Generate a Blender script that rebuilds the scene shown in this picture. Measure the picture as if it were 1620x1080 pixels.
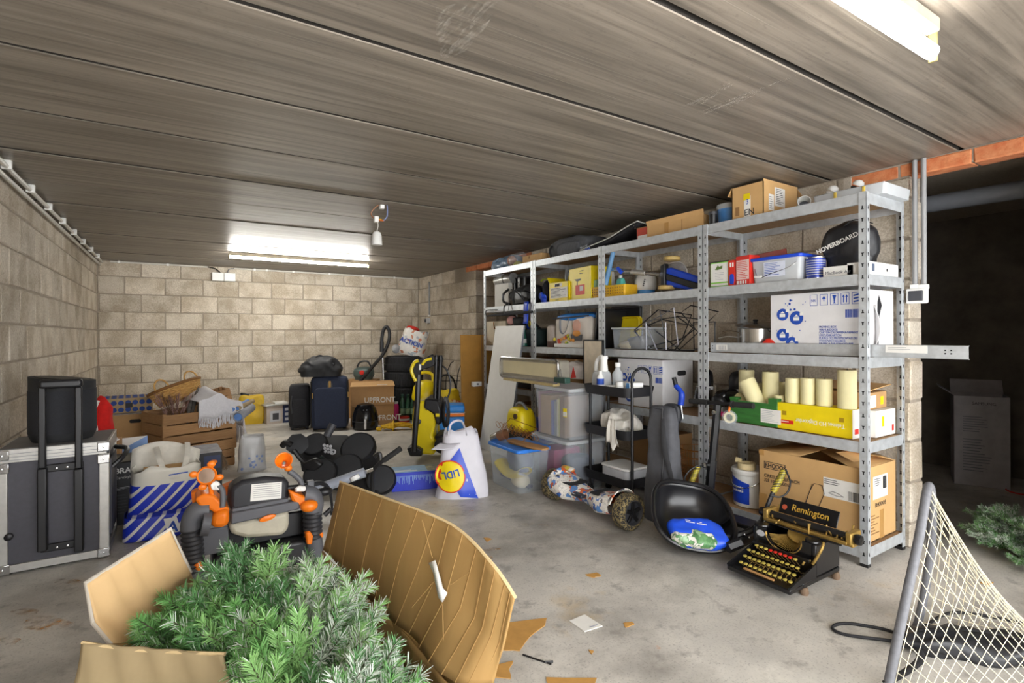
import bpy, bmesh, math, random
from mathutils import Vector, Matrix, noise, Euler
for o in list(bpy.data.objects): bpy.data.objects.remove(o)
SC = bpy.context.scene
COL = SC.collection
PI = math.pi
R = math.radians
# ---------------------------------------------------------------- camera, world, exposure
FPX, YAW, ROLL, CY, HC = 828.27, .57, -.004, 528.44, 1.095
cam = bpy.data.cameras.new('camera'); camo = bpy.data.objects.new('camera', cam); COL.objects.link(camo)
cam.sensor_width = 36; cam.lens = FPX / 1620 * 36; cam.shift_y = -(540 - CY) / 1620; cam.clip_start = .02
_fw = Vector((math.sin(YAW), math.cos(YAW), 0)); _rt = Vector((math.cos(YAW), -math.sin(YAW), 0)); _up = Vector((0, 0, 1))
_r2 = _rt * math.cos(ROLL) + _up * math.sin(ROLL); _u2 = _r2.cross(_fw)
_m = Matrix((_r2, _u2, -_fw)).transposed().to_4x4(); _m.translation = (0, 0, HC)
camo.matrix_world = _m
SC.camera = camo
w = bpy.data.worlds.new('world'); SC.world = w; w.use_nodes = True
w.node_tree.nodes['Background'].inputs[0].default_value = (.98, .99, 1, 1)
w.node_tree.nodes['Background'].inputs[1].default_value = 4.6
SC.view_settings.view_transform = 'Standard'; SC.view_settings.look = 'None'; SC.view_settings.gamma = 1
SC.view_settings.exposure = 1.0
TUBE_FAR, TUBE_NEAR = 90.0, 13.0
# ---------------------------------------------------------------- pixel -> direction -> point on a real plane
def ray(px, py):
    return (_fw + _r2 * ((px - 810) / FPX) + _u2 * ((CY - py) / FPX))
def atz(px, py, z=0.0):
    d = ray(px, py); t = (z - HC) / d.z; return Vector((d.x * t, d.y * t, z))
def atx(px, py, X):
    d = ray(px, py); t = X / d.x; return Vector((X, d.y * t, HC + d.z * t))
def aty(px, py, Y):
    d = ray(px, py); t = Y / d.y; return Vector((d.x * t, Y, HC + d.z * t))
def atd(px, py, dist):
    d = ray(px, py); return Vector((d.x * dist, d.y * dist, HC + d.z * dist))
# ---------------------------------------------------------------- materials
def lin(h):
    h = h.lstrip('#'); c = [int(h[i:i + 2], 16) / 255 for i in (0, 2, 4)]
    return tuple(x / 12.92 if x <= .04045 else ((x + .055) / 1.055) ** 2.4 for x in c)
MATS = {}
def mat(name, col='#808080', rough=.55, metal=0, var=.12, scale=14, bump=0, alpha=1, emit=0, col2=None, stretch=(1, 1, 1), rnd=0, spec=.5, bscale=None, trans=0, sheen=0):
    if name in MATS: return MATS[name]
    m = bpy.data.materials.new(name); m.use_nodes = True; MATS[name] = m
    nt = m.node_tree; N = nt.nodes; L = nt.links; b = N['Principled BSDF']
    c = lin(col); b.inputs['Roughness'].default_value = rough; b.inputs['Metallic'].default_value = metal
    b.inputs['Specular IOR Level'].default_value = spec
    c2 = lin(col2) if col2 else tuple(min(1, x * (1 + var)) for x in c)
    c1 = c if col2 else tuple(x * (1 - var) for x in c)
    tc = N.new('ShaderNodeTexCoord'); mp = N.new('ShaderNodeMapping'); L.new(tc.outputs['Object'], mp.inputs[0])
    mp.inputs['Scale'].default_value = stretch
    nz = N.new('ShaderNodeTexNoise'); nz.inputs['Scale'].default_value = scale; nz.inputs['Detail'].default_value = 5; nz.inputs['Roughness'].default_value = .6
    L.new(mp.outputs[0], nz.inputs['Vector'])
    cr = N.new('ShaderNodeValToRGB'); cr.color_ramp.elements[0].position = .32; cr.color_ramp.elements[1].position = .68
    cr.color_ramp.elements[0].color = (*c1, 1); cr.color_ramp.elements[1].color = (*c2, 1)
    L.new(nz.outputs['Fac'], cr.inputs[0])
    out = cr.outputs[0]
    if rnd:
        oi = N.new('ShaderNodeObjectInfo'); ad = N.new('ShaderNodeVectorMath'); ad.operation = 'ADD'
        sc = N.new('ShaderNodeVectorMath'); sc.operation = 'SCALE'; sc.inputs[3].default_value = 37
        cb = N.new('ShaderNodeCombineXYZ'); L.new(oi.outputs['Random'], cb.inputs[0]); L.new(oi.outputs['Random'], cb.inputs[1])
        L.new(cb.outputs[0], sc.inputs[0]); L.new(sc.outputs[0], ad.inputs[0]); L.new(mp.outputs[0], ad.inputs[1]); L.new(ad.outputs[0], nz.inputs['Vector'])
        mr = N.new('ShaderNodeMapRange'); mr.inputs[3].default_value = 1 - rnd; mr.inputs[4].default_value = 1 + rnd; L.new(oi.outputs['Random'], mr.inputs[0])
        hs = N.new('ShaderNodeHueSaturation'); L.new(out, hs.inputs['Color']); L.new(mr.outputs[0], hs.inputs['Value']); out = hs.outputs[0]
    L.new(out, b.inputs['Base Color'])
    if bump:
        n2 = N.new('ShaderNodeTexNoise'); n2.inputs['Scale'].default_value = bscale or scale * 3; n2.inputs['Detail'].default_value = 6
        L.new(mp.outputs[0], n2.inputs['Vector']); bp = N.new('ShaderNodeBump'); bp.inputs['Strength'].default_value = bump; bp.inputs['Distance'].default_value = .01
        L.new(n2.outputs['Fac'], bp.inputs['Height']); L.new(bp.outputs[0], b.inputs['Normal'])
    if alpha < 1: b.inputs['Alpha'].default_value = alpha
    if trans: b.inputs['Transmission Weight'].default_value = trans
    if emit:
        b.inputs['Emission Color'].default_value = (*c, 1); b.inputs['Emission Strength'].default_value = emit
    return m
# ---------------------------------------------------------------- mesh builder
class MB:
    def __init__(s): s.v = []; s.f = []; s.mi = []; s.T = Matrix(); s.k = 0
    def tf(s, loc=(0, 0, 0), rot=(0, 0, 0), sc=(1, 1, 1)):
        s.T = Matrix.LocRotScale(Vector(loc), Euler(rot), Vector(sc)); return s
    def m(s, k): s.k = k; return s
    def raw(s, vs, fs):
        n = len(s.v); s.v += [tuple(s.T @ Vector(p)) for p in vs]
        for f in fs: s.f.append([n + i for i in f]); s.mi.append(s.k)
        return s
    def box(s, x0, x1, y0, y1, z0, z1):
        return s.raw([(x0, y0, z0), (x1, y0, z0), (x1, y1, z0), (x0, y1, z0), (x0, y0, z1), (x1, y0, z1), (x1, y1, z1), (x0, y1, z1)],
                     [(0, 3, 2, 1), (4, 5, 6, 7), (0, 1, 5, 4), (1, 2, 6, 5), (2, 3, 7, 6), (3, 0, 4, 7)])
    def cbox(s, c, d): return s.box(c[0] - d[0] / 2, c[0] + d[0] / 2, c[1] - d[1] / 2, c[1] + d[1] / 2, c[2] - d[2] / 2, c[2] + d[2] / 2)
    def taper(s, w0, d0, w1, d1, z0, z1):
        a, b, c, d = w0 / 2, d0 / 2, w1 / 2, d1 / 2
        return s.raw([(-a, -b, z0), (a, -b, z0), (a, b, z0), (-a, b, z0), (-c, -d, z1), (c, -d, z1), (c, d, z1), (-c, d, z1)],
                     [(0, 3, 2, 1), (4, 5, 6, 7), (0, 1, 5, 4), (1, 2, 6, 5), (2, 3, 7, 6), (3, 0, 4, 7)])
    def quad(s, a, b, c, d): return s.raw([a, b, c, d], [(0, 1, 2, 3)])
    def poly(s, pts): return s.raw(pts, [tuple(range(len(pts)))])
    def prism(s, poly, y0, y1):      # polygon in xz, extruded along y
        n = len(poly); vs = [(x, y0, z) for x, z in poly] + [(x, y1, z) for x, z in poly]
        fs = [tuple(range(n)), tuple(range(2 * n - 1, n - 1, -1))] + [(i, (i + 1) % n, n + (i + 1) % n, n + i) for i in range(n)]
        return s.raw(vs, fs)
    def prismz(s, poly, z0, z1):     # polygon in xy, extruded along z
        n = len(poly); vs = [(x, y, z0) for x, y in poly] + [(x, y, z1) for x, y in poly]
        fs = [tuple(range(n)), tuple(range(2 * n - 1, n - 1, -1))] + [(i, (i + 1) % n, n + (i + 1) % n, n + i) for i in range(n)]
        return s.raw(vs, fs)
    def tube(s, pts, r, n=8, closed=False, cap=True, flat=None):
        P = [Vector(p) for p in pts]; N = len(P); rs = r if isinstance(r, (list, tuple)) else [r] * N
        tg = []
        for i in range(N):
            a = P[(i - 1) % N] if (closed or i > 0) else P[i]; b = P[(i + 1) % N] if (closed or i < N - 1) else P[i]
            t = (b - a); tg.append(t.normalized() if t.length > 1e-9 else Vector((0, 0, 1)))
        u = tg[0].orthogonal().normalized() if abs(tg[0].z) > .9 else tg[0].cross(Vector((0, 0, 1))).normalized()
        vs = []
        for i in range(N):
            u = (u - tg[i] * u.dot(tg[i])); u = u.normalized() if u.length > 1e-6 else tg[i].orthogonal().normalized()
            w_ = tg[i].cross(u); fl = flat or 1
            for k in range(n):
                a = 2 * PI * k / n; vs.append(P[i] + u * (rs[i] * math.cos(a)) + w_ * (rs[i] * fl * math.sin(a)))
        fs = []
        for i in range(N if closed else N - 1):
            j = (i + 1) % N
            for k in range(n): fs.append((i * n + k, i * n + (k + 1) % n, j * n + (k + 1) % n, j * n + k))
        if cap and not closed: fs += [tuple(range(n - 1, -1, -1)), tuple((N - 1) * n + k for k in range(n))]
        return s.raw(vs, fs)
    def cyl(s, a, b, r, r2=None, n=18): return s.tube([a, b], [r, r if r2 is None else r2], n)
    def lathe(s, prof, n=28, c=(0, 0, 0), sx=1, sy=1):
        vs = []; fs = []; m_ = len(prof)
        for k in range(n):
            a = 2 * PI * k / n
            for r, z in prof: vs.append((c[0] + r * sx * math.cos(a), c[1] + r * sy * math.sin(a), c[2] + z))
        for k in range(n):
            j = (k + 1) % n
            for i in range(m_ - 1): fs.append((k * m_ + i, j * m_ + i, j * m_ + i + 1, k * m_ + i + 1))
        ring = prof[0] == prof[-1]
        if prof[0][0] > 1e-5 and not ring: fs.append(tuple(k * m_ for k in range(n - 1, -1, -1)))
        if prof[-1][0] > 1e-5 and not ring: fs.append(tuple(k * m_ + m_ - 1 for k in range(n)))
        return s.raw(vs, fs)
    def openlathe(s, prof, n=28, c=(0, 0, 0), sx=1, sy=1):
        vs = []; fs = []; m_ = len(prof)
        for k in range(n):
            a = 2 * PI * k / n
            for r, z in prof: vs.append((c[0] + r * sx * math.cos(a), c[1] + r * sy * math.sin(a), c[2] + z))
        for k in range(n):
            j = (k + 1) % n
            for i in range(m_ - 1): fs.append((k * m_ + i, j * m_ + i, j * m_ + i + 1, k * m_ + i + 1))
        return s.raw(vs, fs)
    def ell(s, c, r, n=20, m_=12):
        return s.lathe([(max(1e-6, math.sin(PI * i / m_)) * 1, -math.cos(PI * i / m_)) for i in range(m_ + 1)] if False else
                       [(math.sin(PI * i / m_) * r[0], -math.cos(PI * i / m_) * r[2]) for i in range(m_ + 1)], n, c, 1, r[1] / r[0])
    def grid(s, fn, nu, nv):
        vs = [fn(i / nu, j / nv) for i in range(nu + 1) for j in range(nv + 1)]
        fs = [(i * (nv + 1) + j, (i + 1) * (nv + 1) + j, (i + 1) * (nv + 1) + j + 1, i * (nv + 1) + j + 1) for i in range(nu) for j in range(nv)]
        return s.raw(vs, fs)
    def soft(s, w, d, h, p=4., amp=.02, fr=6., seed=0, n=12, c=(0, 0, 0), top=1., flatb=True, fn=None):
        # a soft rounded body: cube faces pushed to a superellipsoid, narrowed upward, crumpled by noise; sits on z = c.z
        vs = {}; VS = []; fs = []
        def vid(i, j, k):
            key = (i, j, k)
            if key not in vs:
                q = Vector((2 * i / n - 1, 2 * j / n - 1, 2 * k / n - 1))
                l = (abs(q.x) ** p + abs(q.y) ** p + abs(q.z) ** p) ** (1 / p); q = q / l
                t = (q.z + 1) / 2; sc = 1 + (top - 1) * t
                P = Vector((q.x * w / 2 * sc, q.y * d / 2 * sc, t * h))
                nv = noise.noise_vector(Vector((P.x, P.y, P.z)) * fr + Vector((seed * 7.3, seed * 3.1, seed)))
                rg = abs(noise.noise(Vector((P.x, P.y, P.z)) * fr * 1.7 + Vector((seed, 5, seed * 2))))
                P += nv * amp - q.normalized() * rg * amp
                if flatb and P.z < .004: P.z = .0
                if flatb and k == 0: P.z = 0
                if fn: P = fn(P, q)
                vs[key] = len(VS); VS.append((P.x + c[0], P.y + c[1], P.z + c[2]))
            return vs[key]
        for a in range(n):
            for b in range(n):
                fs += [(vid(a, b, 0), vid(a, b + 1, 0), vid(a + 1, b + 1, 0), vid(a + 1, b, 0)), (vid(a, b, n), vid(a + 1, b, n), vid(a + 1, b + 1, n), vid(a, b + 1, n)),
                       (vid(a, 0, b), vid(a + 1, 0, b), vid(a + 1, 0, b + 1), vid(a, 0, b + 1)), (vid(a, n, b), vid(a, n, b + 1), vid(a + 1, n, b + 1), vid(a + 1, n, b)),
                       (vid(0, a, b), vid(0, a, b + 1), vid(0, a + 1, b + 1), vid(0, a + 1, b)), (vid(n, a, b), vid(n, a + 1, b), vid(n, a + 1, b + 1), vid(n, a, b + 1))]
        return s.raw(VS, fs)
    def build(s, name, mt, parent=None, smooth=True, bev=0, thick=0, sub=0, ang=38, loc=None, rot=None, off=0):
        me = bpy.data.meshes.new(name); me.from_pydata(s.v, [], s.f)
        ms = mt if isinstance(mt, (list, tuple)) else [mt]
        for q in ms: me.materials.append(q)
        if len(ms) > 1: me.polygons.foreach_set('material_index', s.mi)
        bm = bmesh.new(); bm.from_mesh(me); bmesh.ops.recalc_face_normals(bm, faces=bm.faces); bm.to_mesh(me); bm.free()
        if smooth: me.shade_smooth(); me.set_sharp_from_angle(angle=R(ang))
        o = bpy.data.objects.new(name, me); COL.objects.link(o)
        if parent: o.parent = parent
        if loc: o.location = loc
        if rot: o.rotation_euler = rot
        if thick: q = o.modifiers.new('solid', 'SOLIDIFY'); q.thickness = thick; q.offset = off
        if bev: q = o.modifiers.new('bevel', 'BEVEL'); q.width = bev; q.segments = 2; q.limit_method = 'ANGLE'; q.angle_limit = R(40)
        if sub: q = o.modifiers.new('sub', 'SUBSURF'); q.levels = sub; q.render_levels = sub
        return o
def tag(o, label, cat, group=None, kind=None):
    o['label'] = label; o['category'] = cat
    if group: o['group'] = group
    if kind: o['kind'] = kind
    return o
def thing(name, label, cat, loc=(0, 0, 0), rz=0, group=None, rot=None):
    o = bpy.data.objects.new(name, None); COL.objects.link(o); o.empty_display_size = .05
    o.location = loc; o.rotation_euler = rot or (0, 0, rz)
    return tag(o, label, cat, group)
def struct(name, parent=None):
    o = bpy.data.objects.new(name, None); COL.objects.link(o); o['kind'] = 'structure'; o.empty_display_size = .05; return o
def inst(me, name, parent, loc, rot=(0, 0, 0), sc=(1, 1, 1)):
    o = bpy.data.objects.new(name, me); COL.objects.link(o); o.parent = parent; o.location = loc; o.rotation_euler = rot; o.scale = sc; return o
def copytree(o, parent=None):
    c = o.copy(); COL.objects.link(c); c.parent = parent
    for ch in list(o.children): copytree(ch, c)
    return c
FRONT = (PI / 2, 0, 0); TOPF = (0, 0, 0); RIGHT = (PI / 2, 0, PI / 2); LEFT = (PI / 2, 0, -PI / 2)
def text(body, size, parent, loc, rot, mt, align='LEFT', name='lettering', sx=1, bold=0, sp=1):
    cu = bpy.data.curves.new('txt', 'FONT'); cu.body = body; cu.size = size; cu.align_x = align; cu.extrude = .0004; cu.offset = bold; cu.resolution_u = 3; cu.space_line = sp
    t = bpy.data.objects.new('txt', cu); me = bpy.data.meshes.new_from_object(t); bpy.data.objects.remove(t); bpy.data.curves.remove(cu)
    me.name = name; me.materials.clear(); me.materials.append(mt)
    o = bpy.data.objects.new(name, me); COL.objects.link(o); o.parent = parent; o.location = loc; o.rotation_euler = rot; o.scale = (sx, 1, 1); return o
def lerp(a, b, t): return a + (b - a) * t
def arc(c, r, a0, a1, n, plane='xz', r2=None):
    r2 = r2 or r; P = []
    for i in range(n + 1):
        a = lerp(a0, a1, i / n); x, y = r * math.cos(a), r2 * math.sin(a)
        P.append((c[0] + x, c[1], c[2] + y) if plane == 'xz' else (c[0] + x, c[1] + y, c[2]) if plane == 'xy' else (c[0], c[1] + x, c[2] + y))
    return P
def smoothpath(pts, k=6):
    P = [Vector(p) for p in pts]; out = []
    for i in range(len(P) - 1):
        p0 = P[max(0, i - 1)]; p1 = P[i]; p2 = P[i + 1]; p3 = P[min(len(P) - 1, i + 2)]
        for j in range(k):
            t = j / k; out.append(.5 * ((2 * p1) + (p2 - p0) * t + (2 * p0 - 5 * p1 + 4 * p2 - p3) * t * t + (3 * p1 - p0 - 3 * p2 + p3) * t ** 3))
    out.append(P[-1]); return out
def rrect(w, d, r, n=4):
    P = []
    for cx, cy, a in ((w / 2 - r, d / 2 - r, 0), (-w / 2 + r, d / 2 - r, PI / 2), (-w / 2 + r, -d / 2 + r, PI), (w / 2 - r, -d / 2 + r, 1.5 * PI)):
        for i in range(n + 1): P.append((cx + r * math.cos(a + PI / 2 * i / n), cy + r * math.sin(a + PI / 2 * i / n)))
    return P
def shell(m, w0, d0, w1, d1, h, r, th=.003, n=4):
    # an open tray or tub with rounded corners: outer wall, inner wall, floor
    A = rrect(w0, d0, r, n); B = rrect(w1, d1, r, n); C = rrect(w1 - 2 * th, d1 - 2 * th, max(.001, r - th), n); D = rrect(w0 - 2 * th, d0 - 2 * th, max(.001, r - th), n)
    k = len(A); vs = [(x, y, 0) for x, y in A] + [(x, y, h) for x, y in B] + [(x, y, h) for x, y in C] + [(x, y, th) for x, y in D]; fs = []
    for q in range(3):
        for i in range(k): j = (i + 1) % k; fs.append((q * k + i, q * k + j, (q + 1) * k + j, (q + 1) * k + i))
    fs += [tuple(range(k - 1, -1, -1)), tuple(3 * k + i for i in range(k))]
    return m.raw(vs, fs)
# common materials
CARD = mat('cardboard', '#b08a5c', .8, var=.08, scale=6, bump=.05)
CARDL = mat('cardboard_light', '#c8a06a', .8, var=.07, scale=6, bump=.05)
CARDD = mat('cardboard_dark', '#8f6b42', .82, var=.08, scale=6)
TAPE = mat('parcel_tape', '#b58a50', .3, var=.06)
BLACK = mat('black_plastic', '#17171a', .42, var=.15)
MBLACK = mat('black_matte', '#1b1b1e', .8, var=.18, scale=30)
RUBBER = mat('rubber', '#222222', .75, var=.2, scale=40, bump=.15)
DGREY = mat('dark_grey_plastic', '#3c3d42', .5, var=.1)
GREY = mat('grey_plastic', '#70737a', .5, var=.06)
LGREY = mat('light_grey', '#b5b6ba', .55, var=.06)
WHITE = mat('white_plastic', '#e4e3df', .45, var=.03)
PAPER = mat('white_paper', '#e2e0da', .75, var=.04)
INK = mat('print_ink', '#26262a', .7, var=.05)
BLUEINK = mat('blue_print', '#1c48a8', .6, var=.05)
GALV = mat('galvanised_steel', '#c3c7ca', .42, metal=.4, var=.14, scale=22, bump=.03)
CHROME = mat('polished_metal', '#c4c4c4', .22, metal=.95, var=.08)
ALU = mat('aluminium', '#b9b7b2', .4, metal=.6, var=.08, scale=30)
CLEAR = mat('clear_plastic', '#cfd6dd', .18, var=.02, alpha=.2)
FROST = mat('frosted_plastic', '#d9dde0', .35, var=.02, alpha=.55)
YEL = mat('yellow_plastic', '#e8cf10', .42, var=.05)
RED = mat('red_plastic', '#cf2a1c', .5, var=.06)
BLU = mat('blue_plastic', '#1d45c0', .4, var=.06)
ORG = mat('orange_plastic', '#ee7a12', .38, var=.04)
COPPER = mat('copper_wire', '#b0743c', .35, metal=.8, var=.1)
WOOD = mat('raw_wood', '#a87c4c', .75, var=.2, scale=5, stretch=(1, 8, 8), bump=.1)
# ---------------------------------------------------------------- the room
XL, XR, YB, ZC, Y0 = -.754, 3.127, 7.53, 1.96, -1.3
CRS, ZOFF, BL = .207, .125, .392
def block_mesh(l, h, seed, name='block', d=.05):
    rnd = random.Random(seed); bm = bmesh.new(); bmesh.ops.create_cube(bm, size=1)
    for v in bm.verts: v.co = Vector((v.co.x * l, v.co.y * d, v.co.z * h))
    bmesh.ops.bevel(bm, geom=bm.edges[:], offset=.006, segments=1, affect='EDGES')
    for v in bm.verts: v.co += Vector((rnd.uniform(-.002, .002), rnd.uniform(-.0015, .0015), rnd.uniform(-.002, .002)))
    me = bpy.data.meshes.new(name); bm.to_mesh(me); bm.free(); return me
BLK = mat('concrete_block', '#b3a898', .92, scale=90, col2='#dbd2c3', rnd=.13, bump=.55, bscale=160)
def blockmat():
    m = BLK; nt = m.node_tree; N = nt.nodes; L = nt.links; b = N['Principled BSDF']
    src = b.inputs['Base Color'].links[0].from_socket
    mp = [n for n in N if n.type == 'VECT_MATH' and n.operation == 'ADD'][0]
    n2 = N.new('ShaderNodeTexNoise'); n2.inputs['Scale'].default_value = 5; n2.inputs['Detail'].default_value = 3; L.new(mp.outputs[0], n2.inputs['Vector'])
    cr = N.new('ShaderNodeValToRGB'); cr.color_ramp.elements[0].position = .38; cr.color_ramp.elements[0].color = (.55, .48, .38, 1); cr.color_ramp.elements[1].position = .6; cr.color_ramp.elements[1].color = (1.0, .99, .97, 1)
    L.new(n2.outputs['Fac'], cr.inputs[0])
    mx = N.new('ShaderNodeMix'); mx.data_type = 'RGBA'; mx.blend_type = 'MULTIPLY'; mx.inputs[0].default_value = .62
    L.new(src, mx.inputs[6]); L.new(cr.outputs[0], mx.inputs[7]); L.new(mx.outputs[2], b.inputs['Base Color'])
blockmat()
MORTAR = mat('mortar', '#9a8f80', .95, var=.12, scale=60, bump=.3)
BM = [block_mesh(BL - .011, CRS - .011, i) for i in range(4)]
for q in BM: q.materials.append(BLK)
rb = random.Random(4)
def blockwall(parent, run, fixed, axis, face, a0, a1, off0=.0, off1=.6, skip=None):
    # blocks laid along x or y; the face of each stands proud of the mortar bed
    k = -1
    while True:
        z0 = ZOFF + k * CRS; z1 = z0 + CRS; k += 1
        lo, hi = max(z0, .0), min(z1, ZC)
        if z0 >= ZC - .02: break
        if hi - lo < .03: continue
        st = a0 + ((off0 if k % 2 else off1) - 1) * BL
        while st < a1:
            s0, s1 = max(st, a0), min(st + BL, a1); st += BL
            if s1 - s0 < .04: continue
            mid, zc = (s0 + s1) / 2, (lo + hi) / 2
            if skip and skip(s0, s1, lo, hi): continue
            p = rb.uniform(-.0025, .0025)
            sc = ((s1 - s0 - .011) / (BL - .011), 1, (hi - lo - .011) / (CRS - .011))
            if axis == 'x': inst(rb.choice(BM), 'block', parent, (mid, fixed + p, zc), (0, 0, 0), sc)
            else: inst(rb.choice(BM), 'block', parent, (fixed + p, mid, zc), (0, 0, PI / 2), sc)
wl = struct('wall_left'); wb = struct('wall_back'); wr = struct('wall_right')
MB().box(XL - .16, XL - .008, Y0, YB + .15, 0, ZC).build('mortar_bed', MORTAR, wl)
blockwall(wl, None, XL - .025, 'y', 1, Y0 + 1.2, YB)
MB().box(XL - .16, XR + .16, YB + .008, YB + .16, 0, ZC).build('mortar_bed', MORTAR, wb)
blockwall(wb, None, YB + .025, 'x', -1, XL, XR, .03, .63)
# right wall: from the near pillar to the far pier, then a recess, then to the back corner
YP = 1.14; YD0, YD1 = 4.55, 5.72
MB().box(XR + .008, XR + .14, YP + .008, YD0, 0, ZC).box(XR + .008, XR + .14, YD1 + .004, YB + .1, 0, ZC).build('mortar_bed', MORTAR, wr)
blockwall(wr, None, XR + .025, 'y', -1, YP + .27, YD0, .2, .7)
blockwall(wr, None, XR + .025, 'y', -1, YD1, YB, .45, .95, skip=lambda s0, s1, lo, hi: hi > ZC - .02 and s0 < YD1 + .3)
# near pillar: one block per course, a little proud and alternating in length
PM = [block_mesh(.262, CRS - .012, 30 + i, d=.145) for i in range(4)]
for q in PM: q.materials.append(BLK)
for k in range(-1, 9):
    z0 = max(0, ZOFF + k * CRS); z1 = min(ZOFF + (k + 1) * CRS, 1.885)
    if z1 - z0 < .03: continue
    inst(PM[k % 4], 'block', wr, (XR + .067 + .004 * (k % 2), YP + .131 + .003 * (k % 3), (z0 + z1) / 2), (0, 0, PI / 2 + (.01 if k % 2 else -.008)), (1, 1, (z1 - z0 - .012) / (CRS - .012)))
# recess behind the far shelving: side reveal, rear wall
MB().box(XR + .85, XR + .95, YD0 - .3, YD1 + .3, 0, ZC).box(XR + .14, XR + .95, YD1, YD1 + .06, 0, ZC).box(XR + .14, XR + .95, YD0 - .3, YD0 - .2, 0, ZC).box(XR + .1, XR + .95, YD0 - .3, YD1 + .06, ZC, ZC + .1).build('recess_wall', MORTAR, wr)
blockwall(wr, None, XR + .83, 'y', -1, YD0 - .2, YD1, .3, .8)
blockwall(wr, None, YD1 + .02, 'x', -1, XR + .0, XR + .5, .3, .8)
BRICK = mat('red_brick', '#b5623a', .9, scale=25, col2='#c98559', rnd=.12, bump=.3)
BKM = [block_mesh(.29, .062, 60 + i, 'brick', .1) for i in range(3)]
for q in BKM: q.materials.append(BRICK)
t1 = struct('trim_1')
for i in range(9): inst(BKM[i % 3], 'brick', t1, (XR + .055, YP + .2 - i * .296, 1.922), (0, 0, PI / 2), (1, 1, 1.1))
MB().box(XR + .012, XR + .1, -1.3, YP + .33, 1.893, ZC).build('lintel_bed', MORTAR, t1)
t2 = struct('trim_2')
for i in range(5): inst(BKM[i % 3], 'brick', t2, (XR + .045, YD1 + .1 - i * .296, 1.922), (0, 0, PI / 2), (1, 1, 1.0))
MB().box(XR + .012, XR + .1, YD0, YD1 + .22, 1.893, ZC).build('lintel_bed', MORTAR, t2)
# floor
FL = mat('concrete_floor', '#b4b0a9', .45, scale=3.2, col2='#d2cdc4', bump=.06, bscale=70)
def floormat():
    nt = FL.node_tree; N = nt.nodes; L = nt.links; b = N['Principled BSDF']; src = b.inputs['Base Color'].links[0].from_socket
    tc = [n for n in N if n.type == 'TEX_COORD'][0]
    def layer(src, sc, lo, hi, col, fac, det=4, st=(1, 1, 1)):
        mp = N.new('ShaderNodeMapping'); mp.inputs['Scale'].default_value = st; mp.inputs['Location'].default_value = (sc, sc * .7, 0); L.new(tc.outputs['Object'], mp.inputs[0])
        n = N.new('ShaderNodeTexNoise'); n.inputs['Scale'].default_value = sc; n.inputs['Detail'].default_value = det; n.inputs['Roughness'].default_value = .65; L.new(mp.outputs[0], n.inputs[0])
        mr = N.new('ShaderNodeMapRange'); mr.inputs[1].default_value = lo; mr.inputs[2].default_value = hi; mr.inputs[4].default_value = fac; L.new(n.outputs['Fac'], mr.inputs[0])
        mx = N.new('ShaderNodeMix'); mx.data_type = 'RGBA'; L.new(mr.outputs[0], mx.inputs[0]); L.new(src, mx.inputs[6]); mx.inputs[7].default_value = (*lin(col), 1)
        return mx.outputs[2]
    s = layer(src, 1.6, .47, .68, '#7f7a72', .85, 6)
    s = layer(s, 120, .55, .75, '#66635e', .6, 2)
    s = layer(s, 2.1, .6, .72, '#c2a878', .55, 5)
    s = layer(s, 9, .56, .66, '#85807a', .65, 8)
    s = layer(s, .9, .64, .7, '#dcd7cc', .6, 5)
    s = layer(s, 4.3, .705, .74, '#c07a30', .7, 4)
    L.new(s, b.inputs['Base Color'])
floormat()
fl = MB().box(XL - .16, 6.2, Y0, YB + .16, -.12, 0).build('floor', FL, smooth=False); fl['kind'] = 'structure'; fl_ = fl
# ceiling of precast slabs spanning from wall to wall
SLB = mat('precast_concrete', '#665f56', .4, scale=2.6, col2='#968c80', stretch=(.35, 7, 1), rnd=.07, bump=.05, bscale=40)
def slabmat():
    nt = SLB.node_tree; N = nt.nodes; L = nt.links; b = N['Principled BSDF']; src = b.inputs['Base Color'].links[0].from_socket
    tc = [n for n in N if n.type == 'TEX_COORD'][0]
    def lay(src, sc, st, lo, hi, col, fac):
        mp = N.new('ShaderNodeMapping'); mp.inputs['Scale'].default_value = st; L.new(tc.outputs['Object'], mp.inputs[0])
        oi = N.new('ShaderNodeObjectInfo'); v = N.new('ShaderNodeVectorMath'); v.operation = 'ADD'; L.new(mp.outputs[0], v.inputs[0]); L.new(oi.outputs['Location'], v.inputs[1])
        n = N.new('ShaderNodeTexNoise'); n.inputs['Scale'].default_value = sc; n.inputs['Detail'].default_value = 6; n.inputs['Roughness'].default_value = .7; L.new(v.outputs[0], n.inputs[0])
        mr = N.new('ShaderNodeMapRange'); mr.inputs[1].default_value = lo; mr.inputs[2].default_value = hi; mr.inputs[4].default_value = fac; L.new(n.outputs['Fac'], mr.inputs[0])
        mx = N.new('ShaderNodeMix'); mx.data_type = 'RGBA'; L.new(mr.outputs[0], mx.inputs[0]); L.new(src, mx.inputs[6]); mx.inputs[7].default_value = (*lin(col), 1); return mx.outputs[2]
    s = lay(src, 3, (.25, 14, 1), .5, .7, '#443f39', .6)
    s = lay(s, 60, (.5, 1, 1), .56, .75, '#4d4843', .5)
    s = lay(s, 1.1, (.5, .9, 1), .6, .7, '#9b9489', .5)
    s = lay(s, 4, (.1, 30, 1), .63, .68, '#b0a89c', .5)
    L.new(s, b.inputs['Base Color'])
slabmat()
ce = struct('ceiling'); JY, SW = .94, .585
sm = bmesh.new(); bmesh.ops.create_cube(sm, size=1)
for v in sm.verts: v.co = Vector((v.co.x * (XR - XL + .3), v.co.y * (SW - .02), v.co.z * .12))
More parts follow.
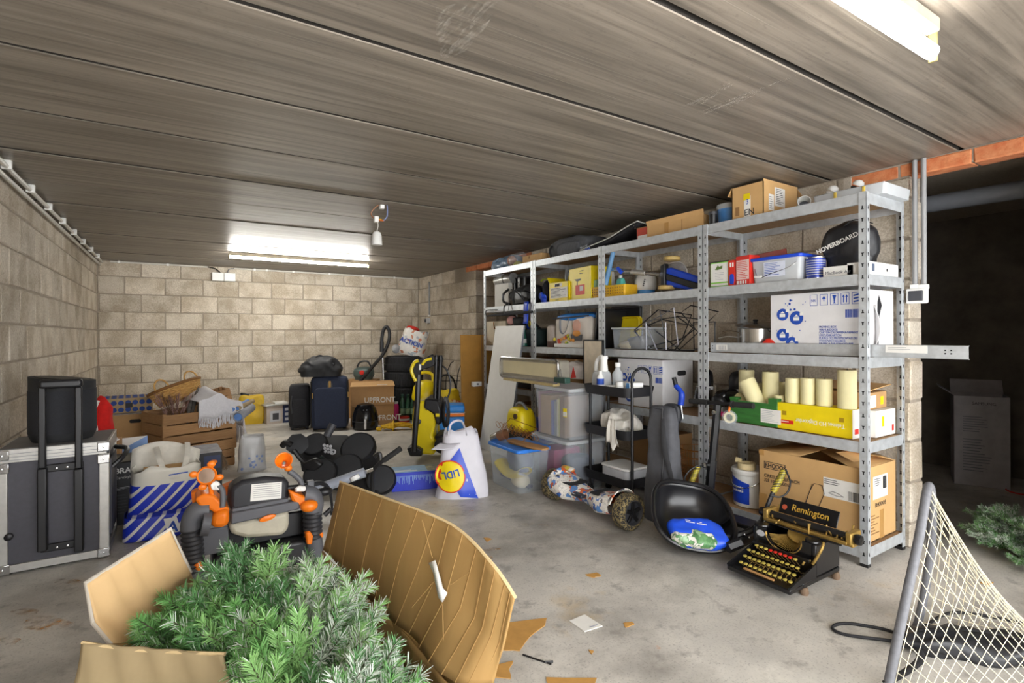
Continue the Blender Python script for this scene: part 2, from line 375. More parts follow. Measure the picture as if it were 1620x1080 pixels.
bmesh.ops.bevel(sm, geom=[e for e in sm.edges if all(v.co.z < 0 for v in e.verts) and abs(e.verts[0].co.y - e.verts[1].co.y) < .01], offset=.003, segments=1, affect='EDGES')
slab = bpy.data.meshes.new('slab'); sm.to_mesh(slab); sm.free(); slab.materials.append(SLB); slab.materials.append(mat('joint_shade_dirt', '#2f2b27', .95, var=.3, scale=20))  # slab sides darkened in colour for the shade and dirt inside the joints
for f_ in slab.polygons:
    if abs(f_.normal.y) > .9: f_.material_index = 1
n0 = math.floor((Y0 - JY) / SW)
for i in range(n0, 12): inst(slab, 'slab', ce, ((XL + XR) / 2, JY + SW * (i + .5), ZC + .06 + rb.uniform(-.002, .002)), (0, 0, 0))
MB().box(XL - .16, XR + .14, Y0, YB + .16, ZC + .07, ZC + .2).build('joint_fill', mat('joint_dark', '#37332e', .95, var=.2), ce)
PLASTER = mat('plaster_smear', '#c9c5bd', .8, var=.08, scale=30, stretch=(1, 6, 1))
SMEAR = mat('thin_smear', '#c6c1b8', .8, var=.1, scale=40)
_n = SMEAR.node_tree; _z = _n.nodes.new('ShaderNodeTexNoise'); _z.inputs['Scale'].default_value = 9; _z.inputs['Detail'].default_value = 7; _z.inputs['Roughness'].default_value = .75
_q = _n.nodes.new('ShaderNodeMapping'); _q.inputs['Scale'].default_value = (6, 1.2, 1); _q.inputs['Rotation'].default_value = (0, 0, .5); _n.links.new([k for k in _n.nodes if k.type == 'TEX_COORD'][0].outputs['Object'], _q.inputs[0]); _n.links.new(_q.outputs[0], _z.inputs[0])
_r = _n.nodes.new('ShaderNodeMapRange'); _r.inputs[1].default_value = .47; _r.inputs[2].default_value = .8; _r.inputs[4].default_value = .6; _n.links.new(_z.outputs['Fac'], _r.inputs[0]); _n.links.new(_r.outputs[0], _n.nodes['Principled BSDF'].inputs['Alpha'])
def smear(name, pts):
    m = MB(); n = len(pts); q = [Vector((p[0], p[1], ZC - .0035)) for p in pts]; m.poly(q); m.build(name, SMEAR, ce)
for pp in ([(690, 10), (740, 0), (790, 0), (770, 40), (735, 80), (700, 95), (690, 60)], [(1100, 178), (1180, 145), (1270, 113), (1200, 146), (1130, 180)], [(1080, 165), (1150, 130), (1165, 128), (1110, 165)]):
    smear('plaster_smear', [atz(a, b, ZC) for a, b in pp])
# dark side room beyond the opening
sr = struct('wall_side_room')
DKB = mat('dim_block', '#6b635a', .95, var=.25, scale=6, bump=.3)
MB().box(XR + .01, XR + .14, -1.3, .55, 0, ZC).build('added_jamb', MORTAR, sr)  # unseen wall added to narrow the opening and keep the side room dark
blockwall(sr, None, XR + .025, 'y', -1, -1.3, .55, .3, .8, skip=lambda s0, s1, lo, hi: hi > 1.9)
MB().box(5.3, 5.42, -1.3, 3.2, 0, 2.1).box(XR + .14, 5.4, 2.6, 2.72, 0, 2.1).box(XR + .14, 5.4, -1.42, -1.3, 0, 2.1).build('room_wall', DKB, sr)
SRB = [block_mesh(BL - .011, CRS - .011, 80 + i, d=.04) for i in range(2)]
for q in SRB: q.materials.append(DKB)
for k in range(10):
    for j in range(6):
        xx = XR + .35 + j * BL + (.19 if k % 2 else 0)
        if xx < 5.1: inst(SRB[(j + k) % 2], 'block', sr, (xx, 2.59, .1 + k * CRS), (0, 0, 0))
MB().box(XR + .14, 5.42, -1.42, 2.72, ZC + .05, ZC + .2).build('room_ceiling', MORTAR, sr)
# ---------------------------------------------------------------- lamps, conduits, switches
GLOW = mat('tube_glow_far', '#fffdf6', .3, emit=TUBE_FAR); GLOWN = mat('tube_glow_near', '#fffdf8', .3, emit=TUBE_NEAR)
def tubelamp(label, a, b, r, glow):
    a, b = Vector(a), Vector(b); t = thing('tube_lamp', label, 'lamp', (a + b) / 2, math.atan2(b.y - a.y, b.x - a.x)); L = (b - a).length
    top = ZC - a.z
    MB().prism([(-L / 2, top - .001), (L / 2, top - .001), (L / 2, top - .04), (-L / 2, top - .04)], -.018, .018).build('housing', mat('lamp_housing', '#a8a08c', .5), t, bev=.006)
    MB().cyl((-L / 2 + .01, 0, 0), (L / 2 - .01, 0, 0), r, n=16).build('tube', glow, t)
    for s in (-1, 1): MB().box(s * (L / 2) - .004, s * (L / 2) + .004, -.011, .011, -.026, top - .03).build('end_holder', mat('yellowed_plastic', '#8f8458', .5), t, bev=.003)
    return t
pa = atz(362, 406, 1.905); pb = atz(583, 421, 1.905)
tubelamp('slim lit fluorescent tube on the ceiling close to the far block wall', pa, pb, .013, GLOW)
pb = atz(1476, 84, 1.868); tubelamp('large lit fluorescent tube on the ceiling in front of the shelving', (pb.x - 1.25, pb.y + .02, 1.868), (pb.x, pb.y, 1.868), .019, GLOWN)
PVC = mat('pvc_conduit', '#c9c6be', .45, var=.05); PVCG = mat('grey_conduit', '#8c8c8c', .45, var=.06)
t = thing('conduit_pipe', 'light grey cable conduit along the top of the left block wall', 'pipe', (XL + .03, 0, ZC - .03))
MB().tube(smoothpath([(0.02, -1.2, 0), (.02, 1.5, .004), (.025, 3, -.004), (.02, 5, .004), (.02, 7.48, 0)], 5), .012, 8).build('pipe', PVC, t)
MB().tube([(.0, -1.2, -.03), (0, 4, -.03), (0, 7.48, -.03)], .011, 8).build('pipe', PVC, t)
for i in range(13): MB().box(.005, .045, -.012, .012, -.016, .03).build('clip', WHITE, t, bev=.003, loc=(0, 1.0 + i * .5, 0))
t = thing('conduit_pipe', 'thin white conduit running along the top of the far block wall', 'pipe', (0, YB - .016, ZC - .016))
MB().tube([(XL + .12, 0, 0), (.33, 0, 0)], .011, 8).build('pipe', PVC, t)
MB().tube([(.62, 0, 0), (XR - .1, 0, 0)], .011, 8).build('pipe', PVC, t)
MB().tube(smoothpath([(.33, 0, 0), (.42, -.01, -.02), (.5, 0, -.1)], 5), .006, 6).build('cable', BLACK, t)
MB().tube(smoothpath([(.62, 0, 0), (.56, -.01, -.02), (.54, 0, -.1)], 5), .006, 6).build('cable', GREY, t)
for i in range(8): MB().box(-.012, .012, -.014, .012, -.014, .014).build('clip', WHITE, t, loc=(XL + .2 + i * .47 if i != 2 else 1.0, 0, 0))
bx = thing('junction_box', 'white double junction box under the ceiling on the far wall', 'box', aty(354, 438, YB - .03))
for s in (-1, 1): MB().cbox((s * .066, 0, 0), (.128, .05, .105)).build('lid', WHITE, bx, bev=.006)
def vconduit(label, px, ptop, pbot, sw):
    a = atx(px, ptop, XR - .014); b = atx(px, pbot, XR - .014)
    t = thing('conduit_pipe', label, 'pipe', (a.x, a.y, 0))
    MB().cyl((0, 0, b.z), (0, 0, min(a.z, ZC - .004)), .0115, n=10).build('pipe', PVCG, t)
    MB().box(-.016, .014, -.018, .018, b.z - .004, b.z + .02).build('end_sleeve', WHITE, t, bev=.003)
    return t
vconduit('grey conduit with broken upper end on the pillar, nearer the shelving', 1447, 249, 456, 0)
vconduit('grey conduit with clean cut white upper end on the pillar, nearer the dark opening', 1461, 246, 456, 0)
p = atx(1451, 468, XR - .02); sw = thing('light_switch', 'white surface switch with dark rocker on the block pillar', 'switch', p)
MB().cbox((0, 0, 0), (.035, .085, .075)).build('housing', WHITE, sw, bev=.006); MB().cbox((-.018, .0, 0), (.012, .06, .05)).build('rocker', DGREY, sw, bev=.003)
vconduit('thin grey conduit near the far right corner of the block walls', 679, 446, 500, 0)
p = atx(677, 507, XR - .02); sw = thing('wall_socket', 'small grey outlet box below the thin conduit at the far corner', 'socket', p)
MB().cbox((0, 0, 0), (.045, .07, .075)).build('housing', LGREY, sw, bev=.006); MB().cbox((-.02, .035, 0), (.03, .04, .05)).build('plug', DGREY, sw, bev=.005)
# bare lamp holder hanging from its wires
p = atz(604, 324, ZC); lh = thing('lamp_holder', 'white bare lamp socket dangling from coloured wires on the ceiling', 'lamp socket', (p.x, p.y, ZC))
W1 = mat('wire_brown', '#9a6a4a', .5); W2 = mat('wire_blue', '#7a88b5', .5); W3 = mat('wire_yellow', '#c8a832', .5)
def cw(px, py, dz=0): q = atd(px, py, p.dot(_fw)); return (q.x - p.x, q.y - p.y, q.z - ZC)
MB().tube(smoothpath([cw(605, 321), cw(594, 328), cw(587, 338), cw(594, 348)], 5), .004, 6).build('wire', W1, lh)
MB().tube(smoothpath([cw(612, 322), cw(613, 332), cw(612, 343), cw(606, 349)], 5), .004, 6).build('wire', W2, lh)
MB().tube([cw(594, 347), cw(607, 349)], .006, 6).build('wire', mat('wire_orange', '#c86a2a', .5), lh)
MB().tube([cw(594, 346), cw(604, 347)], .004, 6).build('wire', W3, lh)
MB().tube(smoothpath([cw(597, 351), cw(598, 357), cw(596, 366)], 5), .003, 6).build('wire', PVC, lh)
for a, b in ((604, 323), (595, 347)): c = cw(a, b); MB().cbox((c[0], c[1], c[2] - (.0 if b > 330 else .012)), (.03, .03, .04)).build('connector', WHITE, lh, bev=.004)
c = cw(596, 366); MB().lathe([(.012, 0), (.024, -.006), (.032, -.03), (.036, -.09), (.03, -.092)][::-1], 20, c).build('socket', WHITE, lh)
# ---------------------------------------------------------------- shelving
XF, SW1, SD, YN = 2.701, .902, .40, 1.156
LV = [1.752, 1.372, .98, .582, .09]
CHIP = mat('chipboard', '#9c7c58', .85, var=.16, scale=60)
HOLE = mat('slot_dark', '#15161a', .9)
def make_unit():
    t = thing('shelving_unit', 'x', 'shelf'); W = SW1 - .004; h = W / 2; fw = .034; th = .003
    for sx in (-1, 1):
        for fy in (0, 1):
            m = MB(); x0 = sx * h; x1 = sx * (h - fw); ya = 0 if fy == 0 else SD - th; yb = ya + th
            m.box(min(x0, x1), max(x0, x1), ya, yb, .006, LV[0] + .003)
            y0, y1 = (0, .03) if fy == 0 else (SD - .03, SD)
            xs = sx * h; m.box(min(xs, xs - sx * th), max(xs, xs - sx * th), y0, y1, .006, LV[0] + .003)
            post = m.build('post', GALV, t, smooth=False)
            q = MB(); yy = -.0006 if fy == 0 else ya - .0006; xc = sx * (h - fw / 2); z = .06; i = 0
            while z < LV[0] - .03:
                s_ = -1 if i % 3 == 0 else 1
                q.prism([(xc - .007, z + s_ * .008), (xc + .007, z + s_ * .008), (xc + .003, z + s_ * .002), (xc + .0028, z - s_ * .009), (xc - .0028, z - s_ * .009), (xc - .003, z + s_ * .002)], yy, yy + .0005)
                if True:
                    xo = sx * (h + .0006); yc = (y0 + y1) / 2
                    q.raw([(xo, yc - .005, z + s_ * .008), (xo, yc + .005, z + s_ * .008), (xo, yc + .002, z - s_ * .009), (xo, yc - .002, z - s_ * .009)], [(0, 1, 2, 3)])
                z += .05 if i % 3 == 1 else .056; i += 1
            s = q.build('slots', HOLE, post, smooth=False); s['kind'] = 'stuff'
            MB().box(min(x0, x1) - .001, max(x0, x1) + .001, y0 - .001, y1 + .001, 0, .016).build('foot', BLACK, t, bev=.002)
    for z in LV:
        MB().box(-h + .004, h - .004, .004, SD - .004, z - .012, z - .004).build('shelf_board', CHIP, t, smooth=False)
        for y in (.0035, SD - .0055): MB().box(-h + .003, h - .003, y, y + .002, z - .052, z).build('beam', GALV, t, bev=.0007)
        MB().box(-h + .004, h - .004, .005, .02, z - .053, z - .0515).build('beam_lip', GALV, t, smooth=False)
        for sx in (-1, 1): MB().box(min(sx * (h - .0035), sx * (h - .0055)), max(sx * (h - .0035), sx * (h - .0055)), .004, SD - .004, z - .052, z).build('end_beam', GALV, t, smooth=False)
    return t
u0 = make_unit(); UL = ['galvanised shelving unit beside the pillar, holding candles and a moving box', 'galvanised shelving unit holding a blue scooter and black wire frames',
                        'galvanised shelving unit holding a yellow carton and a food photo bag', 'galvanised shelving unit at the far end, holding a black backpack']
for i in range(4):
    u = u0 if i == 0 else copytree(u0)
    u.location = (XF, YN + SW1 * (i + .5), 0); u.rotation_euler = (0, 0, -PI / 2); u['label'] = UL[i]; u['group'] = 'galvanised shelving units along the right wall'
RS = -PI / 2
def sp(px0, px1, X):
    a, b = atx(px0, CY, X).y, atx(px1, CY, X).y; return (a + b) / 2, abs(a - b)
def sth(name, label, cat, px0, px1, X, z, drz=0, group=None):
    y, w_ = sp(px0, px1, X); return thing(name, label, cat, (X, y, z), RS + drz, group), w_
def hz(px, py0, py1, X): return atx(px, py0, X).z - atx(px, py1, X).z
def carton(t, w_, d, h, mt=None, tape=True, flaps=None, name='body', bev=.003, tapemat=None):
    mt = mt or CARD
    if flaps is None:
        b = MB().box(-w_ / 2, w_ / 2, 0, d, 0, h).build(name, mt, t, bev=bev)
        if tape: MB().box(-.02, .02, -.0006, d + .0006, h - .05, h + .0008).build('tape', tapemat or TAPE, t, smooth=False)
    else:
        m = MB(); e = .004; m.box(-w_ / 2, w_ / 2, 0, d, 0, e).box(-w_ / 2, w_ / 2, 0, e, 0, h).box(-w_ / 2, w_ / 2, d - e, d, 0, h).box(-w_ / 2, -w_ / 2 + e, 0, d, 0, h).box(w_ / 2 - e, w_ / 2, 0, d, 0, h)
        b = m.build(name, mt, t, smooth=False)
        for side, ang, ln in flaps:
            m = MB(); e = .0035
            if side == 'f': m.tf((0, 0, h), (-ang, 0, 0)).box(-w_ / 2, w_ / 2, -ln, 0, 0, e)
            if side == 'b': m.tf((0, d, h), (ang, 0, 0)).box(-w_ / 2, w_ / 2, 0, ln, 0, e)
            if side == 'l': m.tf((-w_ / 2, 0, h), (0, ang, 0)).box(-ln, 0, 0, d, 0, e)
            if side == 'r': m.tf((w_ / 2, 0, h), (0, -ang, 0)).box(0, ln, 0, d, 0, e)
            m.build('flap', mt, t, smooth=False)
    return b
def plate(t, x0, x1, z0, z1, mt, name='label', y=-.0012, par=None, side=None):
    # a thin printed label on the front (y) or on the right side (x = side)
    m = MB()
    if side is None: m.box(x0, x1, y, y + .001, z0, z1)
    else: m.box(side, side + .0012, x0, x1, z0, z1)
    return m.build(name, mt, par or t, smooth=False)
def lines(t, x0, x1, z0, z1, n, mt, seed=0, y=-.0022, th=.3, name='print', side=None, vertical=False):
    m = MB(); r_ = random.Random(seed); st = ((z1 - z0) if not vertical else (x1 - x0)) / n
    for i in range(n):
        if vertical:
            a = x0 + st * i; b = a + st * r_.uniform(.25, .75)
            if side is None: m.box(a, b, y, y + .0008, z0, z1)
            else: m.box(side + .001, side + .002, a, b, z0, z1)
        else:
            z = z1 - st * (i + .6); e = x0 + (x1 - x0) * r_.uniform(.55, 1)
            if side is None: m.box(x0, e, y, y + .0008, z, z + st * th)
            else: m.box(side + .001, side + .002, x0, e, z, z + st * th)
    o = m.build(name, mt, t, smooth=False); return o
# ---- top of the shelving
Z1 = LV[0]
y, w_ = sp(1157, 1207, 2.72); t = thing('cardboard_box', 'tall cardboard box with stickers on top of the shelving near the pillar', 'box', (2.73, y, Z1), RS)
carton(t, w_, .34, .185, CARDL, False, [('l', -1.0, .05), ('b', -.5, .1), ('r', 1.35, .012)])
MB().tf((0, 0, .185), (0, .05, 0)).box(-w_ / 2, w_ / 2 - .01, .03, .33, 0, .003).build('flap', CARDL, t)
plate(t, -.02, .02, .0, .12, PAPER, 'tape_label'); plate(t, -.022, .018, .1, .135, YEL, 'sticker', -.0024); text('EN', .05, t, (-.018, -.0025, .012), FRONT, INK); text('3', .04, t, (-.008, -.0025, .075), FRONT, BLUEINK)
plate(t, .11, .21, .06, .165, PAPER, side=w_ / 2); plate(t, .05, .1, .03, .12, PAPER, side=w_ / 2); lines(t, .12, .2, .07, .16, 9, INK, 3, side=w_ / 2); lines(t, .055, .095, .035, .11, 6, GREY, 4, side=w_ / 2)
plate(t, -.075, -.05, .02, .07, CARDD, 'stamp')
y, w_ = sp(1127, 1157, 2.78); t = thing('bucket', 'small blue bucket with milky lid on top of the shelving', 'bucket', (2.86, y, Z1), RS)
MB().lathe([(.06, 0), (.062, .003), (.07, .105)], 28).build('body', mat('sky_blue', '#4a86c8', .4), t); MB().lathe([(.073, .1), (.075, .112), (.072, .13), (.05, .135), (0, .135)], 28).build('lid', FROST, t)
y, w_ = sp(1119, 1132, 2.74); t = thing('black_can', 'black cylindrical tin standing beside the small blue bucket', 'can', (2.76, y, Z1), RS)
MB().lathe([(.024, 0), (.025, .002), (.025, .078), (.023, .08), (0, .08)], 20).build('body', BLACK, t); MB().lathe([(.026, .066), (.0265, .07), (.0265, .083), (.02, .085), (0, .085)], 20).build('lid', DGREY, t)
y, w_ = sp(1024, 1112, 2.75); t = thing('cardboard_box', 'long low open cardboard box on top of the shelving beside the black can', 'box', (2.76, y, Z1), RS + .03)
carton(t, w_, .26, .085, CARDL, False, [('f', 1.15, .035), ('b', .6, .06)]); plate(t, -.08, -.045, 0, .085, TAPE, 'tape')
MB().box(.06, .063, -.001, .0, 0, .085).build('fold', CARDD, t)
y, w_ = sp(1008, 1027, 2.76); t = thing('red_box', 'red printed box with white label on top of the shelving', 'box', (2.76, y, Z1), RS)
carton(t, w_, .14, .09, mat('brick_red', '#b2402c', .5), False); plate(t, -w_ / 2 + .01, w_ / 2 - .01, .0, .035, PAPER); plate(t, -w_ / 2, w_ / 2, .085, .091, CARDD, 'lid_edge')
y, w_ = sp(915, 1006, 2.75); t = thing('flat_bag', 'flat black bag with white piping on top of the shelving', 'bag', (2.76, y, Z1), RS)
w2 = w_ / 2
MB().grid(lambda u, v: (-w2 + w_ * u, .02 + .26 * v, .01 + .125 * (u ** 1.3) * (1 - .25 * v) + .006 * math.sin(9 * u + 4 * v)), 18, 8).build('flap_top', mat('black_fabric', '#26262a', .9, var=.2, scale=50, bump=.2), t, thick=.02)
MB().tube([(-w2 + w_ * u, .008, .022 + .122 * u ** 1.3 + .004 * math.sin(9 * u)) for u in [i / 16 for i in range(17)]] + [(w2 + .005, .12, .13), (w2 + .005, .27, .11)], .004, 6).build('piping', PAPER, t)
MB().box(-w2 + .02, w2, .01, .27, 0, .012).build('base_panel', MATS['black_fabric'], t, bev=.004)
for k in range(3): MB().cyl((w2 - .035 + .01 * k, .004, .135 - .02 * k), (w2 - .035 + .01 * k, .0, .135 - .02 * k), .004, n=8).build('stud', CHROME, t)
y, w_ = sp(860, 922, 2.76); t = thing('backpack', 'grey backpack lying on top of the shelving', 'backpack', (2.78, y, Z1), RS)
GBP = mat('grey_nylon', '#55565a', .85, var=.15, scale=30, bump=.15)
MB().soft(w_, .3, .17, 5, .012, 9, 3, 14, (0, .16, 0)).build('body', GBP, t); MB().soft(w_ * .55, .05, .11, 4, .006, 12, 4, 8, (.05, .012, .01)).build('front_pocket', GBP, t)
MB().tube(smoothpath([(-w2 * .6, .02, .12), (-.19, -.005, .08), (-.18, 0, .02)], 6), .009, 6).build('strap', MBLACK, t); MB().tube(smoothpath([(-.06, .1, .165), (-.0, .1, .19), (.06, .1, .165)], 6), .008, 6).build('handle', MBLACK, t)
t, w_ = sth('plastic_bag', 'crumpled clear plastic wrapper in front of the grey backpack', 'plastic bag', 908, 938, 2.72, Z1); MB().soft(.12, .05, .05, 3, .02, 20, 8, 10, (0, .025, 0)).build('wrap', CLEAR, t); MB().soft(.06, .02, .02, 3, .005, 20, 8, 6, (.03, .02, .003)).build('blue_insert', BLU, t)
t, w_ = sth('cardboard_box', 'very small cardboard box on top of the shelving beside the grey backpack', 'box', 827, 857, 2.76, Z1); carton(t, w_, .13, .075, CARDL, False); plate(t, -.05, -.03, .045, .065, CARDD, 'stamp')
MB().box(-w_ / 2 - .001, w_ / 2 + .001, .06, .07, .0, .076).build('tape', TAPE, t)
t, w_ = sth('plastic_bundle', 'bundle in shiny blue plastic at the far end of the shelving top', 'bundle', 766, 812, 2.82, Z1)
MB().soft(w_ * 1.05, .26, .175, 2.4, .022, 13, 2, 16, (0, .13, 0), top=.75).build('wrap', mat('blue_film', '#5d7896', .25, col2='#8ea6bf', scale=18), t)
t, w_ = sth('glass_jar', 'clear glass jar lying on its side with yellow filling on top of the shelving', 'jar', 790, 828, 2.73, Z1)
m = MB().tf((0, .075, .07), (0, PI / 2, 0)).openlathe([(.05, -.09), (.045, -.085), (.045, -.065), (.066, -.05), (.068, .085), (.055, .095), (0.0, .095)], 24); m.build('glass', CLEAR, t)
MB().tf((-.095, .075, .07), (0, PI / 2, 0)).lathe([(.052, -.008), (.055, 0), (.05, .012), (0, .012)], 20).build('lid', mat('rosy_lid', '#b98c7a', .3), t); MB().soft(.12, .09, .04, 2.5, .01, 20, 5, 8, (.02, .075, .006)).build('filling', mat('lemon', '#b9b23a', .6), t)
t, w_ = sth('paper_cup', 'white cup lying beside the tall cardboard box on the shelving top', 'cup', 1254, 1276, 2.8, Z1)
MB().tf((0, .05, .034), (1.3, 0, .5)).lathe([(.026, -.04), (.033, .04), (.03, .04), (.024, -.036), (0, -.036)], 20).build('cup', WHITE, t); MB().tf((0, .05, .034), (1.3, 0, .5)).lathe([(.0295, -.01), (.031, .02), (.0302, .02), (.0287, -.01)], 20).build('sleeve', GREY, t)
t, w_ = sth('organiser_tray', 'clear plastic organiser box with yellow catches on the near shelving top', 'tray', 1288, 1400, 2.8, Z1)
m = MB(); shell(m, w_, .27, w_ + .01, .28, .05, .015); m.tf((0, 0, 0)); o = m.build('tray', FROST, t, loc=(0, .14, 0)); MB().box(-w_ / 2, w_ / 2, .0, .28, .05, .056).build('lid', FROST, t, bev=.003)
for x in (-.06, .07): MB().box(x, x + .012, -.008, .0, .01, .05).build('catch', mat('pale_yellow', '#d8b84a', .5), t, bev=.002)
for x in (-.11, .0, .11): MB().box(x, x + .002, .01, .27, .003, .05).build('divider', FROST, t)
for x, l, mm in ((-.12, 'white round knob resting on the organiser box', WHITE), (.0, 'white domed spotlight with dark body resting on the organiser box', BLACK)):
    p = t.location; k = thing('spotlight', l, 'spotlight', (p.x + .1, p.y - x, Z1 + .056), RS)
    MB().tf((0, 0, .018), (0, .5, 0)).lathe([(.012, -.016), (.026, -.012), (.03, .004), (.02, .008), (0, .008)], 18).build('body', mm, k); MB().tf((.004, 0, .03), (0, .5, 0)).lathe([(.026, 0), (.027, .008), (.02, .022), (.008, .028), (0, .029)], 18).build('dome', WHITE, k)
# ---- second level
Z2 = LV[1]
t, w_ = sth('game_box', 'white and lime green printed box standing on the shelf', 'box', 1124, 1154, 2.74, Z2)
h = .155; carton(t, w_, .05, h, mat('lime_green', '#7fc840', .5), False); plate(t, -w_ / 2 + .007, w_ / 2 - .007, .03, h - .012, PAPER, 'picture'); plate(t, -w_ / 2 + .007, w_ / 2 - .007, .008, .022, PAPER, 'picture'); plate(t, -w_ / 2, w_ / 2, h - .006, h, INK, 'stripe')
MB().tf((0, -.0025, .115), (PI / 2, 0, 0)).prismz([(-.03, -.01), (-.01, -.012), (.02, -.006), (.022, .012), (.0, .006), (-.01, .016), (-.02, .002)], 0, .0006).build('print', mat('moss', '#5d7a3a', .6), t); lines(t, -.03, .03, .04, .09, 5, LGREY, 2)
t, w_ = sth('game_case', 'small red game box with white logo square', 'box', 1153, 1163, 2.73, Z2)
carton(t, .045, .03, .15, RED, False, bev=.002); MB().box(-.012, -.003, -.001, 0, .11, .135).box(.003, .012, -.001, 0, .11, .135).build('logo', PAPER, t); MB().soft(.03, .002, .06, 3, .001, 5, 1, 4, (0, -.001, .01)).build('print', BLU, t)
t, w_ = sth('game_box', 'red cardboard box with pale text panel between game box and tub', 'box', 1163, 1188, 2.72, Z2, -.15)
carton(t, w_, .08, .165, RED, False); plate(t, -w_ / 2 + .006, w_ / 2 - .006, .03, .14, mat('pale_pink', '#e6c9c4', .7), 'panel'); lines(t, -w_ / 2 + .012, w_ / 2 - .012, .035, .135, 10, RED, 5); lines(t, -w_ / 2 + .01, w_ / 2 - .01, .005, .024, 4, PAPER, 6, vertical=True, y=-.002)
t, w_ = sth('plastic_folder', 'translucent red folder standing behind the blue lidded tub', 'folder', 1185, 1250, 2.95, Z2)
MB().tf((0, 0, 0), (.1, -.06, 0)).box(-w_ / 2, w_ / 2, 0, .012, 0, .2).build('cover', mat('red_film', '#b0524a', .3, alpha=.75), t, bev=.003); MB().tf((0, .003, 0), (.1, -.06, 0)).box(-w_ / 2 + .01, w_ / 2 - .01, 0, .006, 0.004, .195).build('sheets', PAPER, t)
t, w_ = sth('storage_tub', 'clear tub with blue lid and wire handle, half full of white powder', 'tub', 1186, 1268, 2.72, Z2, .0)
m = MB(); shell(m, w_ - .03, .21, w_ - .01, .225, .125, .02); m.build('tub', FROST, t, loc=(0, .115, 0)); MB().box(-w_ / 2 + .02, w_ / 2 - .02, .016, .212, .004, .06).build('powder', PAPER, t, bev=.01)
m = MB(); m.prismz(rrect(w_ + .005, .24, .02), .122, .14); m.build('lid', BLU, t, loc=(0, .115, 0), bev=.004); plate(t, -.06, .06, .03, .11, mat('pale_label', '#cfd4e2', .6), y=-.0005); lines(t, -.055, .05, .035, .105, 8, BLUEINK, 7, y=-.0014)
MB().tube(smoothpath([(-.13, .02, .11), (-.08, -.02, .03), (.0, -.024, .045), (.09, -.016, .07), (.13, .02, .11)], 6), .002, 6).build('handle', CHROME, t); MB().cyl((-.1, -.021, .034), (-.06, -.022, .032), .007, n=10).build('grip', WHITE, t)
t, w_ = sth('paint_tin', 'round dark blue tin with silver rims beside the blue lidded tub', 'tin', 1268, 1298, 2.74, Z2)
MB().lathe([(.046, .004), (.046, .108)], 26, (0, .05, 0)).build('body', mat('tin_blue', '#2a3f9c', .3, metal=.3), t)
for z in (0, .106): MB().lathe([(.045, z), (.048, z + .001), (.048, z + .006), (.044, z + .007), (0, z + .005)], 26, (0, .05, 0)).build('rim', CHROME, t)
m = MB()
for k in range(7): m.openlathe([(.0464, .02 + k * .012), (.0464, .024 + k * .012)], 26, (0, .05, 0))
m.build('print', LGREY, t)
y, w_ = sp(1300, 1350, 2.73); ys = atx(1365, CY, 2.73).y
t = thing('laptop_box', 'flat white laptop box under the black round bag', 'box', (2.74, y + .0, Z2), RS); h = .052
carton(t, w_ - .005, .24, h, WHITE, False, bev=.002); text('MacBook Air', .022, t, (-.06, -.0012, .014), FRONT, GREY); plate(t, .1, .12, .02, .024, INK, 'mark'); plate(t, .1, .12, .03, .033, INK, 'mark')
t = thing('white_box', 'flat white device box with dark logo at the end of the shelf', 'box', (2.74, YN + .055, Z2), RS); h = .06
MB().box(-.05, .05, .0, .3, 0, h).build('body', WHITE, t, bev=.002); MB().box(.05, .051, .02, .045, .015, .05).build('picture', mat('slate', '#5b667a', .5), t); MB().box(.05, .051, .17, .18, .02, .035).build('mark', INK, t)
y, w_ = sp(1284, 1370, 2.75); t = thing('round_bag', 'black round nylon hoverboard bag with white lettering', 'bag', (2.79, y, Z2 + .052), RS)
NYL = mat('black_nylon', '#1d1e22', .45, var=.2, scale=20, bump=.15)
MB().soft(w_ * 1.06, .2, .235, 2.5, .012, 8, 6, 18, (0, .1, 0), top=.95).build('body', NYL, t); text('HOVERBOARD', .031, t, (-.11, -.015, .075), (PI / 2, -.33, .0), WHITE, bold=.0008)
MB().tube(smoothpath([(.0, .02, .2), (.06, .01, .225), (.12, .05, .2)], 6), .006, 6, flat=.4).build('carry_loop', MBLACK, t)
# second level, second and third unit
t, w_ = sth('kick_scooter', 'blue folding kick scooter lying on the shelf with tan wheels', 'scooter', 960, 1100, 2.74, Z2)
P = lambda px, py, X=2.76: (lambda q: (-(q.y - t.location.y), q.x - t.location.x, q.z - Z2))(atx(px, py, X))
MB().cyl(P(966, 426), P(1046, 434), .016, .016).build('steering_column', CHROME, t); MB().cyl(P(1000, 430), P(1022, 432), .019).build('clamp', ALU, t)
MB().cyl(P(970, 398, 2.735), P(958, 450, 2.735), .017, .02).build('handle_grip', mat('steel_blue', '#5d88b0', .5), t); MB().cyl(P(977, 424, 2.74), P(983, 431, 2.74), .014).build('knob', BLU, t)
a, b = Vector(P(1046, 436)), Vector(P(1103, 447))
MB().prism([(a.x, a.z + .05), (a.x + .05, a.z + .052), (b.x, b.z + .035), (b.x, b.z - .06), (a.x + .04, a.z - .075), (a.x, a.z - .06)], .05, .09).build('deck', BLU, t, bev=.01)
MB().prism([(a.x + .03, a.z + .012), (b.x, b.z - .005), (b.x, b.z - .05), (a.x + .03, a.z - .03)], .035, .052).build('underside', BLACK, t, bev=.004)
MB().prism([(a.x - .02, a.z + .07), (a.x + .02, a.z + .085), (a.x + .02, a.z - .09), (a.x - .02, a.z - .08)], .03, .075).build('fork', BLACK, t, bev=.008)
TAN = mat('tan_rubber', '#b59a5c', .6)
for px, py in ((1063, 409), (1054, 455)):
    c = P(px, py, 2.79); MB().tf(c, (.0, .05, 0)).lathe([(.02, -.016), (.045, -.016), (.055, -.01), (.055, .01), (.045, .016), (.02, .016)], 24).build('wheel', TAN, t)
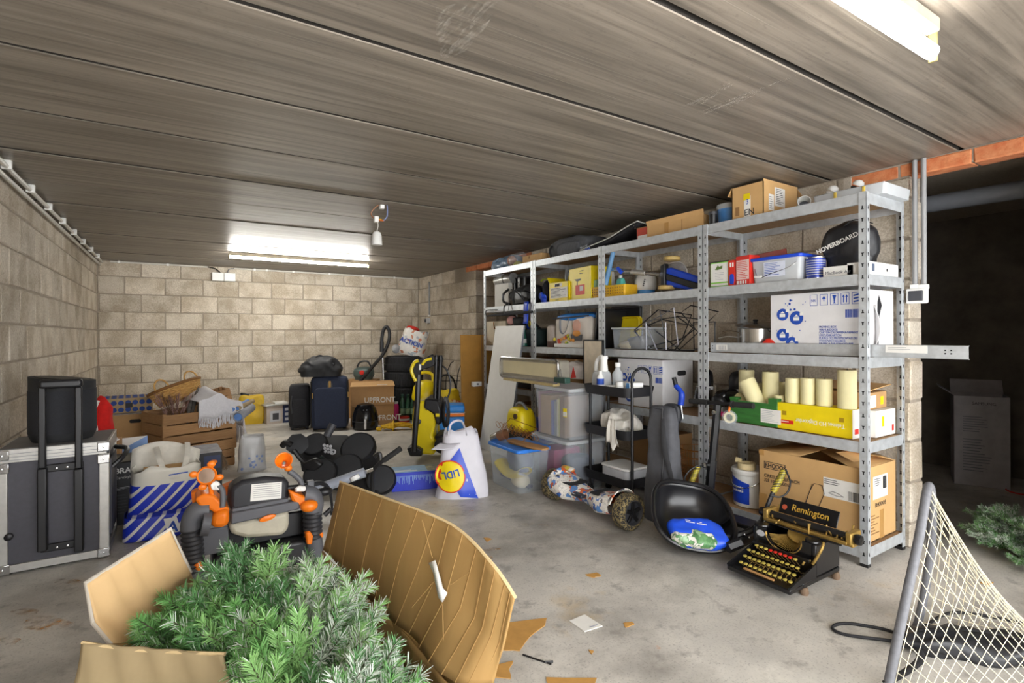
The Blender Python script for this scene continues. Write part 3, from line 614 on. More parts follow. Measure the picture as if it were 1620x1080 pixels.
t, w_ = sth('humidifier', 'white domed humidifier with light blue base on the shelf', 'humidifier', 990, 1029, 2.86, Z2)
MB().lathe([(.075, .045), (.085, .07), (.083, .12), (.06, .165), (.03, .185), (0, .19)], 26, (0, .09, 0)).build('dome', WHITE, t); MB().lathe([(.06, 0), (.064, .003), (.064, .046), (0, .046)], 26, (0, .09, 0)).build('base', mat('sky', '#4e9be0', .4), t)
for k in range(4): MB().tf((.045, .014 + .0 * k, .075 + k * .014), (PI / 2, 0, 0)).lathe([(.005, 0), (.005, .004), (0, .004)], 10, (.004 * k, 0, -.001 * k)).build('vent', DGREY, t)
t, w_ = sth('fan_guard', 'pale grey round fan guard behind the kick scooter', 'fan', 1022, 1086, 2.93, Z2)
MB().tf((0, .06, .125), (PI / 2 - .25, 0, 0)).lathe([(.0, .05), (.06, .045), (.1, .02), (.122, -.02), (.115, -.03), (0, -.03)], 30).build('guard', mat('mesh_grey', '#9d9a9a', .6, var=.2, scale=120), t)
MB().tf((0, .06, .125), (PI / 2 - .25, 0, 0)).tube([(.124 * math.cos(i / 28 * 2 * PI), .124 * math.sin(i / 28 * 2 * PI), -.02) for i in range(28)], .005, 6, closed=True).build('rim', WHITE, t)
t, w_ = sth('spray_bottle', 'teal plastic scoop bottle in the yellow basket on the shelf', 'bottle', 962, 984, 2.78, Z2 + .045)
MB().soft(.085, .06, .1, 4, .004, 8, 2, 8, (0, .06, 0), top=.75).build('body', mat('teal', '#5fc0b4', .45), t); MB().cyl((.0, .06, .098), (.0, .06, .12), .014).build('neck', WHITE, t)
t, w_ = sth('plastic_basket', 'low yellow plastic basket at the post between two shelving units', 'basket', 935, 988, 2.735, Z2)
m = MB(); shell(m, w_ - .02, .13, w_, .145, .085, .012); m.build('basket', mat('amber_yellow', '#e0b020', .5), t, loc=(0, .076, 0)); m = MB()
for i in range(14):
    for k in range(3): x = -w_ / 2 + .02 + i * (w_ - .04) / 13; m.box(x - .004, x + .004, -.0006 - .0, .0, .02 + k * .02, .03 + k * .02)
s = m.build('perforations', CARDD, t, smooth=False); s['kind'] = 'stuff'
t, w_ = sth('sponge', 'pale green bundled cloth on the yellow basket', 'cloth', 928, 941, 2.735, Z2 + .085); MB().soft(.085, .08, .07, 2.4, .012, 20, 4, 8, (0, .06, 0)).build('cloth', mat('mint', '#9fc7a0', .8), t)
t, w_ = sth('carton', 'blue and white carton leaning against the yellow carton', 'box', 941, 955, 2.86, Z2); MB().tf((0, 0, 0), (0, -.16, 0)).box(-w_ / 2, w_ / 2 + .02, 0, .13, .02, .235).build('body', WHITE, t, bev=.002); MB().tf((0, 0, 0), (0, -.16, 0)).prism([(.0, .235), (w_ / 2 + .02, .235), (w_ / 2 + .02, .09)], -.001, .0).build('stripe', BLU, t)
t, w_ = sth('shipping_carton', 'bright yellow carton with picture of a red machine on the shelf', 'box', 898, 938, 2.75, Z2, -.1)
h = .26; carton(t, w_, .2, h, YEL, False); lines(t, .0, .08, h - .06, h - .02, 2, INK, 4, y=-.001); MB().box(-.06, .07, -.001, 0, .04, .12).build('picture', RED, t); MB().box(.0, .05, -.0016, 0, .07, .11).build('picture', PAPER, t); MB().prism([(-.08, .17), (.02, .17), (.01, .155), (-.03, .15), (-.03, .12), (-.04, .12), (-.04, .15)], -.001, 0).build('picture', DGREY, t)
t, w_ = sth('shipping_carton', 'smaller open yellow carton with white address label on the shelf', 'box', 869, 899, 2.745, Z2, -.0)
h = .165; carton(t, w_, .2, h, YEL, False, [('b', 1.3, .1), ('l', 1.0, .06)]); plate(t, -w_ / 2 + .02, w_ / 2 - .01, .03, .12, PAPER); lines(t, -w_ / 2 + .03, w_ / 2 - .03, .035, .115, 8, INK, 8); plate(t, -.05, .05, .125, .155, PAPER); lines(t, -.045, .02, .128, .152, 12, INK, 2, vertical=True); lines(t, -.04, .03, .008, .022, 1, INK, 4, y=-.001)
t, w_ = sth('carton', 'plain brown carton behind the open yellow carton', 'box', 865, 880, 2.84, Z2); carton(t, .14, .12, .13, CARD)
t, w_ = sth('jacket', 'folded dark jacket with fluorescent band on the shelf', 'jacket', 852, 868, 2.76, Z2); MB().soft(.14, .26, .21, 3.5, .02, 10, 3, 12, (0, .14, 0)).build('body', mat('dark_cloth', '#1f1e28', .9, var=.2), t); MB().tube([(-.06, .02, .2), (.0, .0, .212), (.07, .06, .205)], .012, 6, flat=.4).build('band', mat('fluor', '#b9d22a', .6), t)
t, w_ = sth('blue_cloth', 'crumpled royal blue cloth on the shelf under the dark jacket', 'cloth', 848, 862, 2.715, Z2); MB().soft(.11, .05, .09, 2.5, .02, 18, 6, 9, (0, .028, 0)).build('cloth', BLU, t)
t, w_ = sth('backpack', 'black backpack lying on the far shelf', 'backpack', 792, 842, 2.735, Z2 + .0)
MB().soft(w_ * .95, .26, .2, 3., .03, 9, 7, 16, (.02, .15, 0), top=.9).build('body', MBLACK, t); MB().soft(w_ * .5, .06, .12, 3.5, .012, 10, 8, 9, (.06, .04, .02)).build('pocket', NYL, t)
MB().tube(smoothpath([(-.2, .05, .17), (-.255, .02, .12), (-.25, .02, .05), (-.2, .04, .03)], 6), .012, 6).build('handle', BLACK, t); MB().cyl((-.19, .03, .015), (-.16, .03, .015), .018).build('roller', BLACK, t); MB().tube(smoothpath([(-.1, .02, .16), (.02, -.008, .13), (.15, .0, .04)], 6), .01, 6, flat=.4).build('strap', DGREY, t)
for i, px in enumerate((804, 819)):
    t, w_ = sth('black_pot', ('glossy black pot next to the silvery roll, behind the backpack', 'glossy black pot next to the shelving post, behind the backpack')[i], 'pot', px - 8, px + 8, 2.93, Z2 + .0, 0, 'glossy black pots behind the backpack'); MB().lathe([(.055, 0), (.068, .01), (.07, .31), (.066, .31), (.062, .02), (0, .015)], 24, (0, .08, 0)).build('body', mat('gloss_black', '#101014', .18), t); MB().lathe([(.07, .3), (.073, .304), (.073, .312), (.066, .314)], 24, (0, .08, 0)).build('rim', DGREY, t)
t, w_ = sth('foil_roll', 'silvery insulation roll strapped behind the far shelf items', 'roll', 775, 800, 2.86, Z2); MB().cyl((-w_ / 2, .1, .3), (w_ / 2, .1, .31), .055, n=18).build('roll', mat('foil', '#b9bab8', .3, metal=.6, var=.2), t); MB().box(-w_ / 2 + .02, w_ / 2 - .02, .05, .15, 0, .26).build('carrier_box', PAPER, t, bev=.004); MB().cyl((.02, .1, .305), (.035, .1, .305), .057).build('strap', DGREY, t)
t, w_ = sth('umbrella', 'folded black umbrella strapped along the front of the far shelf', 'umbrella', 770, 842, 2.68, Z2 - .09); MB().tube([(-w_ / 2, 0, -.0), (-.1, 0, .006), (w_ / 2, 0, .012)], [.006, .016, .012], 8).build('canopy', MBLACK, t); MB().tube(smoothpath([(-w_ / 2, 0, 0), (-w_ / 2 - .02, -.002, .03), (-w_ / 2 + .02, 0, .06), (-.19, -.004, .055)], 5), .005, 6).build('handle', BLACK, t); MB().tube(smoothpath([(-.05, -.012, .0), (-.04, -.014, .08), (0, .01, .1), (.02, -.012, .02)], 5), .007, 6, flat=.4).build('strap', BLACK, t)
t, w_ = sth('blue_strap', 'wide royal blue strap hanging from the far shelf', 'strap', 828, 840, 2.69, 1.19); MB().grid(lambda u, v: (.035 * (v - .5) * 2 - .02 * (1 - u), -.006 + .004 * math.sin(6 * u), .0 + .2 * u), 8, 3).build('webbing', BLU, t, thick=.004)
# ---- third level
Z3 = LV[2]
t, w_ = sth('moving_box', 'white moving box with blue house prints on the shelf, torn at its side', 'box', 1219, 1369, 2.765, Z3); h = .325
MB().box(-w_ / 2, w_ / 2, 0, .3, 0, h).build('body', mat('white_carton', '#d6d5d6', .8, var=.04), t, bev=.003)
def movingprint(t, w_, h, s=1., full=True):
    x0 = -w_ / 2
    def disc(x, z, r): MB().tf((x, -.001, z), (PI / 2, 0, 0)).lathe([(r, 0), (r, .001), (0, .001)], 24).build('print', BLUEINK, t)
    for x, z, r in ((.07, .215, .032), (.145, .195, .036), (.07, .105, .034), (.12, .06, .034)):
        disc(x0 + x * s, z * s, r * s)
        MB().box(x0 + (x - .016) * s, x0 + (x + .014) * s, -.0026, -.0018, (z - .014) * s, (z + .004) * s).build('print', WHITE, t)
        MB().prism([(x0 + (x - .012) * s, (z + .007) * s), (x0 + (x + .012) * s, (z + .007) * s), (x0 + x * s, (z + .018) * s)], -.0026, -.0018).build('print', WHITE, t)
        MB().box(x0 + (x + .018) * s, x0 + (x + .034) * s, -.003, -.0021, (z + .012) * s, (z + .028) * s).build('print', PAPER, t)
    m = MB(); rr = random.Random(2)
    for i in range(22):
        a = x0 + rr.uniform(.02, .2) * s; z = rr.uniform(.04, .29) * s; r = rr.choice((.002, .003, .006)) * s; m.tf((a, -.0008, z), (PI / 2, 0, 0)).lathe([(r, 0), (r, .0008), (0, .0008)], 10)
    o = m.build('dots', BLUEINK, t); o['kind'] = 'stuff'
    for i in range(5):
        a = x0 + (.215 + i * .05) * s; b = a + .038 * s; z0, z1 = .255 * s, .312 * s; m = MB()
        for q in ((a, b, z0, z0 + .002), (a, b, z1 - .002, z1), (a, a + .002, z0, z1), (b - .002, b, z0, z1)): m.box(q[0], q[1], -.001, 0, q[2], q[3])
        c = (a + b) / 2
        if i == 2: m.prism([(c - .01, z1 - .008), (c + .01, z1 - .008), (c + .004, z1 - .026), (c + .002, z0 + .012), (c + .008, z0 + .007), (c - .008, z0 + .007), (c - .002, z0 + .012), (c - .004, z1 - .026)], -.001, 0)
        elif i == 3:
            for k in (-1, 1): m.prism([(c + k * .007 - .002, z0 + .01), (c + k * .007 + .002, z0 + .01), (c + k * .007 + .002, z1 - .02), (c + k * .007 + .006, z1 - .02), (c + k * .007, z1 - .008), (c + k * .007 - .006, z1 - .02), (c + k * .007 - .002, z1 - .02)], -.001, 0)
        elif i == 4:
            for k in range(3): m.prism([(c - .012, z0 + .008 + k * .015), (c + .012, z0 + .012 + k * .015), (c + .012, z0 + .02 + k * .015), (c - .012, z0 + .015 + k * .015)], -.001, 0)
        elif i == 0: pass
        else: m.prism([(c, z1 - .008), (c - .01, z1 - .026), (c - .002, z1 - .026), (c - .002, z0 + .02), (c + .002, z0 + .02), (c + .002, z1 - .026), (c + .01, z1 - .026)], -.001, 0)
        m.build('handling_symbol', BLUEINK, t, smooth=False)
    text('50L', .018 * s, t, (x0 + .22 * s, -.0012, .275 * s), FRONT, BLUEINK)
    lines(t, x0 + .385 * s, x0 + .45 * s, .19 * s, .23 * s, 14, BLUEINK, 5, vertical=True, y=-.001, name='barcode')
    if full: text('MOVING BOX\nVERHUISDOOS\nCARTON DE DEMENAGEMENT\nUMZUGSKARTON\nPUDLO DO PRZEPROWADZKI\nSTEHOVACI KRABICE\nKRABICA NA STAHOVANIE', .0155 * s, t, (x0 + .26 * s, -.0012, .14 * s), FRONT, BLUEINK, sx=.85, sp=.9)
movingprint(t, w_, h)
MB().prism([(.0, 0), (.03, 0)], 0, 0) if False else None
m = MB(); q = [(.1, .02), (.13, .03), (.135, .09), (.15, .14), (.145, .2), (.17, .25), (.14, .3), (.125, .27), (.12, .2), (.1, .16), (.115, .1)]
m.poly([(w_ / 2 + .0012, a, b) for a, b in q]); m.build('torn_hole', MBLACK, t)
MB().grid(lambda u, v: (w_ / 2 + .002 + .03 * u * math.sin(PI * v), .1 - .02 * u, .03 + .22 * v), 4, 8).build('torn_flap', MATS['white_carton'], t, thick=.003)
t, w_ = sth('loose_beam', 'loose galvanised shelf beam with white label sticking out past the shelving end', 'beam', 1124, 1532, 2.748, Z3 + .002)
MB().box(-w_ / 2, w_ / 2, 0, .002, 0, .058).box(-w_ / 2, w_ / 2, 0, .018, .0, .002).box(-w_ / 2, w_ / 2, 0, .014, .056, .058).build('beam', GALV, t, bev=.0007); plate(t, w_ / 2 - .3, w_ / 2 - .14, .022, .056, PAPER); lines(t, w_ / 2 - .29, w_ / 2 - .18, .034, .05, 2, GREY, 3, th=.15); plate(t, -w_ / 2 + .04, -w_ / 2 + .115, .012, .045, PAPER); lines(t, -w_ / 2 + .06, -w_ / 2 + .11, .016, .04, 8, LGREY, 3, vertical=True)
for x in (-w_ / 2 + .012, w_ / 2 - .08, w_ / 2 - .06): MB().box(x, x + .006, -.0008, 0, .02, .026).box(x, x + .006, -.0008, 0, .034, .04).build('slot', HOLE, t)
t, w_ = sth('saucepan', 'stainless steel saucepan with lid askew on the shelf', 'pan', 1152, 1212, 2.79, Z3)
MB().lathe([(.1, 0), (.105, .004), (.108, .14), (.112, .143), (.105, .144), (.1, .01), (0, .008)], 30, (0, .12, 0)).build('pot', CHROME, t); MB().tf((-.02, .12, .158), (.1, .12, 0)).lathe([(.112, 0), (.113, .003), (.07, .015), (.02, .022), (0, .022)], 30).build('lid', CHROME, t)
MB().tube(smoothpath([(-.1, .08, .12), (-.15, .06, .13), (-.19, .05, .125)], 5), .008, 8, flat=.5).build('handle', CHROME, t); MB().tube(smoothpath([(-.1, .06, .09), (-.15, .03, .095), (-.2, .02, .085)], 5), .008, 8, flat=.5).build('handle', ALU, t); MB().tube(smoothpath([(.09, .08, .12), (.13, .06, .14), (.16, .05, .155)], 5), .007, 8, flat=.5).build('handle', CHROME, t); MB().tf((-.02, .12, .18)).lathe([(.008, 0), (.016, .012), (.012, .018), (0, .018)], 14).build('lid_knob', BLACK, t)
t, w_ = sth('oven_glove', 'bright red silicone glove beside the saucepan', 'glove', 1200, 1226, 2.735, Z3); MB().soft(.1, .06, .085, 2.5, .01, 15, 3, 9, (0, .05, 0)).build('palm', RED, t); MB().tube(smoothpath([(.02, .05, .06), (.045, .05, .095), (.06, .045, .1)], 4), .012, 8).build('thumb', RED, t)
# wire frames
BW = mat('black_wire', '#15151a', .45)
t, w_ = sth('wire_rack', 'tangle of black metal diamond wire frames on the shelf', 'wire rack', 1008, 1138, 2.74, Z3)
P = lambda px, py, X: (lambda q: (-(q.y - t.location.y), q.x - t.location.x, q.z - Z3))(atx(px, py, X))
def wires(pts, X0, X1, nm='hoop', r=.0045, mt=None):
    n = len(pts); MB().tube([P(a, b, lerp(X0, X1, i / max(1, n - 1))) for i, (a, b) in enumerate(pts)], r, 6, closed=True).build(nm, mt or BW, t, smooth=False)
wires([(1004, 522), (1041, 490), (1094, 498), (1080, 535), (1022, 549)], 2.75, 2.86)
wires([(1022, 512), (1066, 487), (1073, 545), (1040, 555)], 2.74, 2.79, mt=mat('steel_wire', '#8a8a90', .35, metal=.6))
wires([(1003, 524), (1048, 505), (1098, 516), (1068, 553), (1030, 550)], 2.82, 2.9)
wires([(1044, 492), (1056, 552), (1100, 520), (1078, 495)], 2.8, 2.88)
wires([(1070, 500), (1093, 483), (1137, 493), (1122, 507)], 2.86, 2.95)
wires([(1097, 510), (1131, 509), (1131, 552), (1098, 552)], 2.8, 2.82)
wires([(1018, 508), (1072, 501), (1105, 525), (1075, 553)], 2.88, 2.95)
MB().tube([P(986, 554.5, 2.73), P(1098, 554.5, 2.73)], .006, 6).build('base_rod', BW, t)
for a in (1022, 1053): MB().tube([P(a, 510, 2.74), P(a + 1, 553, 2.74)], .0045, 6).build('upright', mat('steel_wire'), t)
t, w_ = sth('storage_box', 'clear lidded plastic box on the shelf behind the black wire frames', 'box', 968, 1014, 2.76, Z3)
m = MB(); shell(m, w_, .24, w_ + .015, .255, .15, .02); m.build('box', CLEAR, t, loc=(0, .13, 0)); MB().prismz(rrect(w_ + .03, .27, .02), .148, .162).build('lid', FROST, t, loc=(0, .13, 0), bev=.003)
MB().soft(w_ * .7, .18, .09, 3, .02, 12, 5, 10, (.02, .13, .005)).build('contents', mat('mixed_dark', '#77706a', .7, col2='#4a4a50', scale=20), t); MB().soft(.12, .1, .05, 3, .01, 12, 6, 8, (-.06, .07, .005)).build('contents', mat('cream', '#d6cba6', .7), t)
t, w_ = sth('yellow_crate', 'yellow plastic crate lid standing upright behind the clear box', 'crate', 956, 1012, 2.96, Z3)
MB().prism(rrect(w_, .24, .03), 0, .02).build('panel', YEL, t, loc=(0, 0, .13), rot=(-.1, 0, 0)); MB().tube([(x, -.005, z) for x, z in rrect(w_ - .02, .22, .03)], .006, 6, closed=True).build('rim', YEL, t, loc=(0, 0, .13), rot=(-.1, 0, 0))
t, w_ = sth('black_tray', 'black baking tray standing upright beside the food photo bag', 'tray', 933, 946, 2.74, Z3, 0, 'black trays standing upright'); MB().tf((0, 0, 0), (0, .12, 0)).box(-.008, .008, 0, .3, .004, .3).build('tray', BLACK, t, bev=.006); MB().tf((0, 0, 0), (0, .12, 0)).box(-.014, .014, .0, .3, .298, .31).build('rim', BLACK, t, bev=.003)
o = copytree(t); o.location.y -= .045; o['label'] = 'black baking tray standing upright next to the shelving post'
t, w_ = sth('black_tray', 'wide black tray standing flat against the wall behind the yellow crate', 'tray', 966, 1014, 3.0, Z3); MB().box(-w_ / 2, w_ / 2, .0, .02, 0, .33).build('tray', BLACK, t, bev=.01); MB().tube([(x, -.003, z + .165) for x, z in rrect(w_ - .01, .32, .02)], .006, 6, closed=True).build('rim', DGREY, t)
t, w_ = sth('cooler_bag', 'cooler bag printed with food photos and blue top on the shelf', 'bag', 874, 932, 2.735, Z3); h = .27
MB().soft(w_, .2, h, 7, .008, 6, 4, 12, (0, .11, 0)).build('body', mat('food_print', '#d8d0c6', .5, var=.06, scale=5), t); MB().soft(w_ * 1.03, .22, .075, 3, .01, 8, 2, 12, (0, .11, h - .055)).build('top', mat('cerulean', '#2f7fd0', .5), t)
rr = random.Random(3); fm = [mat('food_red', '#b5402a', .6), mat('food_orange', '#d08a3a', .6), mat('food_green', '#6a8a3a', .6), mat('food_yellow', '#d8c23a', .6)]
for i in range(16): x = rr.uniform(-w_ / 2 + .02, .04); z = .03 + rr.uniform(0, .08) * (1 - abs(x) * 2); MB().ell((x, .004, z), (.018, .008, .016), 10, 6).build('food_print', fm[i % 4], t)
MB().tf((.08, .008, .1), (PI / 2, 0, 0)).prismz([(-.06, -.04), (.06, -.04), (.07, .01), (-.07, .01)], 0, .006).build('bowl_print', DGREY, t); MB().ell((.08, .002, .12), (.05, .008, .025), 12, 8).build('food_print', fm[1], t); MB().ell((.08, .004, .18), (.055, .008, .05), 12, 8).build('food_print', mat('salmon_pink', '#c89a88', .6), t); plate(t, -w_ / 2 + .03, w_ / 2 - .06, .004, .035, PAPER, y=-.0035)
MB().tube(smoothpath([(-.13, .0, .24), (-.11, -.012, .14), (-.06, -.014, .12), (-.02, -.01, .18), (-.015, 0, .25)], 6), .008, 6, flat=.35).build('strap', GREY, t); MB().tube([(-w_ / 2, -.004, h - .025), (0, -.008, h - .018), (w_ / 2, -.004, h - .01)], .006, 6).build('zip', DGREY, t)
t, w_ = sth('canister', 'tall taupe canister with brown foot on the shelf', 'canister', 857, 875, 2.74, Z3); MB().lathe([(.05, .05), (.052, .055), (.052, .16), (.045, .185), (.02, .2), (0, .202)], 22, (0, .06, 0)).build('body', mat('taupe', '#a89c92', .5), t); MB().lathe([(.05, 0), (.051, .052), (0, .052)], 22, (0, .06, 0)).build('foot', mat('brown_speckle', '#5a4038', .6, var=.3, scale=60), t)
t, w_ = sth('bottle', 'dark green bottle on the far shelf above the white board', 'bottle', 815, 828, 2.75, Z3); MB().lathe([(.036, 0), (.04, .004), (.04, .09), (.02, .13), (.016, .17), (.019, .172), (.019, .185), (0, .185)], 20, (0, .05, 0)).build('glass', mat('bottle_green', '#2f6a58', .2, var=.1), t); MB().lathe([(.0405, .03), (.0405, .07)], 20, (0, .05, 0)).build('label', PAPER, t)
t, w_ = sth('tool_tote', 'dark tool tote with blue and yellow tools on the far shelf', 'tool tote', 800, 852, 2.8, Z3); MB().soft(w_, .26, .17, 6, .008, 8, 5, 10, (0, .14, 0)).build('tote', mat('dark_green_cloth', '#1f3030', .85), t)
rr = random.Random(9)
for i in range(9): x = rr.uniform(-.16, .16); MB().cyl((x, rr.uniform(.04, .2), .12), (x + rr.uniform(-.05, .05), rr.uniform(.02, .2), .17 + rr.uniform(.03, .1)), .012, n=8).build('tool_handle', [BLU, YEL, BLACK, WHITE, mat('teal')][i % 5], t)
t, w_ = sth('doll', 'cloth doll with pink face lying on the far shelf', 'doll', 796, 822, 2.73, Z3 + .2); MB().ell((-.08, .06, .05), (.055, .05, .048), 16, 10).build('head', mat('doll_pink', '#cf9a94', .8), t); MB().soft(.2, .09, .08, 3, .01, 12, 3, 9, (.07, .06, 0)).build('body', MBLACK, t); MB().ell((-.1, .08, .065), (.05, .05, .05), 14, 8).build('hood', BLACK, t)
t, w_ = sth('long_box', 'pale wooden box at the back of the far shelf below the doll', 'box', 770, 800, 2.8, Z3); carton(t, w_, .25, .25, mat('pale_wood', '#c9bda6', .8), False); MB().tube(smoothpath([(-.04, -.004, .24), (-.02, -.006, .18), (.06, -.004, .14)], 5), .005, 6).build('cord', COPPER, t)
# ---- fourth level
Z4 = LV[3]
WAX = mat('candle_wax', '#e2d9a8', .6, var=.05, scale=8)
def candle(px0, px1, ptop, X, z, label, tilt=None, h=None):
    y, w_ = sp(px0, px1, X); r_ = w_ / 2
    hh = h or (atx((px0 + px1) / 2, ptop, X).z - z)
    t = thing('pillar_candle', label, 'candle', (X + r_ * .2, y, z), RS, 'cream pillar candles on the shelf', rot=None)
    if tilt: t.rotation_euler = tilt
    MB().lathe([(r_ * .97, 0), (r_, .004), (r_, hh - .006), (r_ * .95, hh), (r_ * .3, hh - .004), (0, hh - .006)], 22).build('wax', WAX, t); MB().cyl((0, 0, hh - .008), (.001, 0, hh + .006), .0012, n=6).build('wick', INK, t); return t
yb, wyb = sp(1226, 1348, 2.74); HB = .155
t = thing('long_carton', 'long yellow decoder carton lying upside down on the shelf under candles', 'box', (2.74, yb, Z4), RS); h = .14
MB().box(-wyb / 2, wyb / 2, 0, .12, 0, h).build('body', YEL, t, bev=.002); text('Telenet HD Digicorder', .03, t, (.16, -.001, .065), (PI / 2, PI, 0), PAPER, sx=.85); plate(t, -wyb / 2 + .03, -wyb / 2 + .1, .03, .05, RED, 'logo'); lines(t, -wyb / 2 + .036, -wyb / 2 + .094, .036, .044, 1, PAPER, 4, y=-.0022, th=.5); 
for x in (-wyb / 2 + .04, wyb / 2 - .06): MB().box(x, x + .022, -.0012, 0, .075, .097).build('symbol', mat('mustard', '#a8890a', .6), t)
MB().box(wyb / 2, wyb / 2 + .001, .0, .12, 0, h).build('end_panel', PAPER, t); MB().box(wyb / 2 + .001, wyb / 2 + .0015, .02, .06, .02, .045).build('logo', RED, t)
for x in (-.17, .12): MB().box(x, x + .07, .03, .035, h, h + .0006).build('slot', INK, t)
t = thing('long_carton', 'white carton with small yellow sticker behind the long yellow carton', 'box', (2.868, atx(1380, CY, 2.868).y + .205, Z4), RS); MB().box(-.14, .22, 0, .21, 0, h - .01).build('body', PAPER, t, bev=.002); MB().box(.22, .2212, .06, .085, .05, .1).build('sticker', YEL, t); MB().box(.22, .2212, .17, .19, .02, .05).build('sticker', RED, t)
t = thing('carton', 'brown folded carton on top of the white carton on the shelf', 'box', (2.87, YN + .235, Z4 + h - .01), RS); carton(t, .33, .2, .085, CARD, False); MB().tf((0, .0, .085), (.08, 0, 0)).box(-.17, .175, -.012, .23, .012, .016).build('lid', CARDL, t); MB().box(.165, .1662, .02, .08, .01, .07).build('label', PAPER, t); MB().box(.165, .1662, .13, .16, .02, .06).build('sticker', YEL, t)
t, w_ = sth('green_crate', 'dark green printed carton tray holding candles', 'tray', 1154, 1229, 2.735, Z4); GW = mat('green_print', '#2f6a2a', .7, var=.25, scale=9, stretch=(1, 1, 6)); h = .125
m = MB(); shell(m, w_, .25, w_, .25, h, .004, .004, 1); m.build('tray', GW, t, loc=(0, .126, 0), smooth=False); plate(t, .05, .165, .02, .095, PAPER); lines(t, .055, .155, .025, .09, 7, LGREY, 4); MB().box(w_ / 2 - .05, w_ / 2, .0, .05, h, h + .03).build('corner', GW, t); MB().box(-w_ / 2, -w_ / 2 + .04, .0, .05, h, h + .015).build('corner', GW, t)
yt = t.location.y
for a in ((1242, 1264, 598, 2.78, 'slim cream pillar candle on the yellow carton, next to the green tray'), (1266, 1288, 598, 2.78, 'slim cream pillar candle on the yellow carton, second from the green tray'), (1291, 1315, 599, 2.785, 'slim cream pillar candle on the yellow carton, marked with a small stain'), (1324, 1353, 585, 2.775, 'tallest and thickest cream pillar candle, at the end of the yellow carton')):
    candle(a[0], a[1], a[2], a[3], Z4 + .141, a[4])
candle(1206, 1229, 588, 2.84, Z4 + .006, 'tall upright cream candle standing in the green tray')
candle(1169, 1190, 585, 2.9, Z4 + .006, 'cream candle at the rear of the green tray, behind the slanting one')
candle(1193, 1206, 606, 2.93, Z4 + .006, 'short narrow cream candle between taller ones in the green tray')
candle(1231, 1242, 604, 2.92, Z4 + .006, 'narrow cream candle at the rear of the tray, behind the small stub')
candle(1224, 1240, 625, 2.79, Z4 + .006, 'short cream stub candle in the end of the green tray')
c = candle(1171, 1195, 590, 2.76, Z4 + .07, 'cream candle slanting across the green tray', h=.2); c.rotation_euler = (0.05, -.45, RS); c.location.y = yt - .02; c.location.x = 2.79; c.location.z = Z4 + .06
c = candle(1163, 1183, 622, 2.80, Z4 + .1, 'cream candle lying low against the slanting candle', h=.15); c.rotation_euler = (.1, -1.15, RS); c.location.y = yt + .04; c.location.x = 2.86; c.location.z = Z4 + .06
def skate(label, x, dz, rot, px):
    t = thing('inline_skate', label, 'skate', (2.76, atx(px, CY, 2.76).y, Z4 + dz), RS + rot, 'black inline skates on the shelf')
    MB().soft(.1, .26, .1, 3.5, .006, 8, 3, 10, (0, .14, .07)).build('boot', MATS['gloss_black'], t); MB().soft(.1, .12, .15, 3, .008, 9, 5, 10, (0, .19, .13), top=.9).build('cuff', BLACK, t)
    MB().box(-.014, .014, .03, .27, .035, .075).build('chassis', ALU, t, bev=.004); MB().box(-.055, .055, .14, .16, .15, .17).build('buckle', LGREY, t, bev=.004); MB().ell((0.0, .02, .1), (.05, .04, .04), 14, 8).build('toe_cap', BLACK, t)
    for i in range(4): MB().tf((0, .05 + i * .063, .032), (0, PI / 2, 0)).lathe([(.01, -.011), (.026, -.011), (.031, 0), (.026, .011), (.01, .011)], 18).build('wheel', [mat('hot_pink', '#e0287a', .4), WHITE][i % 2], t)
skate('black inline skate with pink wheels, standing at the shelving post', 0, 0, -.1, 1133); skate('black inline skate tipped behind the shelving post', 0, 0, .5, 1108)
y, w_ = sp(1146, 1163, 2.69); 
t, w_ = sth('moving_box', 'white moving box with hand hole behind the black trolley', 'box', 968, 1080, 2.745, Z4); t.rotation_euler[2] = RS + .0; h = .335
w_ = .42; t.location.y = atx(1048, CY, 2.745).y + w_ / 2
MB().box(-w_ / 2, w_ / 2, 0, .31, 0, h).build('body', MATS['white_carton'], t, bev=.003); movingprint(t, w_, h, .93, False)
MB().tf((w_ / 2 + .0006, .19, .24), (PI / 2, 0, PI / 2)).prismz(rrect(.09, .035, .016), 0, .001).build('hand_hole', MBLACK, t)
t, w_ = sth('bag_of_papers', 'red and white shopping bag of papers under the shelf', 'bag', 880, 918, 2.66, .735); MB().soft(w_, .16, .13, 3.5, .02, 10, 4, 10, (0, .09, 0), top=.7).build('bag', mat('pale_bag', '#d8cfc8', .5), t)
for s in (-1, 1): MB().tf((s * .07, .0, .035), (PI / 2, 0, 0)).prismz([(-.03, -.03), (.03, -.02), (.0, .06)], 0, .006).build('print', RED, t)
t, w_ = sth('cardboard_box', 'dark brown carton on the shelf behind the plastic storage boxes', 'box', 878, 948, 2.8, Z4); carton(t, w_, .28, .3, CARDD)
t, w_ = sth('dark_crate', 'black plastic crate on the lower far shelf', 'crate', 800, 850, 2.76, Z4); m = MB(); shell(m, w_, .3, w_, .3, .24, .01); m.build('crate', BLACK, t, loc=(0, .16, 0)); MB().soft(w_ * .8, .25, .1, 3, .02, 9, 3, 10, (0, .16, .2)).build('contents', CARD, t)
t, w_ = sth('storage_crate', 'blue crate with brown parcel on the lowest far shelf', 'crate', 800, 850, 2.76, LV[4]); m = MB(); shell(m, w_, .3, w_, .3, .25, .01); m.build('crate', BLU, t, loc=(0, .16, 0)); MB().box(-w_ * .35, w_ * .35, .06, .26, .02, .33).build('parcel', CARD, t, bev=.003)
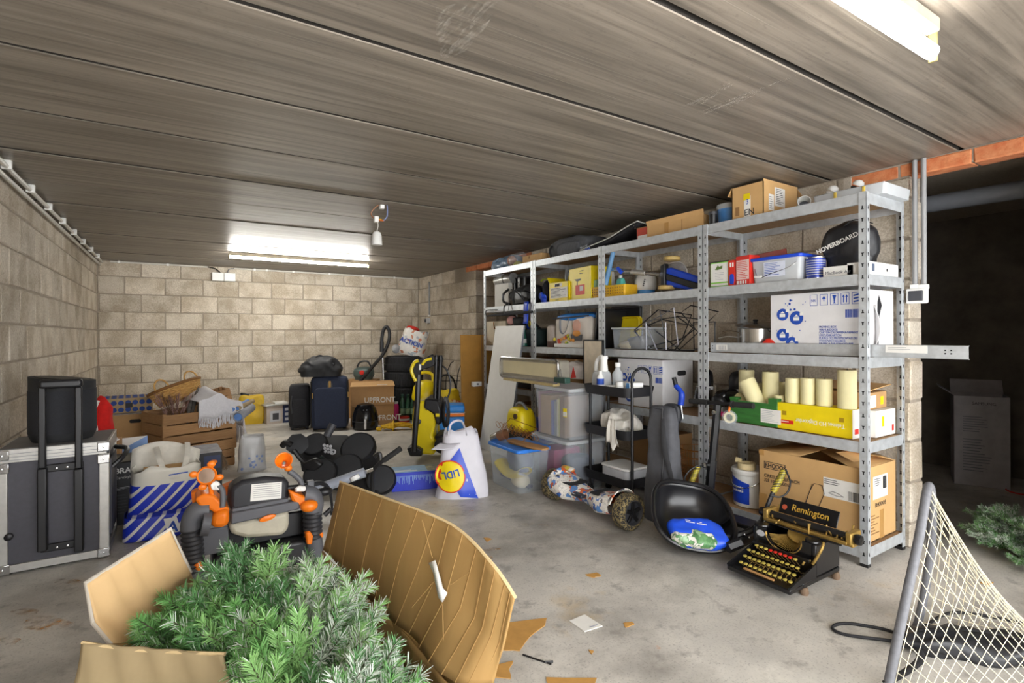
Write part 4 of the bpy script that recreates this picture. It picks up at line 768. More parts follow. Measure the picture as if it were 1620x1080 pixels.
# ---- lowest level
Z5 = LV[4]
t, w_ = sth('large_carton', 'large brown appliance carton with half open lid on the lowest shelf', 'box', 1200, 1366, 2.73, Z5); h = .36
carton(t, w_, .335, h, CARDL, False, [('f', -2.75, .12), ('l', 0.0, .0)]) if False else carton(t, w_, .335, h, CARDL, False, [('b', PI - .25, .16)])
MB().tf((-w_ / 2 + .01, 0, h), (0, 0.06, 0)).poly([(0, 0, 0), (0, .33, .0), (.22, .3, .055), (.27, .16, .05), (.2, .02, .01)]).build('flap', CARDL, t, thick=.004); MB().tf((w_ / 2 - .005, 0, h), (0, -.08, 0)).poly([(0, 0, 0), (0, .33, 0), (-.15, .31, .05), (-.24, .1, .05), (-.05, .0, .0)]).build('flap', CARDL, t, thick=.004)
MB().box(-w_ / 2 + .005, w_ / 2 - .005, .005, .33, .28, .285).build('contents', CARDD, t)
x0 = -w_ / 2
m = MB()
for q in ((.03, .15, .298, .301), (.03, .15, .262, .265), (.03, .033, .262, .301), (.147, .15, .262, .301)): m.box(x0 + q[0], x0 + q[1], -.001, 0, q[2], q[3])
m.build('logo_frame', INK, t); text('RHODOS', .034, t, (x0 + .036, -.0012, .27), FRONT, INK, sx=.82, bold=.0006); text('CIRKELMAAIER 46CM\n32E 1000/300DS', .026, t, (x0 + .03, -.0012, .215), FRONT, INK, sx=.8)
m = MB(); m.tube([(x0 + .24, -.002, .08), (x0 + .28, -.002, .2), (x0 + .3, -.002, .24), (x0 + .34, -.002, .24), (x0 + .35, -.002, .2), (x0 + .32, -.002, .12), (x0 + .31, -.002, .08)], .0014, 5); m.tube([(x0 + .25, -.002, .1), (x0 + .29, -.002, .235)], .001, 5); m.tube([(x0 + .22, -.002, .07), (x0 + .24, -.002, .1), (x0 + .3, -.002, .11), (x0 + .33, -.002, .085), (x0 + .32, -.002, .06), (x0 + .23, -.002, .05)], .001, 5, closed=True); m.build('drawing', INK, t)
plate(t, x0 + .345, w_ / 2 - .003, .19, .285, PAPER); lines(t, x0 + .35, x0 + .44, .25, .28, 3, INK, 3); lines(t, w_ / 2 - .07, w_ / 2 - .01, .195, .24, 14, INK, 4, vertical=True); MB().tube([(x0 + .37, -.0025, .21), (x0 + .39, -.0025, .222), (x0 + .42, -.0025, .215), (x0 + .44, -.0025, .207), (x0 + .41, -.0025, .203)], .0012, 5, closed=True).build('logo', INK, t)
plate(t, .09, .24, .2, .31, PAPER, side=w_ / 2); lines(t, .1, .17, .26, .3, 4, INK, 6, side=w_ / 2); lines(t, .19, .23, .24, .3, 12, INK, 5, side=w_ / 2, vertical=True); text('RHODOS', .03, t, (w_ / 2 + .0012, .11, .16), RIGHT, INK, sx=.9); lines(t, .02, .15, .03, .13, 7, CARDD, 8, side=w_ / 2); plate(t, .16, .2, 0, .14, TAPE, 'tape', side=w_ / 2); plate(t, x0, x0 + .03, .33, .36, TAPE, 'tape'); plate(t, x0, x0 + .045, 0, .12, TAPE, 'tape')
t, w_ = sth('paint_bucket', 'white paint bucket with blue label under the candle shelf', 'bucket', 1142, 1196, 2.735, Z5); r_ = w_ / 2 * .92; h = .205
MB().lathe([(r_ * .9, 0), (r_ * .92, .004), (r_ * .985, h)], 34, (0, r_ + .01, 0)).build('body', WHITE, t); MB().lathe([(r_ * 1.02, h - .02), (r_ * 1.05, h - .016), (r_ * 1.05, h), (r_ * .98, h + .008), (r_ * .85, h + .006), (0, h + .006)], 34, (0, r_ + .01, 0)).build('lid', WHITE, t)
m = MB()
for i in range(9):
    a0 = PI * 1.22 + i * .155; a1 = a0 + .155; c = lambda a, z: ((r_ * (.925 + .06 * z / h) + .0012) * math.cos(a), r_ + .01 + (r_ * (.925 + .06 * z / h) + .0012) * math.sin(a), z)
    m.k = 0; m.quad(c(a0, .02), c(a1, .02), c(a1, .17 - .004 * i), c(a0, .17 - .004 * i + .004))
m.build('label', BLU, t); m = MB()
for i in range(6):
    a0 = PI * 1.3 + i * .14; a1 = a0 + .1; c = lambda a, z: ((r_ * (.925 + .06 * z / h) + .002) * math.cos(a), r_ + .01 + (r_ * (.925 + .06 * z / h) + .002) * math.sin(a), z)
    for z in (.105, .085): m.quad(c(a0, z), c(a1, z), c(a1, z + .012), c(a0, z + .012))
m.build('print', PAPER, t); MB().tube([(r_ * 1.07 * math.cos(a), r_ + .01 + r_ * 1.07 * math.sin(a), .17 - .06 * abs(math.sin(a)) ** 2) for a in [PI + i * PI / 16 for i in range(17)]], .0022, 6).build('handle', CHROME, t)
k = thing('masking_tape', 'roll of cream masking tape on the white paint bucket lid', 'tape roll', (t.location.x + r_ * .75, t.location.y, Z5 + h + .009), RS); MB().lathe([(.034, 0), (.05, 0), (.05, .034), (.034, .034), (.034, 0)], 26).build('tape', mat('masking', '#d9c79a', .7), k); m = MB().openlathe([(.0345, .002), (.0345, .032)], 26); m.build('core', mat('tape_core', '#d0a090', .7, var=.2, scale=60), k); MB().tf((-.045, -.02, .03), (.3, .2, .4)).box(-.015, .02, -.003, .003, 0, .03).build('loose_end', mat('masking'), k)
t, w_ = sth('wire_basket', 'tall copper wire basket under the shelf behind the post', 'basket', 1062, 1106, 2.78, Z5); m = MB(); r_ = w_ / 2
for z, f in ((0, .8), (.05, .83), (.1, .87), (.15, .91), (.2, .95), (.25, 1.)): m.tube([(r_ * f * math.cos(a), r_ + r_ * f * math.sin(a), z) for a in [i / 24 * 2 * PI for i in range(24)]], .003, 5, closed=True)
for i in range(16): a = i / 16 * 2 * PI; m.tube([(r_ * .8 * math.cos(a), r_ + r_ * .8 * math.sin(a), 0), (r_ * math.cos(a), r_ + r_ * math.sin(a), .25)], .002, 5)
m.build('wires', COPPER, t); MB().soft(r_ * 1.1, r_ * 1.1, .12, 2.5, .02, 14, 6, 8, (0, r_, .002)).build('contents', CARDD, t)
t, w_ = sth('cardboard_box', 'brown carton on the lowest shelf behind the grey carry bag', 'box', 1000, 1055, 2.82, Z5); carton(t, w_, .26, .3, CARDD)
# ---------------------------------------------------------------- helpers for free-standing things
def face(p, extra=0): return -math.atan2(p[0], p[1]) + extra
def tl(t, p): return Matrix.LocRotScale(t.location, t.rotation_euler, None).inverted() @ Vector(p)
def lw(t, px, py, D): return tl(t, atd(px, py, D))
def pp(t, pts, D, th, name, mt, bev=0, parent=None):
    # an outline with its own real distance and thickness
    m = MB(); n = len(pts); Ds = D if isinstance(D, (list, tuple)) else [D] * n
    a = [lw(t, x, y, d) for (x, y), d in zip(pts, Ds)]; f = _fw.copy(); R3 = Euler(t.rotation_euler).to_matrix().inverted(); f = R3 @ f
    b = [p + f * th for p in a]
    m.raw(a + b, [tuple(range(n)), tuple(range(2 * n - 1, n - 1, -1))] + [(i, (i + 1) % n, n + (i + 1) % n, n + i) for i in range(n)])
    return m.build(name, mt, parent or t, bev=bev)
def ptube(t, pts, D, r, name, mt, n=8, k=5, smooth_=True, parent=None, closed=False):
    Ds = D if isinstance(D, (list, tuple)) else [D] * len(pts)
    P = [lw(t, x, y, d) for (x, y), d in zip(pts, Ds)]
    return MB().tube(smoothpath(P, k) if smooth_ and not closed else P, r, n, closed=closed).build(name, mt, parent or t)
def stripemat(name, c1, c2, freq, d, frac=.5, rough=.45, zlim=None, c3=None):
    m = mat(name, c1, rough); nt = m.node_tree; N = nt.nodes; L = nt.links; b = N['Principled BSDF']
    tc = [n for n in N if n.type == 'TEX_COORD'][0]; dt = N.new('ShaderNodeVectorMath'); dt.operation = 'DOT_PRODUCT'; dt.inputs[1].default_value = d; L.new(tc.outputs['Object'], dt.inputs[0])
    ml = N.new('ShaderNodeMath'); ml.operation = 'MULTIPLY'; ml.inputs[1].default_value = freq; L.new(dt.outputs['Value'], ml.inputs[0])
    fr = N.new('ShaderNodeMath'); fr.operation = 'FRACT'; L.new(ml.outputs[0], fr.inputs[0]); lt = N.new('ShaderNodeMath'); lt.operation = 'LESS_THAN'; lt.inputs[1].default_value = frac; L.new(fr.outputs[0], lt.inputs[0])
    mx = N.new('ShaderNodeMix'); mx.data_type = 'RGBA'; L.new(lt.outputs[0], mx.inputs[0]); mx.inputs[6].default_value = (*lin(c1), 1); mx.inputs[7].default_value = (*lin(c2), 1); out = mx.outputs[2]
    if zlim:
        sx = N.new('ShaderNodeSeparateXYZ'); L.new(tc.outputs['Object'], sx.inputs[0]); g = N.new('ShaderNodeMath'); g.operation = 'GREATER_THAN'; g.inputs[1].default_value = zlim; L.new(sx.outputs[2], g.inputs[0])
        m2 = N.new('ShaderNodeMix'); m2.data_type = 'RGBA'; L.new(g.outputs[0], m2.inputs[0]); L.new(out, m2.inputs[6]); m2.inputs[7].default_value = (*lin(c3), 1); out = m2.outputs[2]
    L.new(out, b.inputs['Base Color']); return m
def cellmat(name, cols, scale, rough=.5, edge=None, ew=.06):
    m = mat(name, cols[0], rough); nt = m.node_tree; N = nt.nodes; L = nt.links; b = N['Principled BSDF']; tc = [n for n in N if n.type == 'TEX_COORD'][0]
    nz = N.new('ShaderNodeTexNoise'); nz.inputs['Scale'].default_value = scale * .8; L.new(tc.outputs['Object'], nz.inputs[0]); mxv = N.new('ShaderNodeMix'); mxv.data_type = 'VECTOR'; mxv.inputs[0].default_value = .06; L.new(tc.outputs['Object'], mxv.inputs[4]); L.new(nz.outputs['Color'], mxv.inputs[5])
    v = N.new('ShaderNodeTexVoronoi'); v.inputs['Scale'].default_value = scale; L.new(mxv.outputs[1], v.inputs['Vector'])
    sp_ = N.new('ShaderNodeSeparateColor'); L.new(v.outputs['Color'], sp_.inputs[0]); cr = N.new('ShaderNodeValToRGB'); cr.color_ramp.interpolation = 'CONSTANT'
    for i, c in enumerate(cols):
        e = cr.color_ramp.elements[i] if i < 2 else cr.color_ramp.elements.new(i / len(cols)); e.position = i / len(cols); e.color = (*lin(c), 1)
    L.new(sp_.outputs[0], cr.inputs[0]); out = cr.outputs[0]
    if edge:
        v2 = N.new('ShaderNodeTexVoronoi'); v2.feature = 'DISTANCE_TO_EDGE'; v2.inputs['Scale'].default_value = scale; L.new(mxv.outputs[1], v2.inputs['Vector']); lt = N.new('ShaderNodeMath'); lt.operation = 'LESS_THAN'; lt.inputs[1].default_value = ew; L.new(v2.outputs['Distance'], lt.inputs[0])
        mx = N.new('ShaderNodeMix'); mx.data_type = 'RGBA'; L.new(lt.outputs[0], mx.inputs[0]); L.new(out, mx.inputs[6]); mx.inputs[7].default_value = (*lin(edge), 1); out = mx.outputs[2]
    L.new(out, b.inputs['Base Color']); return m
class Bag:
    # a standing soft bag: superellipse loops that lean, narrow and crumple; decals follow its front
    def __init__(s, w, d, h, p=3.5, amp=.012, fr=7, seed=1, tw=.9, td=.45, lean=(0, 0)): s.w, s.d, s.h, s.p, s.amp, s.fr, s.seed, s.tw, s.td, s.lean = w, d, h, p, amp, fr, seed, tw, td, lean
    def nz(s, x, y, z): return s.amp * (noise.noise(Vector((x * s.fr + s.seed * 3, y * s.fr, z * s.fr * .7))) + .6 * abs(noise.noise(Vector((x * s.fr * 2.2, y * s.fr * 2.2 + s.seed, z * s.fr * 1.3)))))
    def dims(s, z): t = max(0, z / s.h); return s.w / 2 * lerp(1, s.tw, t), s.d / 2 * lerp(1, s.td, t) * (1 - .25 * math.exp(-t * 14))
    def pt(s, a, z, top=0):
        W, D = s.dims(z); c, q = math.cos(a), math.sin(a); x = W * abs(c) ** (2 / s.p) * (1 if c > 0 else -1); y = D * abs(q) ** (2 / s.p) * (1 if q > 0 else -1); k = 1 + s.nz(x, y, z) / max(.04, min(W, D))
        return (x * (1 + (k - 1) * .4) + s.lean[0] * z, y * k + s.lean[1] * z, z)
    def front(s, x, z, off=.003):
        W, D = s.dims(z); u = min(.98, abs(x) / W); y = -D * (1 - u ** s.p) ** (1 / s.p); k = 1 + s.nz(x, y, z) / max(.04, min(W, D)); return (x + s.lean[0] * z, y * k - off + s.lean[1] * z, z)
    def body(s, t, name, mt, n=40, m_=14, rim=None, bottom=True):
        m = MB(); vs = []; fs = []
        for j in range(m_ + 1):
            for i in range(n):
                a = 2 * PI * i / n; z = s.h * j / m_
                if j == m_ and rim: z += rim * noise.noise(Vector((math.cos(a) * 1.7, math.sin(a) * 1.7, s.seed)))
                p = s.pt(a, z); vs.append(p)
        for j in range(m_):
            for i in range(n): fs.append((j * n + i, j * n + (i + 1) % n, (j + 1) * n + (i + 1) % n, (j + 1) * n + i))
        if bottom: fs.append(tuple(range(n - 1, -1, -1)))
        m.raw(vs, fs); return m.build(name, mt, t, thick=.0025, off=-1)
    def disc(s, t, cx, cz, r, name, mt, off=.003, r2=None):
        m = MB(); r2 = r2 or r; vs = [s.front(cx, cz, off)]; K = 5; n = 28
        for k in range(1, K + 1):
            for i in range(n): a = 2 * PI * i / n; vs.append(s.front(cx + r * k / K * math.cos(a), cz + r2 * k / K * math.sin(a), off))
        fs = [(0, 1 + i, 1 + (i + 1) % n) for i in range(n)] + [(1 + k * n + i, 1 + k * n + (i + 1) % n, 1 + (k + 1) * n + (i + 1) % n, 1 + (k + 1) * n + i) for k in range(K - 1) for i in range(n)]
        m.raw(vs, [f[::-1] for f in fs]); return m.build(name, mt, t)
    def patch(s, t, quad, name, mt, off=.003, n=8):
        a, b, c, d = quad; f = lambda u, v: s.front(lerp(lerp(a[0], b[0], u), lerp(d[0], c[0], u), v), lerp(lerp(a[1], b[1], u), lerp(d[1], c[1], u), v), off)
        return MB().grid(f, n, n).build(name, mt, t)
    def text(s, t, body, size, x, z, mt, ang=0, sx=1, bold=.0):
        o = text(body, size, t, (0, 0, 0), (0, 0, 0), mt, sx=1, bold=bold); ca, sa = math.cos(ang), math.sin(ang)
        for v in o.data.vertices:
            a, b = v.co.x * sx, v.co.y; X = x + a * ca - b * sa; Z = z + a * sa + b * ca; v.co = Vector(s.front(X, max(.0, Z), .009 + v.co.z))
        return o
# ---------------------------------------------------------------- floor, right side
GRAF = cellmat('graffiti', ['#e6e2da', '#d4632a', '#e8e4dc', '#2f62b0', '#eae6de', '#e0dad0', '#d0663a', '#ebe7df', '#4a4a56', '#e6e1d8', '#5a8ac8', '#eae6de'], 36, .35, '#6a6a74', .015)
TRD = cellmat('tread', ['#2a2826', '#312e2a'], 48, .85, '#8a7a52', .09)
t = thing('hoverboard', 'hoverboard with orange and blue graffiti print on the floor', 'hoverboard', (2.118, 2.44, 0), RS + .02)
def hb(u, v):
    x = -.27 + .54 * u; a = 2 * PI * v; e = abs(x) / .27; wy = .058 + .06 * min(1, e * 1.7) ** 2 * (1 - .15 * e); hz_ = .036 + .016 * min(1, e * 2) + .01 * e
    y = wy * abs(math.cos(a)) ** .7 * (1 if math.cos(a) > 0 else -1); z = .108 + .03 * max(0, e - .55) * 2 + hz_ * abs(math.sin(a)) ** .7 * (1 if math.sin(a) > 0 else -1); return (x, y, z)
MB().grid(hb, 28, 24).build('shell', GRAF, t)
for s in (-1, 1):
    MB().grid(lambda u, v: (s * (.285 - .03 * (1 - v)), .112 * math.cos(PI * (.12 + .76 * u)), .112 + .105 * math.sin(PI * (.12 + .76 * u)) - .02 * (1 - v)), 14, 5).build('fender', GRAF, t, thick=.006)
    MB().tf((s * .155, 0, .158)).prismz(rrect(.15, .15, .02), 0, .006).build('foot_pad', MBLACK, t, bev=.002)
    MB().tf((s * .325, 0, .102), (0, PI / 2, 0)).lathe([(.066, -.042), (.085, -.042), (.099, -.03), (.102, 0), (.099, .03), (.085, .042), (.066, .042), (.066, -.042)], 36).build('tyre', TRD, t)
    hub = MB().tf((s * .325, 0, .102), (0, PI / 2, 0)).lathe([(0, -.024), (.058, -.024), (.066, -.043), (.07, -.043), (.07, .043), (.066, .043), (.058, .024), (0, .024)], 30).build('rim', DGREY, t)
    for k in range(5): a = k * 2 * PI / 5; MB().tf((s * .358, 0, .102), (a, 0, 0)).prism([(-.006, .012), (.004, .012), (.006, .058), (-.006, .058)], -.009, .012).build('spoke', BLACK, hub, bev=.002)
    MB().tf((s * .358, 0, .102), (0, PI / 2, 0)).lathe([(.016, -.004), (.016, .008), (0, .01)], 16).build('hub_cap', BLACK, hub)
MB().box(-.045, .045, -.105, -.06, .115, .135).build('lamp', mat('lens_dark', '#2a2d38', .2), t, bev=.006)
# trolley
t = thing('utility_trolley', 'black three tier metal trolley in front of the shelving', 'trolley', (2.36, 2.575, 0), RS); TW, TD = .43, .27; TROL = t
BM_ = mat('black_powder_coat', '#1c1c1f', .5, var=.1)
for z in (.69, .42, .115):
    m = MB(); shell(m, TW - .02, TD - .02, TW, TD, .062, .04, .004, 6); m.build('tray', BM_, t, loc=(0, TD / 2, z))
for x in (-TW / 2 + .03, TW / 2 - .005):
    hh = .73 if x < 0 else .8
    pts = [(x, .05, .06), (x, .05, hh)] + ([(x, .05 + .085 * (1 - math.cos(a)) , hh + .075 * math.sin(a)) for a in [PI * i / 10 for i in range(1, 10)]] if x > 0 else []) + [(x, .22, hh), (x, .22, .06)]
    MB().tube(pts, .0095, 10).build('pole', BM_, t)
for x in (-TW / 2 + .03, TW / 2 - .005):
    for y in (.05, .22): MB().tf((x, y, .025), (0, PI / 2, .3)).lathe([(.008, -.012), (.025, -.012), (.025, .012), (.008, .012)], 18).build('castor', BLACK, t); MB().box(x - .012, x + .012, y - .01, y + .01, .03, .065).build('castor_fork', BM_, t)
def ontro(name, label, cat, x, y, z): p = t.location; return thing(name, label, cat, (p.x + y, p.y - x, z), RS)
TZ = (.694, .424, .119)
k = ontro('jerrycan', 'white plastic jerrycan with handle on the top tray', 'jerrycan', -.125, .1, TZ[0])
MB().soft(.13, .1, .15, 5, .003, 5, 2, 10, top=.92).build('body', FROST, k); MB().tube(smoothpath([(-.055, 0, .13), (-.045, 0, .21), (0, 0, .245), (.03, 0, .22)], 6), .014, 10).build('handle', WHITE, k); MB().lathe([(.03, .145), (.024, .2), (.024, .225), (.028, .226), (.028, .25), (0, .25)], 18, (.025, 0, 0)).build('neck', WHITE, k); MB().box(.01, .045, -.053, -.05, .03, .1).build('label', BLU, k)
k = ontro('bottle', 'clear plastic bottle behind the jerrycan on the trolley', 'bottle', -.03, .16, TZ[0]); MB().lathe([(.032, 0), (.036, .004), (.036, .13), (.015, .165), (.015, .185)], 20).build('body', FROST, k); MB().lathe([(.019, .178), (.019, .205), (0, .205)], 16).build('cap', WHITE, k)
k = ontro('bottle', 'slim white bottle with blue label at the front of the trolley tray', 'bottle', -.075, .045, TZ[0]); MB().lathe([(.022, 0), (.024, .003), (.024, .11), (.012, .13), (.012, .15), (0, .15)], 18).build('body', WHITE, k); MB().lathe([(.0245, .06), (.0245, .1)], 18).build('label', BLUEINK, k)
k = ontro('pill_bottle', 'squat white lidded bottle on the trolley tray', 'bottle', .1, .05, TZ[0]); MB().lathe([(.024, 0), (.026, .003), (.026, .06), (.02, .066)], 18).build('body', WHITE, k); MB().lathe([(.024, .064), (.024, .09), (0, .09)], 18).build('cap', WHITE, k)
k = ontro('tissue_carton', 'white and light blue carton on the trolley tray', 'box', .13, .14, TZ[0]); MB().tf((0, 0, 0), (0, 0, -.3)).box(-.05, .045, -.05, .05, 0, .085).build('body', WHITE, k, bev=.003); MB().tf((0, 0, 0), (0, 0, -.3)).prism([(-.02, 0.002), (.045, .002), (.045, .083), (.01, .083)], -.0515, -.05).build('print', mat('sky'), k)
k = ontro('glue_pot', 'low white pot with dark rim on the trolley tray', 'pot', .02, .06, TZ[0]); MB().lathe([(.045, 0), (.047, .003), (.047, .055), (.04, .06), (0, .06)], 22).build('body', WHITE, k); MB().lathe([(.0475, .03), (.0475, .045)], 22).build('label', mat('slate'), k)
k = ontro('plastic_bag', 'knotted white plastic bag spilling over the middle tray', 'bag', .02, .13, TZ[1]); WB = mat('white_film', '#dcd8cf', .4, var=.06, scale=30); MB().soft(.33, .22, .16, 2.6, .028, 12, 4, 16, top=.85).build('bag', WB, k); MB().grid(lambda u, v: (.06 + .07 * (v - .5) * (1 + u * .6) + .03 * u, -.125 - .028 * math.sin(2 * u) - .006 * math.sin(14 * v), .12 - .17 * u + .03 * math.sin(9 * v) * u), 8, 8).build('loose_tail', WB, k, thick=.002)
k = ontro('lidded_box', 'pale grey plastic box on the lowest trolley tray', 'box', .06, .13, TZ[2]); MB().prismz(rrect(.24, .2, .03), 0, .1).build('box', LGREY, k, bev=.008); MB().prismz(rrect(.25, .21, .03), .1, .115).build('lid', WHITE, k, bev=.005)
k = thing('snack_bag', 'crumpled orange snack wrapper beside the lowest trolley tray', 'wrapper', (2.2, 2.72, .0), RS); MB().soft(.14, .07, .2, 2.6, .03, 14, 3, 12, top=.7).build('wrapper', cellmat('snack', ['#d8d2c8', '#d8912a', '#e0dcd4', '#c84a2a', '#d9c64a'], 22, .3), k)
for i in range(3): MB().ell((.03 * i - .03, -.02, .205), (.03, .025, .015), 10, 6).build('crumple', MATS['snack'], k)
p = atx(938, 545, 2.655); t = thing('framed_panel', 'cream panel with thin black frame leaning on the shelving behind the trolley', 'panel', (2.655, p.y, 0), RS); MB().box(-.1, .1, 0, .012, 0, 1.04).build('panel', mat('cream_board', '#cdbfa8', .7), t)
m = MB(); [m.box(*q) for q in ((-.108, -.1, -.003, .015, 0, 1.05), (.1, .108, -.003, .015, 0, 1.05), (-.108, .108, -.003, .015, 1.04, 1.05))]; m.build('frame', BLACK, t)
# clear storage boxes
def clearbox(name, label, X, Y, z, w_, d, h, lidm, rz=RS):
    t = thing(name, label, 'storage box', (X, Y, z), rz); m = MB(); shell(m, w_ - .05, d - .05, w_ - .015, d - .015, h - .02, .03, .003, 5); m.build('tub', CLEAR, t, loc=(0, d / 2, 0))
    MB().prismz(rrect(w_, d, .03), h - .03, h - .006).build('lid', lidm, t, loc=(0, d / 2, 0), bev=.005); return t
t = clearbox('storage_box', 'lower clear storage box of the stack beside the trolley', 2.24, 3.03, 0, .46, .38, .36, FROST); MB().box(-.18, .0, .06, .3, .01, .25).build('contents', mat('magenta_card', '#b8407a', .6), t); MB().soft(.16, .25, .22, 4, .015, 8, 3, 10, (.1, .2, .006)).build('contents', mat('slate'), t)
t = clearbox('storage_box', 'upper clear storage box full of books on the stack beside the trolley', 2.26, 3.02, .357, .44, .36, .365, FROST)
rr = random.Random(8); x = -.19
for c, wd in (('#a08090', .03), ('#b59a7c', .13), ('#7d86b8', .035), ('#8d93a0', .03), ('#d8d2bc', .02), ('#c8c890', .015), ('#8a7560', .06)): MB().box(x, x + wd - .003, .03, .03 + rr.uniform(.22, .28), .006, rr.uniform(.24, .31)).build('book', mat('book' + c, c, .7), t, bev=.002); x += wd
MB().box(.13, .17, .014, .016, .16, .22).build('label', YEL, t); MB().box(.13, .17, .013, .014, .165, .195).build('label', PAPER, t)
t = clearbox('storage_box', 'clear storage box with blue lid holding a yellow machine', 1.94, 3.17, 0, .42, .29, .31, mat('lid_blue', '#2f7ad8', .4)); BB = t
MB().grid(lambda u, v: (-.17 + .32 * u, .1 + .1 * math.sin(2 * PI * v) * .6, .14 + .03 * math.cos(2 * PI * v) - .09 * math.sin(PI * u) * .6), 14, 14).build('yellow_arch', YEL, t); MB().soft(.24, .15, .13, 2.6, .008, 8, 3, 12, (.02, .15, .12)).build('dark_part', mat('navy_plastic', '#2c3550', .4), t); MB().ell((.06, .12, .055), (.085, .06, .05), 18, 12).build('cream_part', mat('cream'), t); MB().tf((0, .12, .03), (0, .15, .2)).box(-.15, .15, -.02, .02, 0, .03).build('dark_bar', mat('navy_plastic'), t, bev=.006)
bz = .306
k = thing('wire_basket', 'copper wire basket tipped on the blue lid', 'basket', (2.05, 3.24, bz), RS + .15); m = MB(); r_ = random.Random(2)
for i in range(7):
    for j in range(4): x = -.13 + i * .042 + (.021 if j % 2 else 0); y = .0 + j * .045; z = .01 + .10 * (1 - j / 4.0); m.tube([(x + .022 * math.cos(a), y - .02 * math.sin(a) * .5, z + .026 * math.sin(a)) for a in [PI / 6 + q * PI / 3 for q in range(6)]], .0018, 5, closed=True)
m.tube([(-.15, -.02, .02), (.15, -.02, .02), (.15, .14, .1), (-.15, .14, .14)], .003, 5, closed=True); m.build('wires', COPPER, k)
k = thing('tumbler', 'brown and steel tumbler lying in the wire basket', 'tumbler', (2.0, 3.3, bz), RS + .4); MB().tf((0, 0, .04), (0, PI / 2 - .35, 0)).lathe([(.028, -.07), (.03, -.066), (.036, .0)], 20).build('base', CHROME, k); MB().tf((0, 0, .04), (0, PI / 2 - .35, 0)).lathe([(.0365, 0), (.04, .06), (.036, .06), (.03, -.05), (0, -.05)], 20).build('sleeve', mat('brown_leather', '#6e4a32', .5), k)
k = thing('wooden_board', 'long wooden cutting board resting on the blue lid', 'board', (2.06, 3.02, bz), RS + .1); MB().tf((0, 0, .012), (0, .0, 0)).prismz([(-.2, -.03), (.1, -.05), (.19, -.035), (.205, 0), (.19, .035), (.1, .045), (-.2, .03)], 0, .014).build('board', WOOD, k, bev=.004); MB().box(-.19, .1, -.02, .02, 0, .012).build('runner', CARDD, k)
k = thing('steam_cleaner', 'small yellow steam cleaner behind the blue lidded box', 'cleaner', (2.27, 3.56, 0), RS); MB().soft(.25, .2, .2, 4, .006, 6, 3, 12, (0, .1, .3), top=.8, flatb=False).build('body', YEL, k); MB().box(-.1, .1, .03, .17, 0, .31).build('stand', BLACK, k, bev=.01); MB().tube(smoothpath([(-.1, .1, .46), (-.06, .1, .52), (.02, .1, .53), (.08, .1, .48)], 6), .012, 8).build('handle', GREY, k); MB().tf((.07, 0, .44), (PI / 2, 0, 0)).lathe([(.022, 0), (.022, .012), (0, .014)], 16).build('dial', mat('brown_dial', '#4a3020', .5), k); MB().tube([(.01, -.003, .36), (.03, -.012, .34), (.06, -.008, .36)], .004, 6).build('hook', INK, k)
# trough lamp lying on the clear boxes
y, w_ = sp(786, 876, 2.24); t = thing('trough_lamp', 'long metal trough lamp lying across the clear storage boxes', 'lamp', (2.24, y, .73), RS); ST = mat('stainless_dull', '#a8a294', .35, metal=.5, var=.12, scale=12)
m = MB(); m.prism(rrect(w_, .16, .02), .05, .14); m.build('back', ST, t, loc=(0, 0, .095)); MB().prism(rrect(w_ - .04, .1, .01), .045, .0498).build('reflector', mat('reflector_cream', '#cfc39e', .35, var=.08, scale=5), t, loc=(0, 0, .1))
MB().tube([(x, .035, z + .095) for x, z in rrect(w_, .16, .03)], .009, 8, closed=True).build('rim', CHROME, t); MB().box(-w_ / 2 + .05, w_ / 2 - .05, .03, .09, -.012, .015).build('brush_strip', mat('straw', '#b3a070', .9, var=.2, scale=80), t); MB().box(w_ / 2 - .03, w_ / 2 + .1, .02, .07, .02, .06).build('clamp', mat('dark_green', '#23443a', .5), t, bev=.005); MB().tube(smoothpath([(w_ / 2 - .01, .03, .05), (w_ / 2 + .03, .03, .12), (w_ / 2 + .05, .03, .05)], 6), .004, 6).build('clamp_wire', CHROME, t)
# boards
t = thing('white_board', 'tall white panel leaning against the far shelving', 'board', (2.47, 4.2, 0), RS, rot=(-.16, 0, RS)); MB().box(-.25, .25, 0, .016, 0, 1.19).build('panel', mat('white_panel', '#ecebe7', .5, var=.03), t, bev=.002); MB().box(.25, .2512, 0, .016, 0, 1.19).build('edge_band', GREY, t)
p = aty(728, 530, 4.9); t = thing('hardboard_sheet', 'brown hardboard sheet standing at the end of the shelving', 'board', (p.x, 4.86, 0), 0); MB().tf((0, 0, 0), (-.03, 0, 0)).box(0, .5, 0, .012, 0, 1.09).build('sheet', mat('hardboard', '#a5762c', .6, var=.12, scale=9), t, bev=.002); MB().tf((0, 0, 0), (-.03, 0, 0)).box(.245, .255, -.001, 0, 0, 1.09).build('seam', CARDD, t)
t = thing('wall_bracket', 'small white bracket clipped on the end of the far shelving', 'bracket', aty(757, 607, 4.80) + Vector((-.02, 0, 0))); MB().box(-.05, .05, -.02, .03, -.025, .025).build('body', WHITE, t, bev=.005); MB().box(-.012, .012, -.024, -.018, -.01, .01).build('screw_plate', GREY, t)
